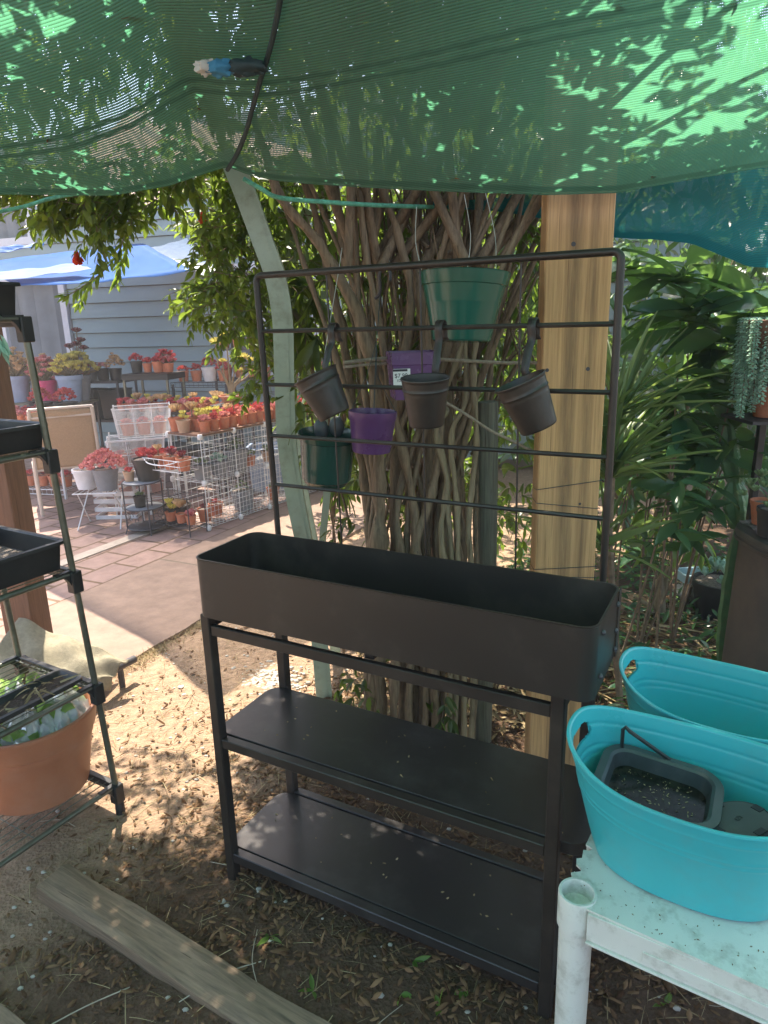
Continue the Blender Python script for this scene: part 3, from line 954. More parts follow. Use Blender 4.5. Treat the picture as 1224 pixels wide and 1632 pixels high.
# middle shelf: plate with folded skirt, set between the legs front/back
shelf(0.470, 0.030, -0.030, 0.985, LY + LT + 0.000, RY + 0.022 - 0.024, 0.045)
MB().box(((LL + LR) / 2, LY + 0.0125, 0.4545), (LR - LL - 2 * LT - 0.001, 0.025, 0.028), bev=0.002).build('rail', 'black_steel', stand, world=False, smooth=30)
shelf(0.094, 0.022, -0.030, 0.985, LY + LT + 0.003, RY - 0.006, 0.045)
for yy in (LY + 0.0125, RY + 0.0125):
    MB().box(((LL + LR) / 2, yy, 0.082), (LR - LL - 2 * LT - 0.001, 0.027, 0.030), bev=0.002).build('rail', 'black_steel_dusty', stand, world=False, smooth=30)
for xx in (LL + LT / 2, LR - LT / 2):
    MB().box((xx, (LY + RY + LT) / 2, 0.058), (0.022, RY - LY - LT - 0.002, 0.024), bev=0.002).build('rail', 'black_steel', stand, world=False, smooth=30)
# trellis
def ty(z): return 0.3557 + 0.0136 * (1.673 - z) / 0.574
TL, TR, TZ, SP = -0.013, 0.925, 1.673, 0.1434
m = MB()
rr_ = 0.017
pts = [(TL, ty(0.50) if False else ty(0.80), 0.80)]
for k in range(9):
    a = radians(180 - 90 * k / 8)
    pts.append((TL + rr_ + rr_ * cos(a), ty(TZ), TZ - rr_ + rr_ * sin(a)))
for k in range(9):
    a = radians(90 - 90 * k / 8)
    pts.append((TR - rr_ + rr_ * cos(a), ty(TZ), TZ - rr_ + rr_ * sin(a)))
pts.append((TR, ty(0.80), 0.80))
m.tube(pts, 0.0086, 12)
m.build('trellis_frame', 'black_steel', stand, world=False)
for xx in (TL, TR):      # brackets tying the frame to the rear rail
    MB().box((xx, (RY + 0.026 + ty(0.82)) / 2, 0.806), (0.03, ty(0.82) - RY - 0.026 + 0.02, 0.02), bev=0.002).build('bracket', 'black_steel', stand, world=False, smooth=30)
for k in range(1, 5):
    z = TZ - k * SP
    MB().tube([(TL, ty(z), z), (TR, ty(z), z)], 0.0056, 8).build('trellis_bar', 'black_steel', stand, world=False)
for x in (0.205, 0.467, 0.712):
    MB().tube([(x, ty(TZ) + 0.006, TZ + 0.006), (x, ty(0.9) + 0.006, 0.83)], 0.0024, 6).build('trellis_wire', 'black_steel', stand, world=False)

# three hook-on black metal pots
def hook_pot(a, b, zc, tilt, yawd, label, lean=0.15, name='hanging_pot'):
    """rim centre at rack (a,b,zc); the pot's axis leans by tilt in the picture plane"""
    zb_ = TZ - SP
    r = thing(name, rk(a, b, zc), label, 'pot', 'black metal pots hooked on the trellis', rz=-0.498 + yawd)
    R = Matrix.Rotation(tilt, 3, 'Y') @ Matrix.Rotation(lean, 3, 'X')
    H, R0, R1 = 0.112, 0.056, 0.041
    prof = [(0, -H), (R1 - .002, -H), (R1, -H + .002)]
    for t in np.linspace(0.04, 0.96, 24):
        z = -H + H * t
        rr = R1 + (R0 - R1) * t
        for c_ in (0.66, 0.76):
            rr += 0.0022 * math.exp(-((t - c_) / 0.018) ** 2)
        prof.append((rr, z))
    prof += [(R0 + 0.0015, -0.003), (R0 + 0.0022, -0.001), (R0 + 0.0012, 0.001), (R0 - 0.0012, 0)]
    for t in np.linspace(0.94, 0.05, 20):
        rr = R1 + (R0 - R1) * t - 0.0018
        for c_ in (0.66, 0.76):
            rr += 0.0018 * math.exp(-((t - c_) / 0.018) ** 2)
        prof.append((rr, -H + H * t))
    prof += [(0.0, -H + 0.003)]
    MB().lathe(prof, (0, 0, 0), 40, R=R).build('pot_body', 'black_steel', r, world=False, smooth=50)
    # strap hook: from the rim's back up and over the bar
    inv = root_matrix(r).inverted()
    def bar_y(z): return ty(z)
    top = inv @ rk(a + 0.0, bar_y(zb_), zb_)
    att = R @ Vector((0, R0 + 0.002, -0.012))
    p1 = R @ Vector((0, R0 + 0.003, 0.01))
    path = [att, p1, p1.lerp(top, 0.45) + Vector((0, -0.002, 0)), top + Vector((0, -0.012, -0.03)), top + Vector((0, -0.016, 0.0)), top + Vector((0, -0.010, 0.013)),
            top + Vector((0, 0.001, 0.017)), top + Vector((0, 0.012, 0.012)), top + Vector((0, 0.016, 0.0)), top + Vector((0, 0.018, -0.022)), top + Vector((0.002, 0.024, -0.030))]
    m_ = MB()
    hw = 0.0095
    sm = []
    for i in range(len(path) - 1):
        for k in range(3):
            sm.append(path[i].lerp(path[i + 1], k / 3))
    sm.append(path[-1])
    for q in sm:
        m_.v += [(q.x - hw, q.y, q.z), (q.x + hw, q.y, q.z)]
    for i in range(len(sm) - 1):
        m_.f.append((2 * i, 2 * i + 1, 2 * i + 3, 2 * i + 2))
    h = m_.build('hook', 'black_steel', r, world=False, smooth=60)
    solidify(h, 0.0018)
    return r
hook_pot(0.222, 0.262, 1.424, -0.42, 0.0, 'small black metal pot tipped sideways, hooked nearest the left end of the trellis', 0.12)
hook_pot(0.521, 0.268, 1.420, 0.02, 0.0, 'small black metal pot hanging upright in the middle of the trellis', 0.10)
hook_pot(0.745, 0.268, 1.416, -0.38, 0.0, 'small black metal pot hanging askew in front of the wooden post', 0.16)
P_, D_ = [], []
for _ in range(46):
    a, b = random.uniform(0.02, .93), random.uniform(.07, .30)
    z = random.choice((.4712, .0952))
    P_.append(tuple(rk(a, b, z))); D_.append((random.gauss(0, 1), random.gauss(0, 1), .06))
o = leaves('shelf_bits', P_, D_, RNG.uniform(.003, .016, 46), .005, 'dry_straw')
tag(o, 'tiny fallen petals and dust specks on the planter stand shelves', 'debris', kind='stuff')

# ================================================================ TIMBER POST, ARCH, STAKE
post = thing('timber_post', (0.575, 2.10, 0), 'broad pale pine board post streaked with dark stain, holding up the shade net', 'post')
px0, px1 = 0.474, 0.664
m = MB().box((0, 0, 1.08), (px1 - px0, 0.075, 2.24), bev=0.004)
o = m.build('board', 'pine_post', post, world=False, smooth=30)
o.location = ((px0 + px1) / 2 - 0.575, 0, 0)
for (qx, qy, r_) in ((914, 389, 0.0065), (872, 590, 0.0055), (937, 588, 0.006), (924, 803, 0.004)):
    p = at(qx, qy, 2.0625)
    nh = MB().lathe([(0, 0.0), (r_, 0.0), (r_ * 1.1, 0.003)], (0, 0, 0), 10, R=Matrix.Rotation(-pi / 2, 3, 'X')).build('nail_hole', 'dark_iron', post, world=False)
    nh.location = p - post.location + Vector((0, -0.0006, 0))
# thin black wires tied round the post
for z, dz in ((1.03, 0.03), (1.00, -0.03), (0.775, 0.006), (0.755, -0.012)):
    y0, y1 = 2.10 - 0.041, 2.10 + 0.041
    m = MB().tube([(px0 - .004, y1, z), (px0 - .004, y0, z + dz * .2), ((px0 + px1) / 2, y0 - .001, z + dz * 0.6), (px1 + .004, y0, z + dz), (px1 + .004, y1, z + dz)], 0.0011, 5, closed=True)
    tag(m.build('tie_wire', 'dark_cord'), 'dark wire round the pine post, %s' % {1.03: 'upper strand of the upper pair', 1.00: 'lower strand of the upper pair', 0.775: 'upper strand of the pair just above the planter', 0.755: 'lower strand of the pair just above the planter'}[z], 'wire')

def smooth_path(pts, k=6):
    """Catmull-Rom through points"""
    pts = [Vector(p) for p in pts]
    out = []
    for i in range(len(pts) - 1):
        p0 = pts[max(i - 1, 0)]; p1 = pts[i]; p2 = pts[i + 1]; p3 = pts[min(i + 2, len(pts) - 1)]
        for j in range(k):
            t = j / k
            out.append(0.5 * ((2 * p1) + (p2 - p0) * t + (2 * p0 - 5 * p1 + 4 * p2 - p3) * t * t + (3 * p1 - p0 - 3 * p2 + p3) * t ** 3))
    out.append(pts[-1])
    return out
def flat_bar(m, pts, w_, t_, wdir):
    """bar of rectangular section swept along pts, wide along wdir"""
    wd = Vector(wdir).normalized()
    vs = []
    N = len(pts)
    for i, p in enumerate(pts):
        tn = (pts[min(i + 1, N - 1)] - pts[max(i - 1, 0)]).normalized()
        a = (wd - tn * wd.dot(tn)).normalized()
        b = tn.cross(a).normalized()
        vs += [p + a * w_ / 2 + b * t_ / 2, p - a * w_ / 2 + b * t_ / 2, p - a * w_ / 2 - b * t_ / 2, p + a * w_ / 2 - b * t_ / 2]
    fs = []
    for i in range(N - 1):
        for k in range(4):
            k2 = (k + 1) % 4
            fs.append((i * 4 + k, i * 4 + k2, (i + 1) * 4 + k2, (i + 1) * 4 + k))
    fs.append((0, 1, 2, 3)); fs.append(tuple((N - 1) * 4 + k for k in (3, 2, 1, 0)))
    m.add(vs, fs)

arch = thing('garden_arch', (-0.33, 2.66, 0), 'pale sage green painted bowed garden arch leg rising through the leaves', 'arch')
# the bowed front member
pp = [at(358, 240, 2.25), at(383, 300, 2.27), at(412, 378, 2.30), at(434, 440, 2.33), at(446, 510, 2.36), at(449, 600, 2.40), at(453, 700, 2.46), at(466, 790, 2.52), at(484, 880, 2.57), at(502, 985, 2.62), at(514, 1110, 2.62)]
pp[-1].z = -0.05
m = MB(); flat_bar(m, smooth_path(pp, 5), 0.050, 0.02, (1, 0.15, 0)); m.build('arch_leg', 'sage_paint', arch, smooth=30)
m = MB(); flat_bar(m, [p + Vector((0.031, 0.022, 0)) for p in smooth_path(pp, 5)], 0.018, 0.05, (1, 0.1, 0)); m.build('edge_strip', 'sage_paint', arch, smooth=30)
# the rear member and the cross braces
pq = [at(492, 335, 2.95), at(470, 385, 2.95), at(462, 440, 2.95), at(462, 560, 2.95), at(470, 700, 2.95), at(490, 820, 2.95), at(530, 1010, 2.95), at(540, 1100, 2.95)]
pq[-1].z = -0.05
m = MB(); flat_bar(m, smooth_path(pq, 5), 0.045, 0.02, (1, 0, 0)); m.build('arch_leg', 'sage_paint', arch, smooth=30)
m = MB(); flat_bar(m, [at(462, 540, 2.75), at(510, 640, 2.75), at(540, 720, 2.75)], 0.03, 0.02, (1, 0, 0)); m.build('brace', 'sage_paint', arch, smooth=30)
m = MB(); flat_bar(m, [at(524, 740, 2.7), at(520, 800, 2.7), at(514, 862, 2.7), at(504, 960, 2.7)], 0.028, 0.02, (1, 0, 0)); m.build('brace', 'sage_paint', arch, smooth=30)
m = MB(); flat_bar(m, [at(415, 472, 2.66), at(520, 470, 2.9)], 0.03, 0.02, (0, 0, 1)); m.build('brace', 'sage_paint', arch, smooth=30)

stk = MB()
a, b = at(778, 640, 2.32), at(768, 1190, 2.32); b.z = -0.1
stk.tube(smooth_path([a, a.lerp(b, .4) + Vector((.006, 0, 0)), b], 6), 0.034, 14)
tag(stk.build('wooden_stake', 'stake_grain'), 'weathered grey green round stake standing among the tree stems', 'stake')

# ================================================================ MULTI-STEMMED TREE
tree = thing('pomegranate_tree', (0.08, 2.25, 0), 'many stemmed pomegranate tree with drooping leafy branches behind the planter', 'tree')
trunk = MB()
def stem(px, r, Y0=2.2, Y1=2.2, wob=0.012, n=9, foot=True):
    pts = []
    N = len(px)
    for i, (x, y) in enumerate(px):
        Y = Y0 + (Y1 - Y0) * i / (N - 1)
        p = at(x, y, Y)
        pts.append(p)
    if foot: pts[0].z = -0.05
    pts = smooth_path(pts, 6 if r[0] < .01 else 12)
    K = len(pts)
    ra, rb = r
    if ra > .02: ra *= .8; rb *= .7
    rs = [(ra + (rb - ra) * (i / K)) * (1 + 0.10 * sin(i * 0.9 + x)) for i in range(K)]
    pts = [p + Vector((sin(i * .22 + px[0][0]) * wob, cos(i * .19) * wob, 0)) * 0.5 for i, p in enumerate(pts)]
    v0 = len(trunk.v)
    trunk.tube(pts, rs, n)
    if ra > .01:      # bark is never a clean tube: swell, pinch and knot it
        ph = px[0][0] * .37
        for q in range(v0, len(trunk.v)):
            x_, y_, z_ = trunk.v[q]
            k = (q - v0) // n
            if k >= len(pts): continue
            c_ = pts[k]
            f_ = 1 + .13 * sin(z_ * 31 + ph + 6 * x_) + .10 * sin(z_ * 67 + 90 * x_ + ph) + .10 * sin(130 * x_ + 110 * y_ + 9 * z_) + .22 * max(0, sin(z_ * 9 + ph)) ** 12
            trunk.v[q] = (c_.x + (x_ - c_.x) * f_, c_.y + (y_ - c_.y) * f_, z_)
stem([(612, 1190), (606, 1060), (601, 880), (606, 740), (596, 610), (560, 480), (515, 395), (455, 330), (430, 260), (400, 180)], (.032, .014), 2.2, 2.05)
stem([(640, 1210), (640, 1060), (634, 900), (628, 760), (640, 620), (655, 500), (640, 400), (612, 290), (600, 200)], (.028, .012), 2.22, 2.25)
stem([(588, 1190), (590, 1050), (600, 940), (585, 790), (560, 660), (545, 520), (520, 430), (500, 330), (470, 240)], (.026, .014), 2.3, 2.4)
stem([(662, 1200), (664, 1080), (668, 900), (686, 760), (680, 620), (668, 480), (664, 360), (650, 250)], (.034, .013), 2.24, 2.3)
stem([(700, 1220), (700, 1080), (706, 920), (712, 760), (716, 620), (735, 470), (760, 350), (790, 240)], (.038, .014), 2.26, 2.4)
stem([(735, 1220), (730, 1050), (738, 900), (728, 760), (742, 640), (790, 480), (850, 360), (900, 270)], (.030, .011), 2.32, 2.6)
stem([(700, 1210), (690, 1010), (660, 880), (690, 790), (700, 700), (684, 560), (700, 420), (735, 300)], (.024, .012), 2.15, 2.2)
stem([(622, 1210), (628, 1080), (645, 950), (660, 840), (640, 700), (610, 560), (590, 440), (575, 300)], (.022, .012), 2.15, 2.2)
trunk.build('trunk', 'bark', tree, smooth=70)
# thin pale stems in front
trunk = MB()
for px in ([(722, 1215), (726, 1000), (722, 880), (708, 760), (700, 690), (712, 655), (690, 648)],
           [(736, 1215), (738, 1000), (730, 880), (724, 780), (722, 690), (738, 640), (745, 560), (740, 450), (720, 330)],
           [(715, 1215), (716, 1000), (706, 860), (712, 770), (694, 700), (720, 600), (760, 480), (820, 330)],
           [(752, 1215), (756, 1000), (748, 860), (760, 720), (752, 620), (764, 540), (800, 420), (860, 300)]):
    stem(px, (.011, .007), 2.12, 2.2, n=7)
trunk.build('limb', 'bark_pale', tree, smooth=70)
# fan of thin upright shoots
trunk = MB()
for i in range(16):      # straight canes among the trunks
    x0 = random.uniform(590, 765); lean_ = random.gauss(.12, .28)
    stem([(x0, 1190), (x0 + 4, 980), (x0 + random.uniform(-10, 10), 800), (x0 + lean_ * 160, 600), (x0 + lean_ * 340, 400), (x0 + lean_ * 520, 230)],
         (random.uniform(.010, .016), .006), random.uniform(2.12, 2.2), random.uniform(2.2, 2.6), n=8, foot=True, wob=0.012)
for i in range(80):
    x0 = random.uniform(585, 765); y0 = random.uniform(560, 900)
    x1 = x0 + random.gauss(25, 95); x1 = min(max(x1, 440), 960)
    xm = (x0 + x1) / 2 + random.uniform(-25, 25)
    stem([(x0, y0), ((x0 * 2 + xm) / 3, (y0 * 2 + 520) / 3), (xm, 470), (x1, random.uniform(200, 300))],
         (random.uniform(.004, .011), .003), random.uniform(2.2, 2.7), random.uniform(2.3, 3.0), n=6, foot=False, wob=0.03)
for i in range(40):
    x0 = random.uniform(620, 880); y0 = random.uniform(330, 640)
    an = random.uniform(-1, 1)
    L_ = random.uniform(60, 160)
    stem([(x0, y0), (x0 + sin(an) * L_ * .5 + random.uniform(-9, 9), y0 - cos(an) * L_ * .5), (x0 + sin(an) * L_, y0 - cos(an) * L_)],
         (random.uniform(.003, .006), .002), random.uniform(2.25, 2.6), random.uniform(2.3, 2.6), n=5, foot=False)
trunk.build('shoots', 'bark', tree, smooth=70)

def in_poly(x, y, poly):
    c = False
    n = len(poly)
    for i in range(n):
        x1, y1 = poly[i]; x2, y2 = poly[(i + 1) % n]
        if (y1 > y) != (y2 > y) and x < (x2 - x1) * (y - y1) / (y2 - y1) + x1:
            c = not c
    return c
def sample_poly(poly, n, Y0, Y1):
    xs_ = [p[0] for p in poly]; ys_ = [p[1] for p in poly]
    out = []
    while len(out) < n:
        x = random.uniform(min(xs_), max(xs_)); y = random.uniform(min(ys_), max(ys_))
        if in_poly(x, y, poly):
            out.append(at(x, y, random.uniform(Y0, Y1)))
    return out
def foliage(root, name, polys, mat, L, W, seg=0.035, n_seg=4, gap=0.016, droop=(0.0, 0.0, -0.25), kind='lance', extra=(), world_pts=(), twig_r=0.0016, twig_name='twig', ldroop=.25):
    st = []
    for poly, n, Y0, Y1 in polys:
        for p in sample_poly(poly, n, Y0, Y1):
            st.append((p, Vector((random.uniform(-1, 1), random.uniform(-.6, .6), random.uniform(-.7, .3)))))
    for p in world_pts:
        st.append((p, Vector((random.uniform(-1, 1), random.uniform(-1, 1), random.uniform(-.5, .5)))))
    pl, P_, D_ = twigs_with_leaves(st, n_seg, seg, lambda p, i: droop, L, gap)
    n = len(P_)
    l = RNG.uniform(0.65, 1.15, n) * L
    leaves(name, P_, D_, l, l * (W / L), mat, root, kind=kind, droop=ldroop)
    m_ = MB()
    for q in pl:
        m_.tube(q, [twig_r * (1 - .6 * i / len(q)) for i in range(len(q))], 4, cap=False)
    m_.build(twig_name, 'twig', root, smooth=60)['kind'] = 'stuff'

# hanging leafy mass at left (sun shines through it) and by the arch
foliage(tree, 'crown', [
    ([(-120, 250), (120, 250), (300, 240), (320, 290), (265, 315), (215, 335), (170, 355), (110, 350), (60, 325), (10, 300), (-120, 310)], 125, 2.25, 2.6),
    ([(70, 290), (215, 285), (195, 345), (150, 365), (95, 350)], 26, 2.2, 2.45),
    ([(300, 240), (375, 240), (420, 400), (425, 470), (395, 560), (356, 520), (335, 440), (308, 350)], 200, 2.5, 3.1), ([(380, 240), (480, 240), (480, 330), (440, 400), (425, 400)], 70, 2.6, 3.2),
    ([(300, 430), (345, 440), (330, 480), (290, 490)], 14, 2.6, 2.8),
    ([(380, 470), (430, 460), (425, 630), (395, 620)], 22, 2.7, 2.9),
    ([(-120, 60), (330, 60), (330, 250), (-120, 250)], 60, 2.7, 3.3)], 'leaf_pom', 0.042, 0.018, gap=0.016, ldroop=.3, droop=(0, 0, -.08))
# long spray reaching down in front of the tarp
sp = smooth_path([at(205, 350, 2.4), at(190, 400, 2.4), at(165, 432, 2.4), at(130, 458, 2.4), at(102, 474, 2.4)], 5)
sp2 = smooth_path([at(205, 380, 2.5), at(198, 410, 2.5), at(190, 432, 2.5), at(186, 452, 2.5)], 4)
sp3 = smooth_path([at(150, 440, 2.5), at(135, 470, 2.5), at(124, 486, 2.5)], 3)
P_, D_ = [], []
for s in (sp, sp2, sp3):
    for i in range(len(s) - 1):
        for k in range(3):
            b = s[i].lerp(s[i + 1], random.random()); d = (s[i + 1] - s[i]).normalized()
            P_.append(b); D_.append(d + d.cross(Vector(RNG.normal(size=3))).normalized() * 0.7)
leaves('spray', P_, D_, RNG.uniform(.03, .05, len(P_)), .013, 'leaf_pom', tree, droop=.2, tone=RNG.uniform(.6, 1, len(P_)))
m_ = MB()
for s in (sp, sp2, sp3): m_.tube(s, 0.0018, 5)
m_.build('limb', 'bark_pale', tree)
# inner, shaded leaves among the stems; crown above the net that shades the yard
foliage(tree, 'inner_leaves', [
    ([(400, 270), (880, 280), (880, 520), (800, 620), (560, 600), (470, 560), (440, 420)], 380, 2.4, 3.4),
    ([(480, 560), (620, 600), (640, 860), (540, 840), (520, 700)], 46, 2.35, 2.8),
    ([(560, 1040), (600, 1050), (590, 1140), (545, 1150)], 10, 2.1, 2.25),
    ([(680, 1090), (740, 1090), (740, 1180), (690, 1170)], 7, 2.1, 2.2)], 'leaf_mid', 0.055, 0.019, gap=0.022)
foliage(tree, 'sunlit_leaves', [([(400, 280), (880, 280), (880, 560), (560, 600), (440, 420)], 150, 2.9, 3.8), ([(500, 600), (860, 600), (850, 860), (520, 820)], 60, 2.7, 3.6)], 'leaf_fresh', 0.055, 0.022, gap=0.024)  # brighter leaf colour stands in for sunlight on these leaves
top = []
def crown_pts(n, x0, x1, y0, y1, z0, z1):
    return [Vector((random.uniform(x0, x1), random.uniform(y0, y1), random.uniform(z0, z1))) for _ in range(n)]
wpts = crown_pts(760, -0.5, 1.05, 2.05, 3.1, 2.35, 3.1) + crown_pts(110, -1.6, -0.5, 1.5, 2.7, 2.4, 3.1) + crown_pts(600, -0.42, 0.24, 1.0, 2.1, 2.45, 3.1) + crown_pts(34, .24, .55, 1.0, 2.0, 2.6, 3.1) + crown_pts(90, 0.4, 2.2, 3.1, 4.2, 2.4, 3.6) + crown_pts(250, -1.55, -.40, 1.7, 2.5, 2.25, 2.7) + crown_pts(110, -.95, -.40, 1.3, 2.2, 2.5, 3.0) + crown_pts(60, 1.0, 2.2, 1.2, 2.0, 2.5, 3.2)
foliage(tree, 'upper_crown', [], 'leaf_pom', 0.068, 0.027, seg=0.06, n_seg=4, gap=0.03, world_pts=wpts, twig_r=0.003)
# high limbs joining the trunk to the upper crown
trunk = MB()
for i in range(18):
    p = Vector((0.1 + random.uniform(-.2, .3), 2.25 + random.uniform(-.1, .2), 1.7))
    q = Vector((random.uniform(-1.2, 1.9), random.uniform(1.3, 3.6), random.uniform(2.6, 3.2)))
    md = p.lerp(q, .5) + Vector((random.uniform(-.1, .1), 0, .2))
    trunk.tube(smooth_path([p, md, q], 6), [0.016 * (1 - .7 * k / 13) for k in range(13)], 6)
trunk.build('limb', 'bark', tree, smooth=70)
# orange flowers
def flower(p, r, lab):
    f = thing('pomegranate_flower', p, lab, 'flower')
    n = 16
    D = np.stack([np.cos(np.linspace(0, 2 * pi, n)) * .7 + .3, np.sin(np.linspace(0, 2 * pi, n)) * .5, -RNG.uniform(.3, 1.2, n)], 1)
    leaves('petals', np.repeat(np.array([list(p)]), n, 0), D, r, r * .8, 'flower', f, kind='round', droop=.3)
    MB().lathe([(0.001, .6 * r), (.25 * r, .5 * r), (.35 * r, 0), (.5 * r, -.45 * r)], p, 10).build('calyx', 'flower', f)
flower(at(122, 408, 2.45), 0.028, 'orange red pomegranate flower hanging in front of the blue tarp')
flower(at(323, 345, 2.6), 0.028, 'dull red pomegranate flower half hidden in leaves left of the arch')

# broad hanging leaves near the arch (avocado like)
av = thing('avocado_shrub', (-0.2, 2.9, 0), 'shrub with long drooping broad leaves beside the sage green arch', 'shrub')
P_, D_ = [], []
for (x, y, n_) in ((470, 440, 9), (455, 485, 9), (480, 520, 10), (500, 470, 7), (505, 540, 6), (478, 640, 4), (540, 770, 6), (550, 700, 5), (530, 610, 5), (520, 400, 8), (560, 350, 7), (600, 330, 7)):
    c = at(x, y, random.uniform(2.45, 2.75))
    for k in range(n_):
        a = 2 * pi * k / n_ + random.random()
        P_.append(c + Vector((0, 0, 0))); D_.append(Vector((cos(a) * .8, sin(a) * .6, -0.75 + random.uniform(-.3, .4))))
leaves('foliage', P_, D_, RNG.uniform(.10, .17, len(P_)), RNG.uniform(.035, .05, len(P_)), 'leaf_mid', av, droop=.35)
m_ = MB()
for (x, y) in ((470, 440), (455, 485), (480, 520), (500, 470), (540, 770), (530, 610), (560, 350)):
    c = at(x, y, 2.6)
    m_.tube(smooth_path([Vector((-0.2, 2.9, 0)), Vector((-.22, 2.85, .7)), c + Vector((.03, .05, -.2)), c], 5), 0.005, 5)
m_.build('stem', 'twig', av)
c = at(444, 495, 2.5)
leaves('new_leaves', [list(c + Vector((RNG.uniform(-.03, .03), 0, RNG.uniform(-.04, .04)))) for _ in range(12)], RNG.normal(size=(12, 3)) * [1, .5, 1], .04, .02, 'leaf_fresh', av, tone=np.ones(12))

# ================================================================ SHADE NETS OVERHEAD
EDGE = [(-700, 330), (-300, 322), (0, 310), (180, 312), (270, 296), (330, 276), (362, 266), (400, 280), (440, 288), (500, 294), (600, 300), (700, 305), (870, 311), (980, 308), (1080, 290), (1224, 266), (1400, 250), (1900, 230)]
def edge_pt(i):
    x = -700 + 2600 * i
    for k in range(len(EDGE) - 1):
        if EDGE[k][0] <= x <= EDGE[k + 1][0]:
            t = (x - EDGE[k][0]) / (EDGE[k + 1][0] - EDGE[k][0])
            y = EDGE[k][1] + t * (EDGE[k + 1][1] - EDGE[k][1])
            return at(x, y, 1.96)
def net_pt(i, j):
    e = edge_pt(i)
    back = 2.9 * j
    sm = Vector((0, 0, 0))
    # settle the edge's kinks a little further in
    flat_z = 1.90
    k = math.exp(-back * 1.2)
    z = e.z * k + flat_z * (1 - k) + 0.34 * back
    x = e.x * (1 + 0.0 * back)
    # soft billows and the pucker along the seam
    sx_ = x + 0.40 - 0.10 * back
    ez = 1 - math.exp(-back * 7)
    z += ez * (0.010 * sin(2.2 * x + 1.4 * back) + 0.007 * sin(5.1 * x - 2.3 * back + 1)) - 0.012 * sin(min(back, 1.9) * 1.6)
    z += 0.022 * math.exp(-(sx_ / 0.12) ** 2) * min(1, back * 3) * math.exp(-back * 0.6)
    z += ez * (0.003 * sin(11 * back + 4.5 * x) + 0.0015 * sin(23 * back + 8 * x)) * math.exp(-back * .5)
    return Vector((x, 1.96 - back, z))
NU, NV = 220, 400
net = MB().grid(net_pt, NU, NV).build('green_shade_net', 'green_net', smooth=180)
def proj_px(p):
    d = p - Vector((0, 0, CAM_H)); z = d.dot(CF)
    return 612 + FPX * d.dot(CR) / z, 816 - FPX * d.dot(CU) / z
def net_ij(x, y):
    i, j = (x + 700) / 2600, 0.0
    for _ in range(40):
        px_, py_ = proj_px(net_pt(i, j))
        i += (x - px_) / 2600 * .6
        j = max(0, min(.6, j + (py_ - y) / 2400 * .6))
    return i, j
# knit rows and the doubled selvedge run slightly askew to the front hem
skew_a = net_ij(0, 235); skew_b = net_ij(1060, 8)
def row0(i): return skew_a[1] + (skew_b[1] - skew_a[1]) * (i - skew_a[0]) / (skew_b[0] - skew_a[0])
uvl = net.data.uv_layers.new(name='UVMap')
for p in net.data.polygons:
    for l in p.loop_indices:
        vi = net.data.loops[l].vertex_index
        i, j = (vi % (NU + 1)) / NU, (vi // (NU + 1)) / NV
        uvl.data[l].uv = (i * 5.2, (j - row0(i)) * 2.9)
at_b = net.data.attributes.new('band', 'FLOAT', 'POINT')
for vi in range(len(net.data.vertices)):
    i, j = (vi % (NU + 1)) / NU, (vi // (NU + 1)) / NV
    v = (j - row0(i)) * 2.9
    at_b.data[vi].value = 1.0 if ((j * 2.9 < .016 and (vi // (NU + 1)) % 2 == 0) or j * 2.9 < .004 or .016 < j * 2.9 < .03 or abs(v) < .007 or abs(v + .034) < .007 or abs(v - .55) < .007) else 0.0

tag(net, 'green knitted shade net sagging overhead, front edge resting on the pine post', 'shade net')
P_, D_ = [], []
for _ in range(34):
    q = net_pt(random.uniform(.2, .8), random.uniform(.0, .3)) + Vector((0, 0, .004))
    P_.append(tuple(q)); D_.append((random.gauss(0, 1), random.gauss(0, 1), .1))
o = leaves('caught_leaves', P_, D_, RNG.uniform(.015, .04, 34), .010, 'dry_leaf', tone=RNG.uniform(.2, 1, 34))
tag(o, 'dry leaves caught on top of the green shade net', 'litter', kind='stuff')
# seam cord
sc = []
for k, (x, y) in enumerate([(362, 267), (376, 243), (388, 215), (396, 190), (401, 170), (407, 148), (415, 120), (423, 95), (430, 70), (436, 45), (442, 15), (448, -20), (455, -60), (462, -100), (475, -160)]):
    i, j = net_ij(x, y)
    sc.append(net_pt(i, j) + Vector((0, 0, -0.007)))
sc = smooth_path(sc, 4)
o = MB().tube(sc, 0.0055, 8).build('seam_cord', 'dark_cord')
tag(o, 'dark blue cord running along the seam of the green net', 'cord')
# knotted blue and white rag on the cord
kn = sc[int(len(sc) * .52)]
rag = thing('rag', kn, 'blue and white rag knotted to the cord under the green net', 'rag')
def lump(c, rx, ry, rz, seed, n=14, amp=0.3):
    m_ = MB(); vs = []
    for i in range(n + 1):
        ph = pi * i / n
        for k in range(n):
            th = 2 * pi * k / n
            d = Vector((sin(ph) * cos(th), sin(ph) * sin(th), cos(ph)))
            r_ = 1 + amp * (sin(d.x * 5 + seed) * sin(d.y * 6 + seed * 2) + .5 * sin(d.z * 11 + seed * 3) * sin(d.x * 9))
            vs.append((c[0] + d.x * rx * r_, c[1] + d.y * ry * r_, c[2] + d.z * rz * r_))
    fs = [(i * n + k, i * n + (k + 1) % n, (i + 1) * n + (k + 1) % n, (i + 1) * n + k) for i in range(n) for k in range(n)]
    return m_.add(vs, fs)
lump(kn + Vector((-0.04, 0, -0.012)), 0.035, 0.02, 0.014, 1).build('knot', 'dark_cord', rag)
lump(kn + Vector((-0.088, 0, -0.012)), 0.03, 0.018, 0.013, 3).build('blue_fold', 'blue_rag', rag)
lump(kn + Vector((-0.118, 0, -0.010)), 0.02, 0.016, 0.012, 5).build('white_fold', 'white_rag', rag)
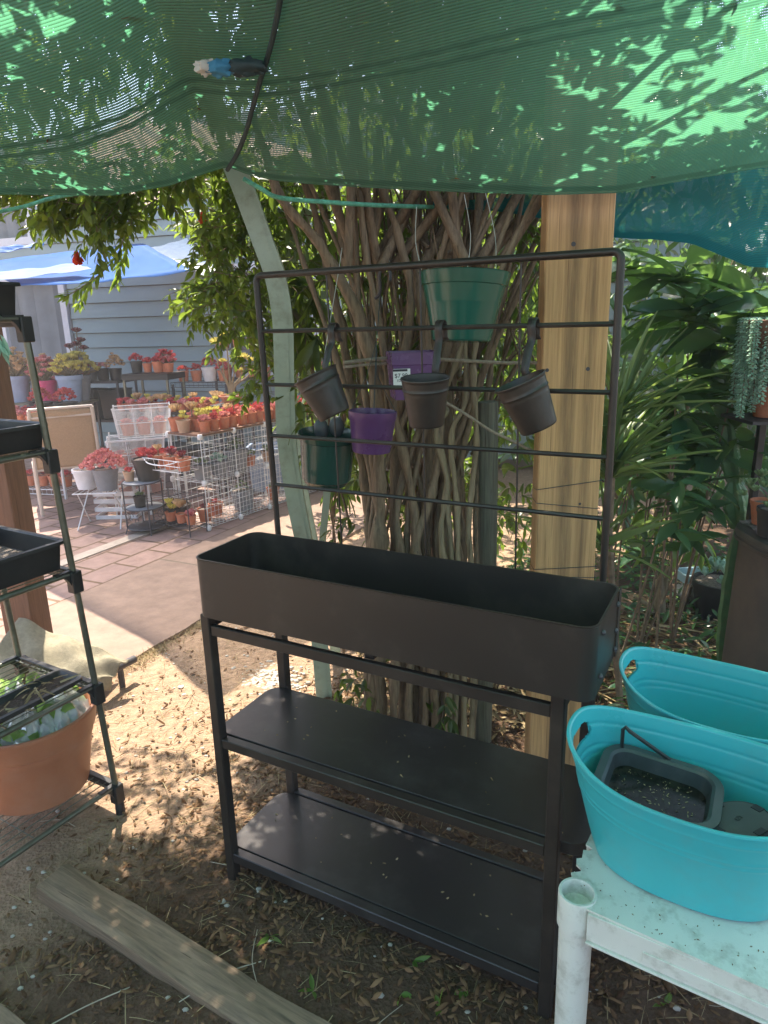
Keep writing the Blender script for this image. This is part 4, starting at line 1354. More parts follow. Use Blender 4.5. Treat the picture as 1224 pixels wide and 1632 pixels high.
# teal net
LOW = [(690, 333), (780, 340), (866, 350), (920, 360), (980, 372), (1040, 378), (1100, 391), (1140, 410), (1190, 430), (1240, 430), (1330, 405), (1500, 380), (1900, 350)]
UPP = [(690, 318), (780, 316), (866, 300), (920, 280), (980, 265), (1040, 255), (1100, 240), (1140, 230), (1190, 220), (1240, 215), (1330, 205), (1500, 190), (1900, 160)]
def interp(T, x):
    for k in range(len(T) - 1):
        if T[k][0] <= x <= T[k + 1][0]:
            return T[k][1] + (x - T[k][0]) / (T[k + 1][0] - T[k][0]) * (T[k + 1][1] - T[k][1])
def teal(i, j):
    x = 690 + 1210 * i
    a = at(x, interp(LOW, x), 2.30); b = at(x, interp(UPP, x), 2.45)
    p = a.lerp(b, j)
    bulge = sin(pi * j) * 0.07 * min(1, i * 6)
    return p + Vector((0, -bulge + 0.012 * sin(9 * i + 7 * j) + 0.008 * sin(31 * i), 0.01 * sin(20 * i) * (1 - j)))
o = MB().grid(teal, 120, 16).build('teal_shade_net', 'teal_net', smooth=180)
set_uv(o, 120, 16, 2.6, 0.5, (0, 1))
tag(o, 'dark teal shade net drooping behind the pine post at upper right', 'shade net')
# ropes
o = MB().tube(smooth_path([at(388, 285, 2.0), at(415, 300, 2.0), at(445, 315, 2.0), at(520, 322, 2.05), at(600, 327, 2.1), at(690, 330, 2.25)], 6), 0.006, 8).build('net_rope', 'green_rope')
tag(o, 'green rope stretched from the arch top to the rolled teal net', 'rope')
o = MB().tube(smooth_path([at(-30, 343, 1.99), at(35, 330, 1.99), at(85, 315, 1.98), at(140, 306, 1.97)], 6), 0.005, 8).build('net_rope', 'green_rope')
tag(o, 'pale green rope at the far left hem of the shade net', 'rope')

# ================================================================ HANGING PLASTIC POTS
def hang_line(name, pts, lab, r=0.0009, mat='clear_line'):
    o = MB().tube(pts, r, 5).build(name, mat)
    return tag(o, lab, 'line')
c = at(740, 436, 1.93)
g = thing('hanging_basket', c, 'large glossy green plastic hanging basket at the top of the trellis', 'hanging basket')
Rt = Matrix.Rotation(0.05, 3, 'Y') @ Matrix.Rotation(-0.06, 3, 'X')
R0, H = 0.121, 0.175
MB().lathe([(0, -H), (.074, -H), (.078, -H + .004), (.080, -H + .012), (.106, -.04), (.1085, -.036), (.1085, -.034), (.113, -.032), (R0, -.002), (R0 + .002, 0), (R0 - .002, .001), (.109, -.034), (.076, -H + .01), (0, -H + .008)], c, 48, R=Rt).build('pot_body', 'green_plastic', g, smooth=30)
for (x0, y0, x1, y1) in ((672, 430, 664, 330), (790, 440, 772, 300), (745, 428, 740, 310)):
    p0, p1 = at(x0, y0, 1.93), at(x1, y1, 2.0)
    MB().tube(smooth_path([p0, p0.lerp(p1, .45) + Vector((0.012 if x0 > 700 else -.01, 0, 0)), p1], 6), 0.0010, 5).build('hanger_wire', 'clear_line', g)
c = at(657, 560, 2.02)
g = thing('square_pot', c + Vector((0, 0, -0.13)), 'square purple plastic pot with a white price label, behind the middle black pot', 'pot', rz=0.12)
m_ = MB(); hw, hb = 0.068, 0.058
def sq(z, h_): return [(-h_, -h_, z), (h_, -h_, z), (h_, h_, z), (-h_, h_, z)]
vs = sq(0, hb) + sq(.095, hw * .95) + sq(.097, hw) + sq(.13, hw) + sq(.13, hw - .003) + sq(.01, hb - .003)
fs = [(i * 4 + k, i * 4 + (k + 1) % 4, (i + 1) * 4 + (k + 1) % 4, (i + 1) * 4 + k) for i in range(5) for k in range(4)] + [(3, 2, 1, 0), (20, 21, 22, 23)]
m_.add(vs, fs).build('pot_body', 'purple_plastic', g, world=False, smooth=20)
lb = MB().box((-0.042, -hw - .0012, 0.062), (0.048, 0.001, 0.05)).build('price_label', 'label_white', g, world=False, smooth=0)
MB().box((-0.046, -hw - .0020, 0.083), (0.040, 0.0006, 0.006)).build('print_bar', 'label_ink', lb, world=False, smooth=0).parent = lb
def text(s_, size, loc, rot, mat, parent, name='lettering', ext=0.0003, align='CENTER'):
    cu = bpy.data.curves.new(name, 'FONT'); cu.body = s_; cu.size = size; cu.extrude = ext; cu.align_x = align; cu.align_y = 'CENTER'
    tmp = bpy.data.objects.new(name, cu); scene.collection.objects.link(tmp)
    dg = bpy.context.evaluated_depsgraph_get()
    me = bpy.data.meshes.new_from_object(tmp.evaluated_get(dg))
    bpy.data.objects.remove(tmp)
    o_ = bpy.data.objects.new(name, me); me.materials.clear(); me.materials.append(M[mat]); link(o_, parent); o_.location = loc; o_.rotation_euler = rot
    return o_
text('$7.99', 0.0165, (-0.044, -hw - .0021, 0.068), (pi / 2, 0, 0), 'label_ink', lb)
text('1D  -', 0.010, (-0.046, -hw - .0021, 0.055), (pi / 2, 0, 0), 'label_ink', lb)
for k in range(11):
    MB().box((-0.038 + k * 0.0021, -hw - .0020, 0.045), (0.0009 if k % 3 else 0.0014, 0.0006, 0.009)).build('bar_line', 'label_ink', lb, world=False, smooth=0)
hang_line('hanging_line', [at(606, 470, 2.1), at(600, 545, 1.98), at(596, 652, 1.95)], 'thin dark line holding up the round purple pot', 0.0012, 'dark_cord')
c = at(594, 655, 1.95)
g = thing('round_pot', c, 'round purple plastic pot hanging at the third trellis bar', 'pot')
MB().lathe([(0, -.115), (.053, -.115), (.055, -.111), (.0645, -.025), (.067, -.022), (.069, 0), (.0665, .001), (.063, -.024), (.052, -.108), (0, -.108)], c, 40, R=Matrix.Rotation(0.06, 3, 'Y')).build('pot_body', 'purple_plastic', g)
for dx in (-.064, .064):
    MB().tube([c + Vector((dx, 0, -.004)), c + Vector((dx * .2, 0.02, .10)), at(600, 545, 1.98)], 0.0009, 5).build('hanger_wire', 'dark_cord', g)
c = at(522, 690, 2.02)
g = thing('green_pot', c, 'dark green glossy plastic pot with scalloped foot, low on the left of the trellis', 'pot')
MB().lathe([(0, -.155), (.062, -.155), (.066, -.150), (.069, -.142), (.074, -.138), (.080, -.02), (.086, -.016), (.088, 0), (.085, .001), (.078, -.02), (.070, -.13), (0, -.135)], c, 40, R=Matrix.Rotation(0.08, 3, 'Y') @ Matrix.Rotation(.1, 3, 'X')).build('pot_body', 'dark_green_plastic', g)
for k, (dx, dz) in enumerate(((-0.018, .012), (.028, .018))):
    lump(c + Vector((dx, 0.0, dz)), .022, .012, .030, k + 2, amp=.05).build('stone', 'grey_plastic', g)
m_ = MB(); fl = []
for k in range(6):
    m_.tube([c + Vector((.02, 0.01, 0)), c + Vector((.02 + .03 * cos(k), .01, .09 + .012 * k))], 0.0009, 4)
m_.build('dry_stems', 'clear_line', g)
hang_line('hanging_line', [at(508, 640, 2.02), at(518, 560, 2.05), at(540, 430, 2.1), at(545, 395, 2.12)], 'thin pale line holding the dark green pot', 0.0010)
# S hook on a branch
o = MB().tube(smooth_path([at(622, 447, 1.95), at(621, 433, 1.95), at(612, 428, 1.95), at(605, 437, 1.95), at(606, 465, 1.97), at(598, 476, 1.98)], 6), 0.0042, 8).build('hook', 'dark_iron')
tag(o, 'dark curved metal hook hanging from a branch left of the green basket', 'hook')
o = MB().tube(smooth_path([at(548, 578, 2.02), at(620, 571, 2.06), at(700, 573, 2.12), at(800, 578, 2.15), at(866, 578, 2.12)], 6), 0.0055, 7).build('tie_rope', 'rope')
tag(o, 'old straw coloured rope tied across the tree stems', 'rope')
o = MB().tube(smooth_path([at(548, 585, 2.03), at(620, 579, 2.07), at(700, 580, 2.13)], 6), 0.0045, 7).build('tie_rope', 'rope')
tag(o, 'second strand of old rope just below the one across the stems', 'rope')
o = MB().tube(smooth_path([at(708, 640, 2.10), at(742, 660, 2.1), at(780, 685, 2.1), at(815, 702, 2.12), at(850, 720, 2.14)], 6), 0.0045, 7).build('tie_rope', 'rope')
tag(o, 'twisted pale rope slanting down to the pine post', 'rope')

# ================================================================ GREENERY AT THE RIGHT
def broad_plant(name, base, clusters, Lr, wr, mat, label, cat='shrub', kind='lance', n=9, up=0.2, stems=True, droop=.3, tone=None):
    r = thing(name, base, label, cat)
    P_, D_ = [], []
    m_ = MB()
    for c in clusters:
        k0 = n + random.randint(-2, 2)
        for k in range(k0):
            a = 2 * pi * k / k0 + random.random() * .8
            P_.append(c + Vector((0, 0, random.uniform(-.03, .03))))
            D_.append(Vector((cos(a), sin(a), up + random.uniform(-.5, .45))))
        if stems and random.random() < 3 / len(clusters):
            b = Vector(base)
            md = b.lerp(c, .5) + Vector((random.uniform(-.05, .05), random.uniform(-.05, .05), .05))
            m_.tube(smooth_path([b, md, c], 5), [0.006 - .0004 * q for q in range(11)], 6)
    nn = len(P_)
    l = RNG.uniform(Lr[0], Lr[1], nn)
    leaves('foliage', P_, D_, l, l * wr, mat, r, kind=kind, droop=droop, tone=tone)
    if stems: m_.build('stem', 'twig', r)
    return r
def cl(poly, n, y0, y1): return sample_poly(poly, n, y0, y1)
broad_plant('broad_leaf_shrub', (1.35, 3.0, 0), cl([(1000, 380), (1224, 430), (1300, 560), (1224, 620), (1100, 560), (1000, 500)], 24, 2.55, 3.2), (.18, .30), .36, 'leaf_big', 'tall shrub with broad dark bluish leaves under the teal net')
broad_plant('broad_leaf_shrub', (1.15, 2.9, 0), cl([(1010, 560), (1180, 600), (1190, 760), (1090, 800), (1010, 740)], 14, 2.7, 3.2), (.18, .30), .34, 'leaf_big', 'lower shrub with long glossy leaves between the arch of spiky leaves and the cactus')
# the pale leaved shoot
broad_plant('young_loquat', (1.12, 2.62, 0), [at(1078, 625, 2.6), at(1085, 655, 2.6)], (.16, .22), .30, 'leaf_big', 'young plant with a whorl of large leaves and a yellowing tip leaf', n=8, up=.0, droop=.4)
c = at(1072, 600, 2.58)
yl = [tuple(c)] * 4
o = leaves('yellow_leaf', yl, [(-.2, 0, 1), (.3, -.1, .8), (.7, 0, .5), (-.6, -.1, .7)], [.09, .1, .09, .1], .038, 'leaf_fresh', None, tone=np.array([1, 1, .9, .8]))
tag(o, 'bright yellow green new leaves at the centre of the loquat whorl', 'leaves')
broad_plant('garden_shrub', (1.0, 2.75, 0), cl([(985, 700), (1120, 690), (1150, 800), (1140, 880), (1000, 900)], 22, 2.45, 2.95), (.10, .17), .33, 'leaf_big', 'leafy knee high shrub filling the bed behind the planter box end', n=8, droop=.35)
# strap-leaved spiky plant
r = thing('spiky_dracaena', (0.93, 2.45, 0), 'spiky strap leaved plant with striped narrow leaves right of the trellis', 'plant')
P_, D_ = [], []
for c, n_, s_ in ((at(975, 745, 2.42), 60, 1.0), (at(985, 660, 2.45), 44, .8), (at(960, 860, 2.4), 26, .8)):
    for k in range(n_):
        a = random.uniform(0, 2 * pi); e = random.uniform(.15, 1.35)
        P_.append(c + Vector((0, 0, random.uniform(-.05, .03)))); D_.append(Vector((cos(a) * cos(e), sin(a) * cos(e) * .8, sin(e))))
leaves('foliage', P_, D_, RNG.uniform(.22, .40, len(P_)), RNG.uniform(.016, .026, len(P_)), 'leaf_strap', r, kind='strap', droop=.22, fold=-.3)
MB().tube([(0.93, 2.45, -.02), tuple(at(970, 860, 2.42)), tuple(at(975, 745, 2.42)), tuple(at(985, 660, 2.45))], 0.014, 8).build('stem', 'twig', r)
# low plant with bright pointed leaves near the trellis foot
b0 = gnd(1052, 985, 0.0)
low = thing('peach_seedling', b0, 'small sapling with light green pointed leaves above the bare stump', 'sapling')
cs = cl([(965, 760), (1060, 770), (1150, 850), (1160, 900), (1040, 900), (980, 870)], 18, b0.y - .35, b0.y + .1)
P_, D_ = [], []
for c in cs:
    for k in range(6):
        a = random.uniform(0, 2 * pi)
        P_.append(c); D_.append(Vector((cos(a) * .7, sin(a) * .4, -0.55 + random.uniform(-.4, .4))))
leaves('foliage', P_, D_, RNG.uniform(.09, .15, len(P_)), RNG.uniform(.028, .040, len(P_)), 'leaf_fresh', low, droop=.3, tone=RNG.uniform(0, .7, len(P_)))
m_ = MB()
m_.tube([b0, b0 + Vector((-.01, 0, .10)), b0 + Vector((-.02, 0, .22))], [.034, .028, .020], 12)
for c in cs[:7]: m_.tube(smooth_path([b0 + Vector((-.02, 0, .2)), (b0 + c) / 2 + Vector((0, 0, .08)), c], 4), 0.0030, 5)
for q in ((-.14, .02, .12), (-.12, -.03, .07), (.03, .02, .30)): m_.tube([b0 + Vector((0, 0, .02)), b0 + Vector(q) * .6 + Vector((0, 0, .01)), b0 + Vector(q)], [.016, .013, .008], 8)
m_.build('stem', 'bark_pale', low)
# background shrubs closing the view
def bg_shrub(base, half, z0, z1, n, label, mat='leaf_mid', L=.09, W=.036, name='background_shrub'):
    r = thing(name, base, label, 'shrub')
    pts = []
    for _ in range(n):
        d = Vector(RNG.normal(size=3)).normalized() * random.uniform(.45, 1.0) ** .6
        pts.append(Vector(base) + Vector((d.x * half[0], d.y * half[1], (z0 + z1) / 2 + d.z * (z1 - z0) / 2)))
    st = [(p, Vector(RNG.normal(size=3))) for p in pts if p.z > .03]
    pl, P_, D_ = twigs_with_leaves(st, 3, L * .8, lambda p, i: (0, 0, -.2), L, L * .5)
    l = RNG.uniform(.7, 1.2, len(P_)) * L
    leaves('crown', P_, D_, l, l * W / L, mat, r, droop=.3)
    m_ = MB()
    for k in range(4):
        q = random.choice(pts)
        m_.tube(smooth_path([Vector(base) - Vector((0, 0, .05)), Vector(base).lerp(q, .5) + Vector((0, 0, .1)), q], 4), [.02 - .0018 * t for t in range(9)], 6)
    m_.build('trunk', 'bark', r)
bg_shrub((0.35, 3.9, 0), (.9, .5), 0.25, 3.0, 330, 'leafy dark shrub filling the gap behind the tree stems')
bg_shrub((1.7, 4.3, 0), (1.1, .6), 0.3, 3.2, 420, 'dense dark shrub behind the broad leaved plants', 'leaf_big', .13, .05)
bg_shrub((3.4, 5.0, 0), (1.3, .9), 0.1, 3.4, 380, 'dense dark shrub at the far right behind the cactus', 'leaf_big', .13, .05)
bg_shrub((0.2, 5.9, 0), (1.2, .7), 0.7, 3.6, 420, 'tall shrub by the house wall seen between the stems', 'leaf_pom', .09, .034)
bg_shrub((2.4, 6.6, 0), (1.8, .8), 0.0, 4.0, 520, 'tall evergreen shrub beyond the garden bed', 'leaf_mid', .12, .05)
fn = thing('board_fence', (1.6, 7.6, 0), 'dark weathered board fence behind the garden bed', 'fence')
m_ = MB()
for k in range(44):
    m_.box((0.35 + k * .125, 7.6 + .12 * sin(k * 1.0) * .02, 0.95), (.118, .018, 1.9 + .01 * (k % 3)))
m_.build('boards', 'stake_wood', fn, smooth=0)

# dry strap leaves on the bed
P_, D_ = [], []
for _ in range(260):
    q = Vector((random.uniform(.75, 1.9), random.uniform(2.0, 3.6), 0))
    q.z = gz(q.x, q.y) + random.uniform(0, .05)
    a = random.gauss(-.5, .7)
    P_.append(q); D_.append(Vector((cos(a), sin(a), random.uniform(-.02, .15))))
o = leaves('fallen_straps', P_, D_, RNG.uniform(.15, .42, len(P_)), RNG.uniform(.008, .016, len(P_)), 'dry_straw', None, kind='strap', droop=.1, fold=-.3, tone=RNG.uniform(0, 1, len(P_)))
tag(o, 'dry fallen strap leaves lying over the garden bed', 'dry leaves', kind='stuff')

# cactus
b0 = gnd(1168, 880, 0); b0.y
cac = MB()
def cactus_seg(z0, z1, r0, base, lean=(0, 0)):
    N = 14
    nrib = 4
    vs = []; n = 24
    for i in range(N + 1):
        t = i / N
        rr = r0 * (0.72 + .42 * sin(pi * min(1, t * 1.05)) ** .8) * (1 if t < .93 else .75)
        cx = base[0] + lean[0] * t; cy = base[1] + lean[1] * t
        for k in range(n):
            th = 2 * pi * k / n
            r_ = rr * (0.55 + .6 * abs(cos(th * nrib / 2)) ** 1.6) * (1 + .06 * sin(i * 2.3))
            vs.append((cx + r_ * cos(th), cy + r_ * sin(th), z0 + (z1 - z0) * t))
    fs = [(i * n + k, i * n + (k + 1) % n, (i + 1) * n + (k + 1) % n, (i + 1) * n + k) for i in range(N) for k in range(n)]
    fs.append(tuple(N * n + k for k in range(n)))
    cac.add(vs, fs)
ctop = at(1157, 632, 2.75); cbot = at(1180, 860, 2.75)
pm('cactus_skin', (0.10, 0.20, 0.08), rough=0.5, var=0.25, scale=20, dirt=(0.22, 0.2, 0.1), dirt_amt=0.5, dirt_scale=30)
zs_ = [cbot.z - .25, cbot.z + .05, cbot.z + .25, ctop.z - .08, ctop.z]
cr_ = thing('cactus', (cbot.x, 2.75, 0), 'tall knobbly ribbed column cactus beside the black rack pole', 'cactus')
x_at = lambda z: ctop.x + (cbot.x - ctop.x) * (ctop.z - z) / (ctop.z - cbot.z)
cactus_seg(0, zs_[1], .045, (cbot.x, 2.75)); cactus_seg(zs_[1], zs_[2], .044, (x_at(zs_[1]), 2.75), (x_at(zs_[2]) - x_at(zs_[1]), 0))
cactus_seg(zs_[2], zs_[3], .040, (x_at(zs_[2]), 2.75), (x_at(zs_[3]) - x_at(zs_[2]), 0)); cactus_seg(zs_[3] - .005, zs_[4], .046, (x_at(zs_[3]), 2.75), (0, 0))
cac.build('stem', 'cactus_skin', cr_)
m_ = MB()
for k in range(150):
    z = random.uniform(.1, ctop.z); th = round(random.uniform(0, 4)) * pi / 2
    c = Vector((x_at(z) + .046 * cos(th), 2.75 + .046 * sin(th), z))
    for q in range(2):
        m_.tube([c, c + Vector((cos(th + random.uniform(-.6, .6)), sin(th + random.uniform(-.6, .6)), random.uniform(-.5, .5))) * .014], .0006, 3)
m_.build('spines', 'clear_line', cr_)['kind'] = 'stuff'

# ================================================================ WHITE PLASTIC TABLE AND TUBS
TA = -0.575
TU = Vector((cos(TA), sin(TA), 0)); TN = Vector((-sin(TA), cos(TA), 0))
TO = Vector((0.292, 0.955, 0)) - TU * 0.02 - TN * 0.02          # table corner (outside), front left
tab = thing('plastic_table', TO, 'white plastic utility table with a round socket in its chipped corner', 'table', rz=TA)
TZ_ = 0.60
m_ = MB()
# top skin with chipped left edge
outl = [(.034 + .0322 * cos(radians(a_)), .036 + .0322 * sin(radians(a_))) for a_ in (122, 95, 70, 45, 20, -5, -30, -50)] + [(0.30, 0.004), (0.75, 0.004), (0.80, 0.02), (0.80, 0.60), (0.02, 0.60), (0.012, 0.50), (0.012, 0.155), (0.026, 0.150), (0.022, 0.142), (0.012, 0.139), (0.016, 0.118), (0.008, 0.112), (0.012, 0.098), (0.022, 0.092), (0.024, 0.086), (0.010, 0.074)]
m_.prism([Vector((x, y, TZ_ - .004)) for x, y in outl], .004)
m_.build('table_top', 'white_plastic', tab, world=False, smooth=20)
m_ = MB()
# apron, with the raised panel along its front
for (x0, x1, y0, y1, z0, z1) in ((.06, .79, .006, .012, .542, .5955), (.012, .018, .16, .58, .542, .5955), (.012, .018, .06, .085, .542, .5955), (.79, .796, .02, .59, .542, .5955),
                                 (.15, .68, .003, .0065, .549, .570), (.06, .79, .001, .012, .537, .5415)):
    m_.box(((x0 + x1) / 2, (y0 + y1) / 2, (z0 + z1) / 2), (x1 - x0, y1 - y0, z1 - z0), bev=.0008)
m_.build('apron', 'white_plastic', tab, world=False, smooth=20)
m_ = MB()
m_.lathe([(.0245, .537), (.0325, .537), (.0325, .600), (.0315, .603), (.0275, .603), (.0262, .600), (.0262, .575), (0, .574)], (.034, .036, 0), 32)
m_.build('corner_socket', 'white_plastic', tab, world=False, smooth=30)
for (x, y) in ((.034, .036), (.765, .045), (.765, .56), (.045, .56)):
    p = TO + TU * x + TN * y
    MB().lathe([(0, gz(p.x, p.y) - .004), (.0245, gz(p.x, p.y) - .004), (.0265, .10), (.0285, .537)], (x, y, 0), 24).build('leg', 'white_plastic', tab, world=False)

def superell(a, b, th, p=2.35):
    c, s = cos(th), sin(th)
    return (a * math.copysign(abs(c) ** (2 / p), c), b * math.copysign(abs(s) ** (2 / p), s))
def tub(u, n_, zb, label, A=0.212, B=0.142, H=0.222, rz=0.0):
    base = TO * 1.0
    cpos = TU * u + TN * n_
    r = thing('oval_tub', (cpos.x, cpos.y, zb), label, 'tub', 'teal plastic oval tubs on the white table', rz=TA + rz)
    n = 200; K = 96
    rings = []
    def rim_h(th):        # rises to the handles at both ends
        return H * (0.90 + 0.16 * abs(cos(th)) ** 2.6)
    def prof(t):          # radius factor from foot to rim
        return 0.70 + 0.28 * t ** 0.85
    vs, fs = [], []
    def ring(t, inset, dz=0.0, sc=0.0):
        row = []
        for k in range(n):
            th = 2 * pi * k / n
            f = prof(t)
            for q, w2 in ((.64, .02), (.70, .02), (.88, .02)):
                f += 0.006 * math.exp(-((t - q) / .013) ** 2)
            x, y = superell(A * f - inset + sc, B * (f - .07 * (1 - t)) - inset + sc, th)
            row.append((x, y, rim_h(th) * t + dz))
        return row
    R_ = [ring(0.0, .012, 0), ring(0.0, .003, .002)]
    for i in range(K + 1): R_.append(ring(.03 + .97 * i / K, 0, 0))
    R_.append(ring(1.0, 0, .001, .005)); R_.append(ring(1.0, 0, .0045, .0045)); R_.append(ring(1.0, 0, .0050, .001)); R_.append(ring(1.0, .0025, .003, 0))
    for i in range(K, -1, -1): R_.append(ring(.03 + .97 * i / K, .003, 0))
    R_.append(ring(0.03, .02, -.002))
    vs = [v for row in R_ for v in row]
    nr = len(R_)
    fs = []
    for i in range(nr - 1):
        for k in range(n):
            k2 = (k + 1) % n
            q = [i * n + k, i * n + k2, (i + 1) * n + k2, (i + 1) * n + k]
            # hand holes at both ends
            cx = sum(vs[a][0] for a in q) / 4; cy = sum(vs[a][1] for a in q) / 4; cz = sum(vs[a][2] for a in q) / 4
            if abs(cx) > A * .75 and ((cy / .046) ** 4 + ((cz - H * .90) / .0150) ** 4) < 1 and 2 < i < nr - 3:
                continue
            fs.append(tuple(q))
    fs.append(tuple(range(n))[::-1]); fs.append(tuple((nr - 1) * n + k for k in range(n)))
    m_ = MB().add(vs, fs)
    o = m_.build('tub_body', 'teal_plastic', r, world=False, smooth=55)
    return r
t1 = tub(-0.117, 1.122, TZ_ + .0005, 'teal plastic oval tub in front, holding a grey tray and an upturned pot')
t2 = tub(-0.100, 1.410, TZ_ + .0005, 'empty teal plastic oval tub standing behind the full one', rz=-.03)
# soil heap in the tub, tray on it, upturned pot, stick
def tubpt(x, y, z):
    return t1.location + TU * x + TN * y + Vector((0, 0, z))
s_ = MB()
def P(i, j):
    x, y = (i * 2 - 1) * .153, (j * 2 - 1) * .092
    d = (x / .155) ** 2 + (y / .095) ** 2
    k = 1 / max(1, sqrt(d) * 1.02)
    return tubpt(x * k, y * k, .065 + .012 * sin(40 * x) * sin(50 * y + 1) + .006 * sin(97 * x + 3) * sin(83 * y))
s_.grid(P, 50, 30)
o = s_.build('potting_soil', 'soil', smooth=60)
tag(o, 'dark loose potting soil in the bottom of the front teal tub', 'soil', kind='stuff')
ctr = tubpt(-0.062, 0.015, .073)
tr = thing('grey_tray', ctr, 'grey plastic wash tray of murky water sitting in the front teal tub', 'tray', rz=TA + 0.06)
tr.rotation_euler = (0.05, 0.07, TA + .06)
def tray_mesh(w_, d_, h_, wall=.003, flare=.016, lip=.012, r=.035):
    rings = []
    def rr(dx, z): return [(x, y, z) for x, y in rrect(-w_ / 2 - dx, w_ / 2 + dx, -d_ / 2 - dx, d_ / 2 + dx, r + dx)]
    R_ = [rr(-flare, 0), rr(0, h_), rr(lip, h_ + .002), rr(lip + .001, h_ - .004), rr(lip + .003, h_ - .004), rr(lip + .002, h_ + .005), rr(0, h_ + .006), rr(-wall - .002, h_ + .002), rr(-flare - wall, wall)]
    n = len(R_[0]); vs = [v for q in R_ for v in q]
    fs = [(i * n + k, i * n + (k + 1) % n, (i + 1) * n + (k + 1) % n, (i + 1) * n + k) for i in range(len(R_) - 1) for k in range(n)]
    fs.append(tuple(range(n))[::-1]); fs.append(tuple((len(R_) - 1) * n + k for k in range(n)))
    return MB().add(vs, fs)
tray_mesh(.180, .140, .070).build('tray_body', 'grey_plastic', tr, world=False, smooth=35)
w_ = MB().prism([Vector((x, y, .0)) for x, y in rrect(-.080, .080, -.060, .060, .03)], .046)
w_.build('murky_water', 'water_dirty', tr, world=False, smooth=20)
P_, D_ = [], []
for _ in range(90):
    P_.append((random.uniform(-.07, .07), random.uniform(-.052, .052), .047)); D_.append((random.gauss(0, 1), random.gauss(0, 1), random.uniform(0, .1)))
leaves('floating_bits', P_, D_, RNG.uniform(.002, .008, 90), .002, 'dry_straw', tr, world=False)
c = tubpt(.090, -.004, .076)
up = thing('upturned_pot', c, 'black plastic nursery pot lying upside down in the front teal tub', 'pot')
Ru = Matrix.Rotation(-.12, 3, 'X') @ Matrix.Rotation(-.22, 3, 'Y')
MB().lathe([(.060, -.045), (.058, -.045), (.056, -.040), (.053, .060), (.052, .064), (.050, .066), (.048, .0635), (.010, .0635), (.008, .066), (.0, .066)], c, 40, R=Ru).build('pot_body', 'black_plastic', up, smooth=35)
MB().lathe([(.048, .0655), (.048, .0662), (.0, .0664)], c, 40, R=Ru).build('pot_base', 'grey_plastic', up, smooth=35)
for k in range(4):
    a = k * pi / 2 + .35
    q = Ru @ Vector((.043 * cos(a), .043 * sin(a), .0668))
    MB().box(c + q, (.012, .018, .0012), R=Ru @ Matrix.Rotation(a, 3, 'Z')).build('drain_hole', 'label_ink', up, smooth=0)
pk = [Ru @ Vector((.007 * (1 - t) * cos(t * 9), .007 * (1 - t) * sin(t * 9), .0675)) + c for t in np.linspace(0, 1, 14)]
MB().tube(pk, .0009, 5).build('moulding_mark', 'grey_plastic', up)
o = MB().tube([tubpt(-.136, .078, .10), tubpt(-.136, .074, .195), tubpt(-.131, .074, .202), tubpt(-.124, .074, .196), tubpt(-.052, .090, .150)], .0038, 8).build('bent_rod', 'black_plastic')
tag(o, 'black bent rod leaning inside the front tub behind the grey tray', 'rod')
# specks on the table top
P_, D_ = [], []
for _ in range(150):
    u_, n2 = random.uniform(.03, .7), abs(random.gauss(.02, .05)) + .012
    P_.append(TO + TU * u_ + TN * n2 + Vector((0, 0, TZ_ + .001))); D_.append((random.gauss(0, 1), random.gauss(0, 1), .05))
o = leaves('debris', P_, D_, RNG.uniform(.001, .005, 150), .0018, 'dry_leaf')
tag(o, 'dirt specks and crumbs on the white table top', 'debris', kind='stuff')
c = TO + TU * .345 + TN * .02 + Vector((0, 0, TZ_ + .002))
o = leaves('dead_leaf', [tuple(c), tuple(c)], [(.2, -.5, .05), (-.1, .6, .2)], [.028, .018], .012, 'dry_leaf', tone=np.array([.8, .7]))
tag(o, 'small curled dead leaf on the front edge of the white table', 'leaf')

# ================================================================ BROWN BIN, POTS, BLACK POLE AT THE RIGHT EDGE
bx, by = at(1163, 900, 2.45).x, 2.12
bn = thing('storage_bin', (bx + .3, by + .25, 0), 'big dark brown plastic bin with a ridged lid at the right edge', 'bin')
m_ = MB()
def rbox(m, cx, cy, hx, hy, r, zs):
    rings = []
    for (z, g_) in zs:
        rings.append([(cx + x, cy + y, z) for x, y in rrect(-hx - g_, hx + g_, -hy - g_, hy + g_, max(.01, r + g_), 10)])
    n = len(rings[0]); vs = [v for q in rings for v in q]
    fs = [(i * n + k, i * n + (k + 1) % n, (i + 1) * n + (k + 1) % n, (i + 1) * n + k) for i in range(len(rings) - 1) for k in range(n)]
    fs.append(tuple(range(n))[::-1]); fs.append(tuple((len(rings) - 1) * n + k for k in range(n)))
    return m.add(vs, fs)
zt = at(1180, 848, 2.35).z
rbox(m_, bx + .3, by + .20, .30, .20, .14, [(-.02, .012), (.3, .006), (zt - .055, -.004), (zt - .055, .004), (zt - .05, .006)]).build('bin_body', 'brown_bin', bn, smooth=35)
m_ = MB()
rbox(m_, bx + .3, by + .20, .30, .20, .14, [(zt - .050, .008), (zt - .046, .014), (zt - .038, .014), (zt - .034, .009), (zt - .028, .009), (zt - .024, .014), (zt - .006, .010), (zt, -.01)]).build('lid', 'brown_bin', bn, smooth=35)
o = MB()
def P(i, j):
    x, y = bx + .03 + .5 * i, by + .03 + .33 * j
    return Vector((x, y, zt + .002 + .010 * sin(pi * i) * sin(pi * j) + .003 * sin(60 * x) * sin(70 * y)))
o = o.grid(P, 40, 40).build('soil_crust', 'gravel_top', smooth=60)
tag(o, 'crust of dirt and moss on top of the brown bin', 'soil', kind='stuff')
pl_ = at(1197, 780, 2.62)
pole = thing('rack_pole', (pl_.x + .01, 2.62, 0), 'slim black metal pole of a plant rack at the right edge', 'pole')
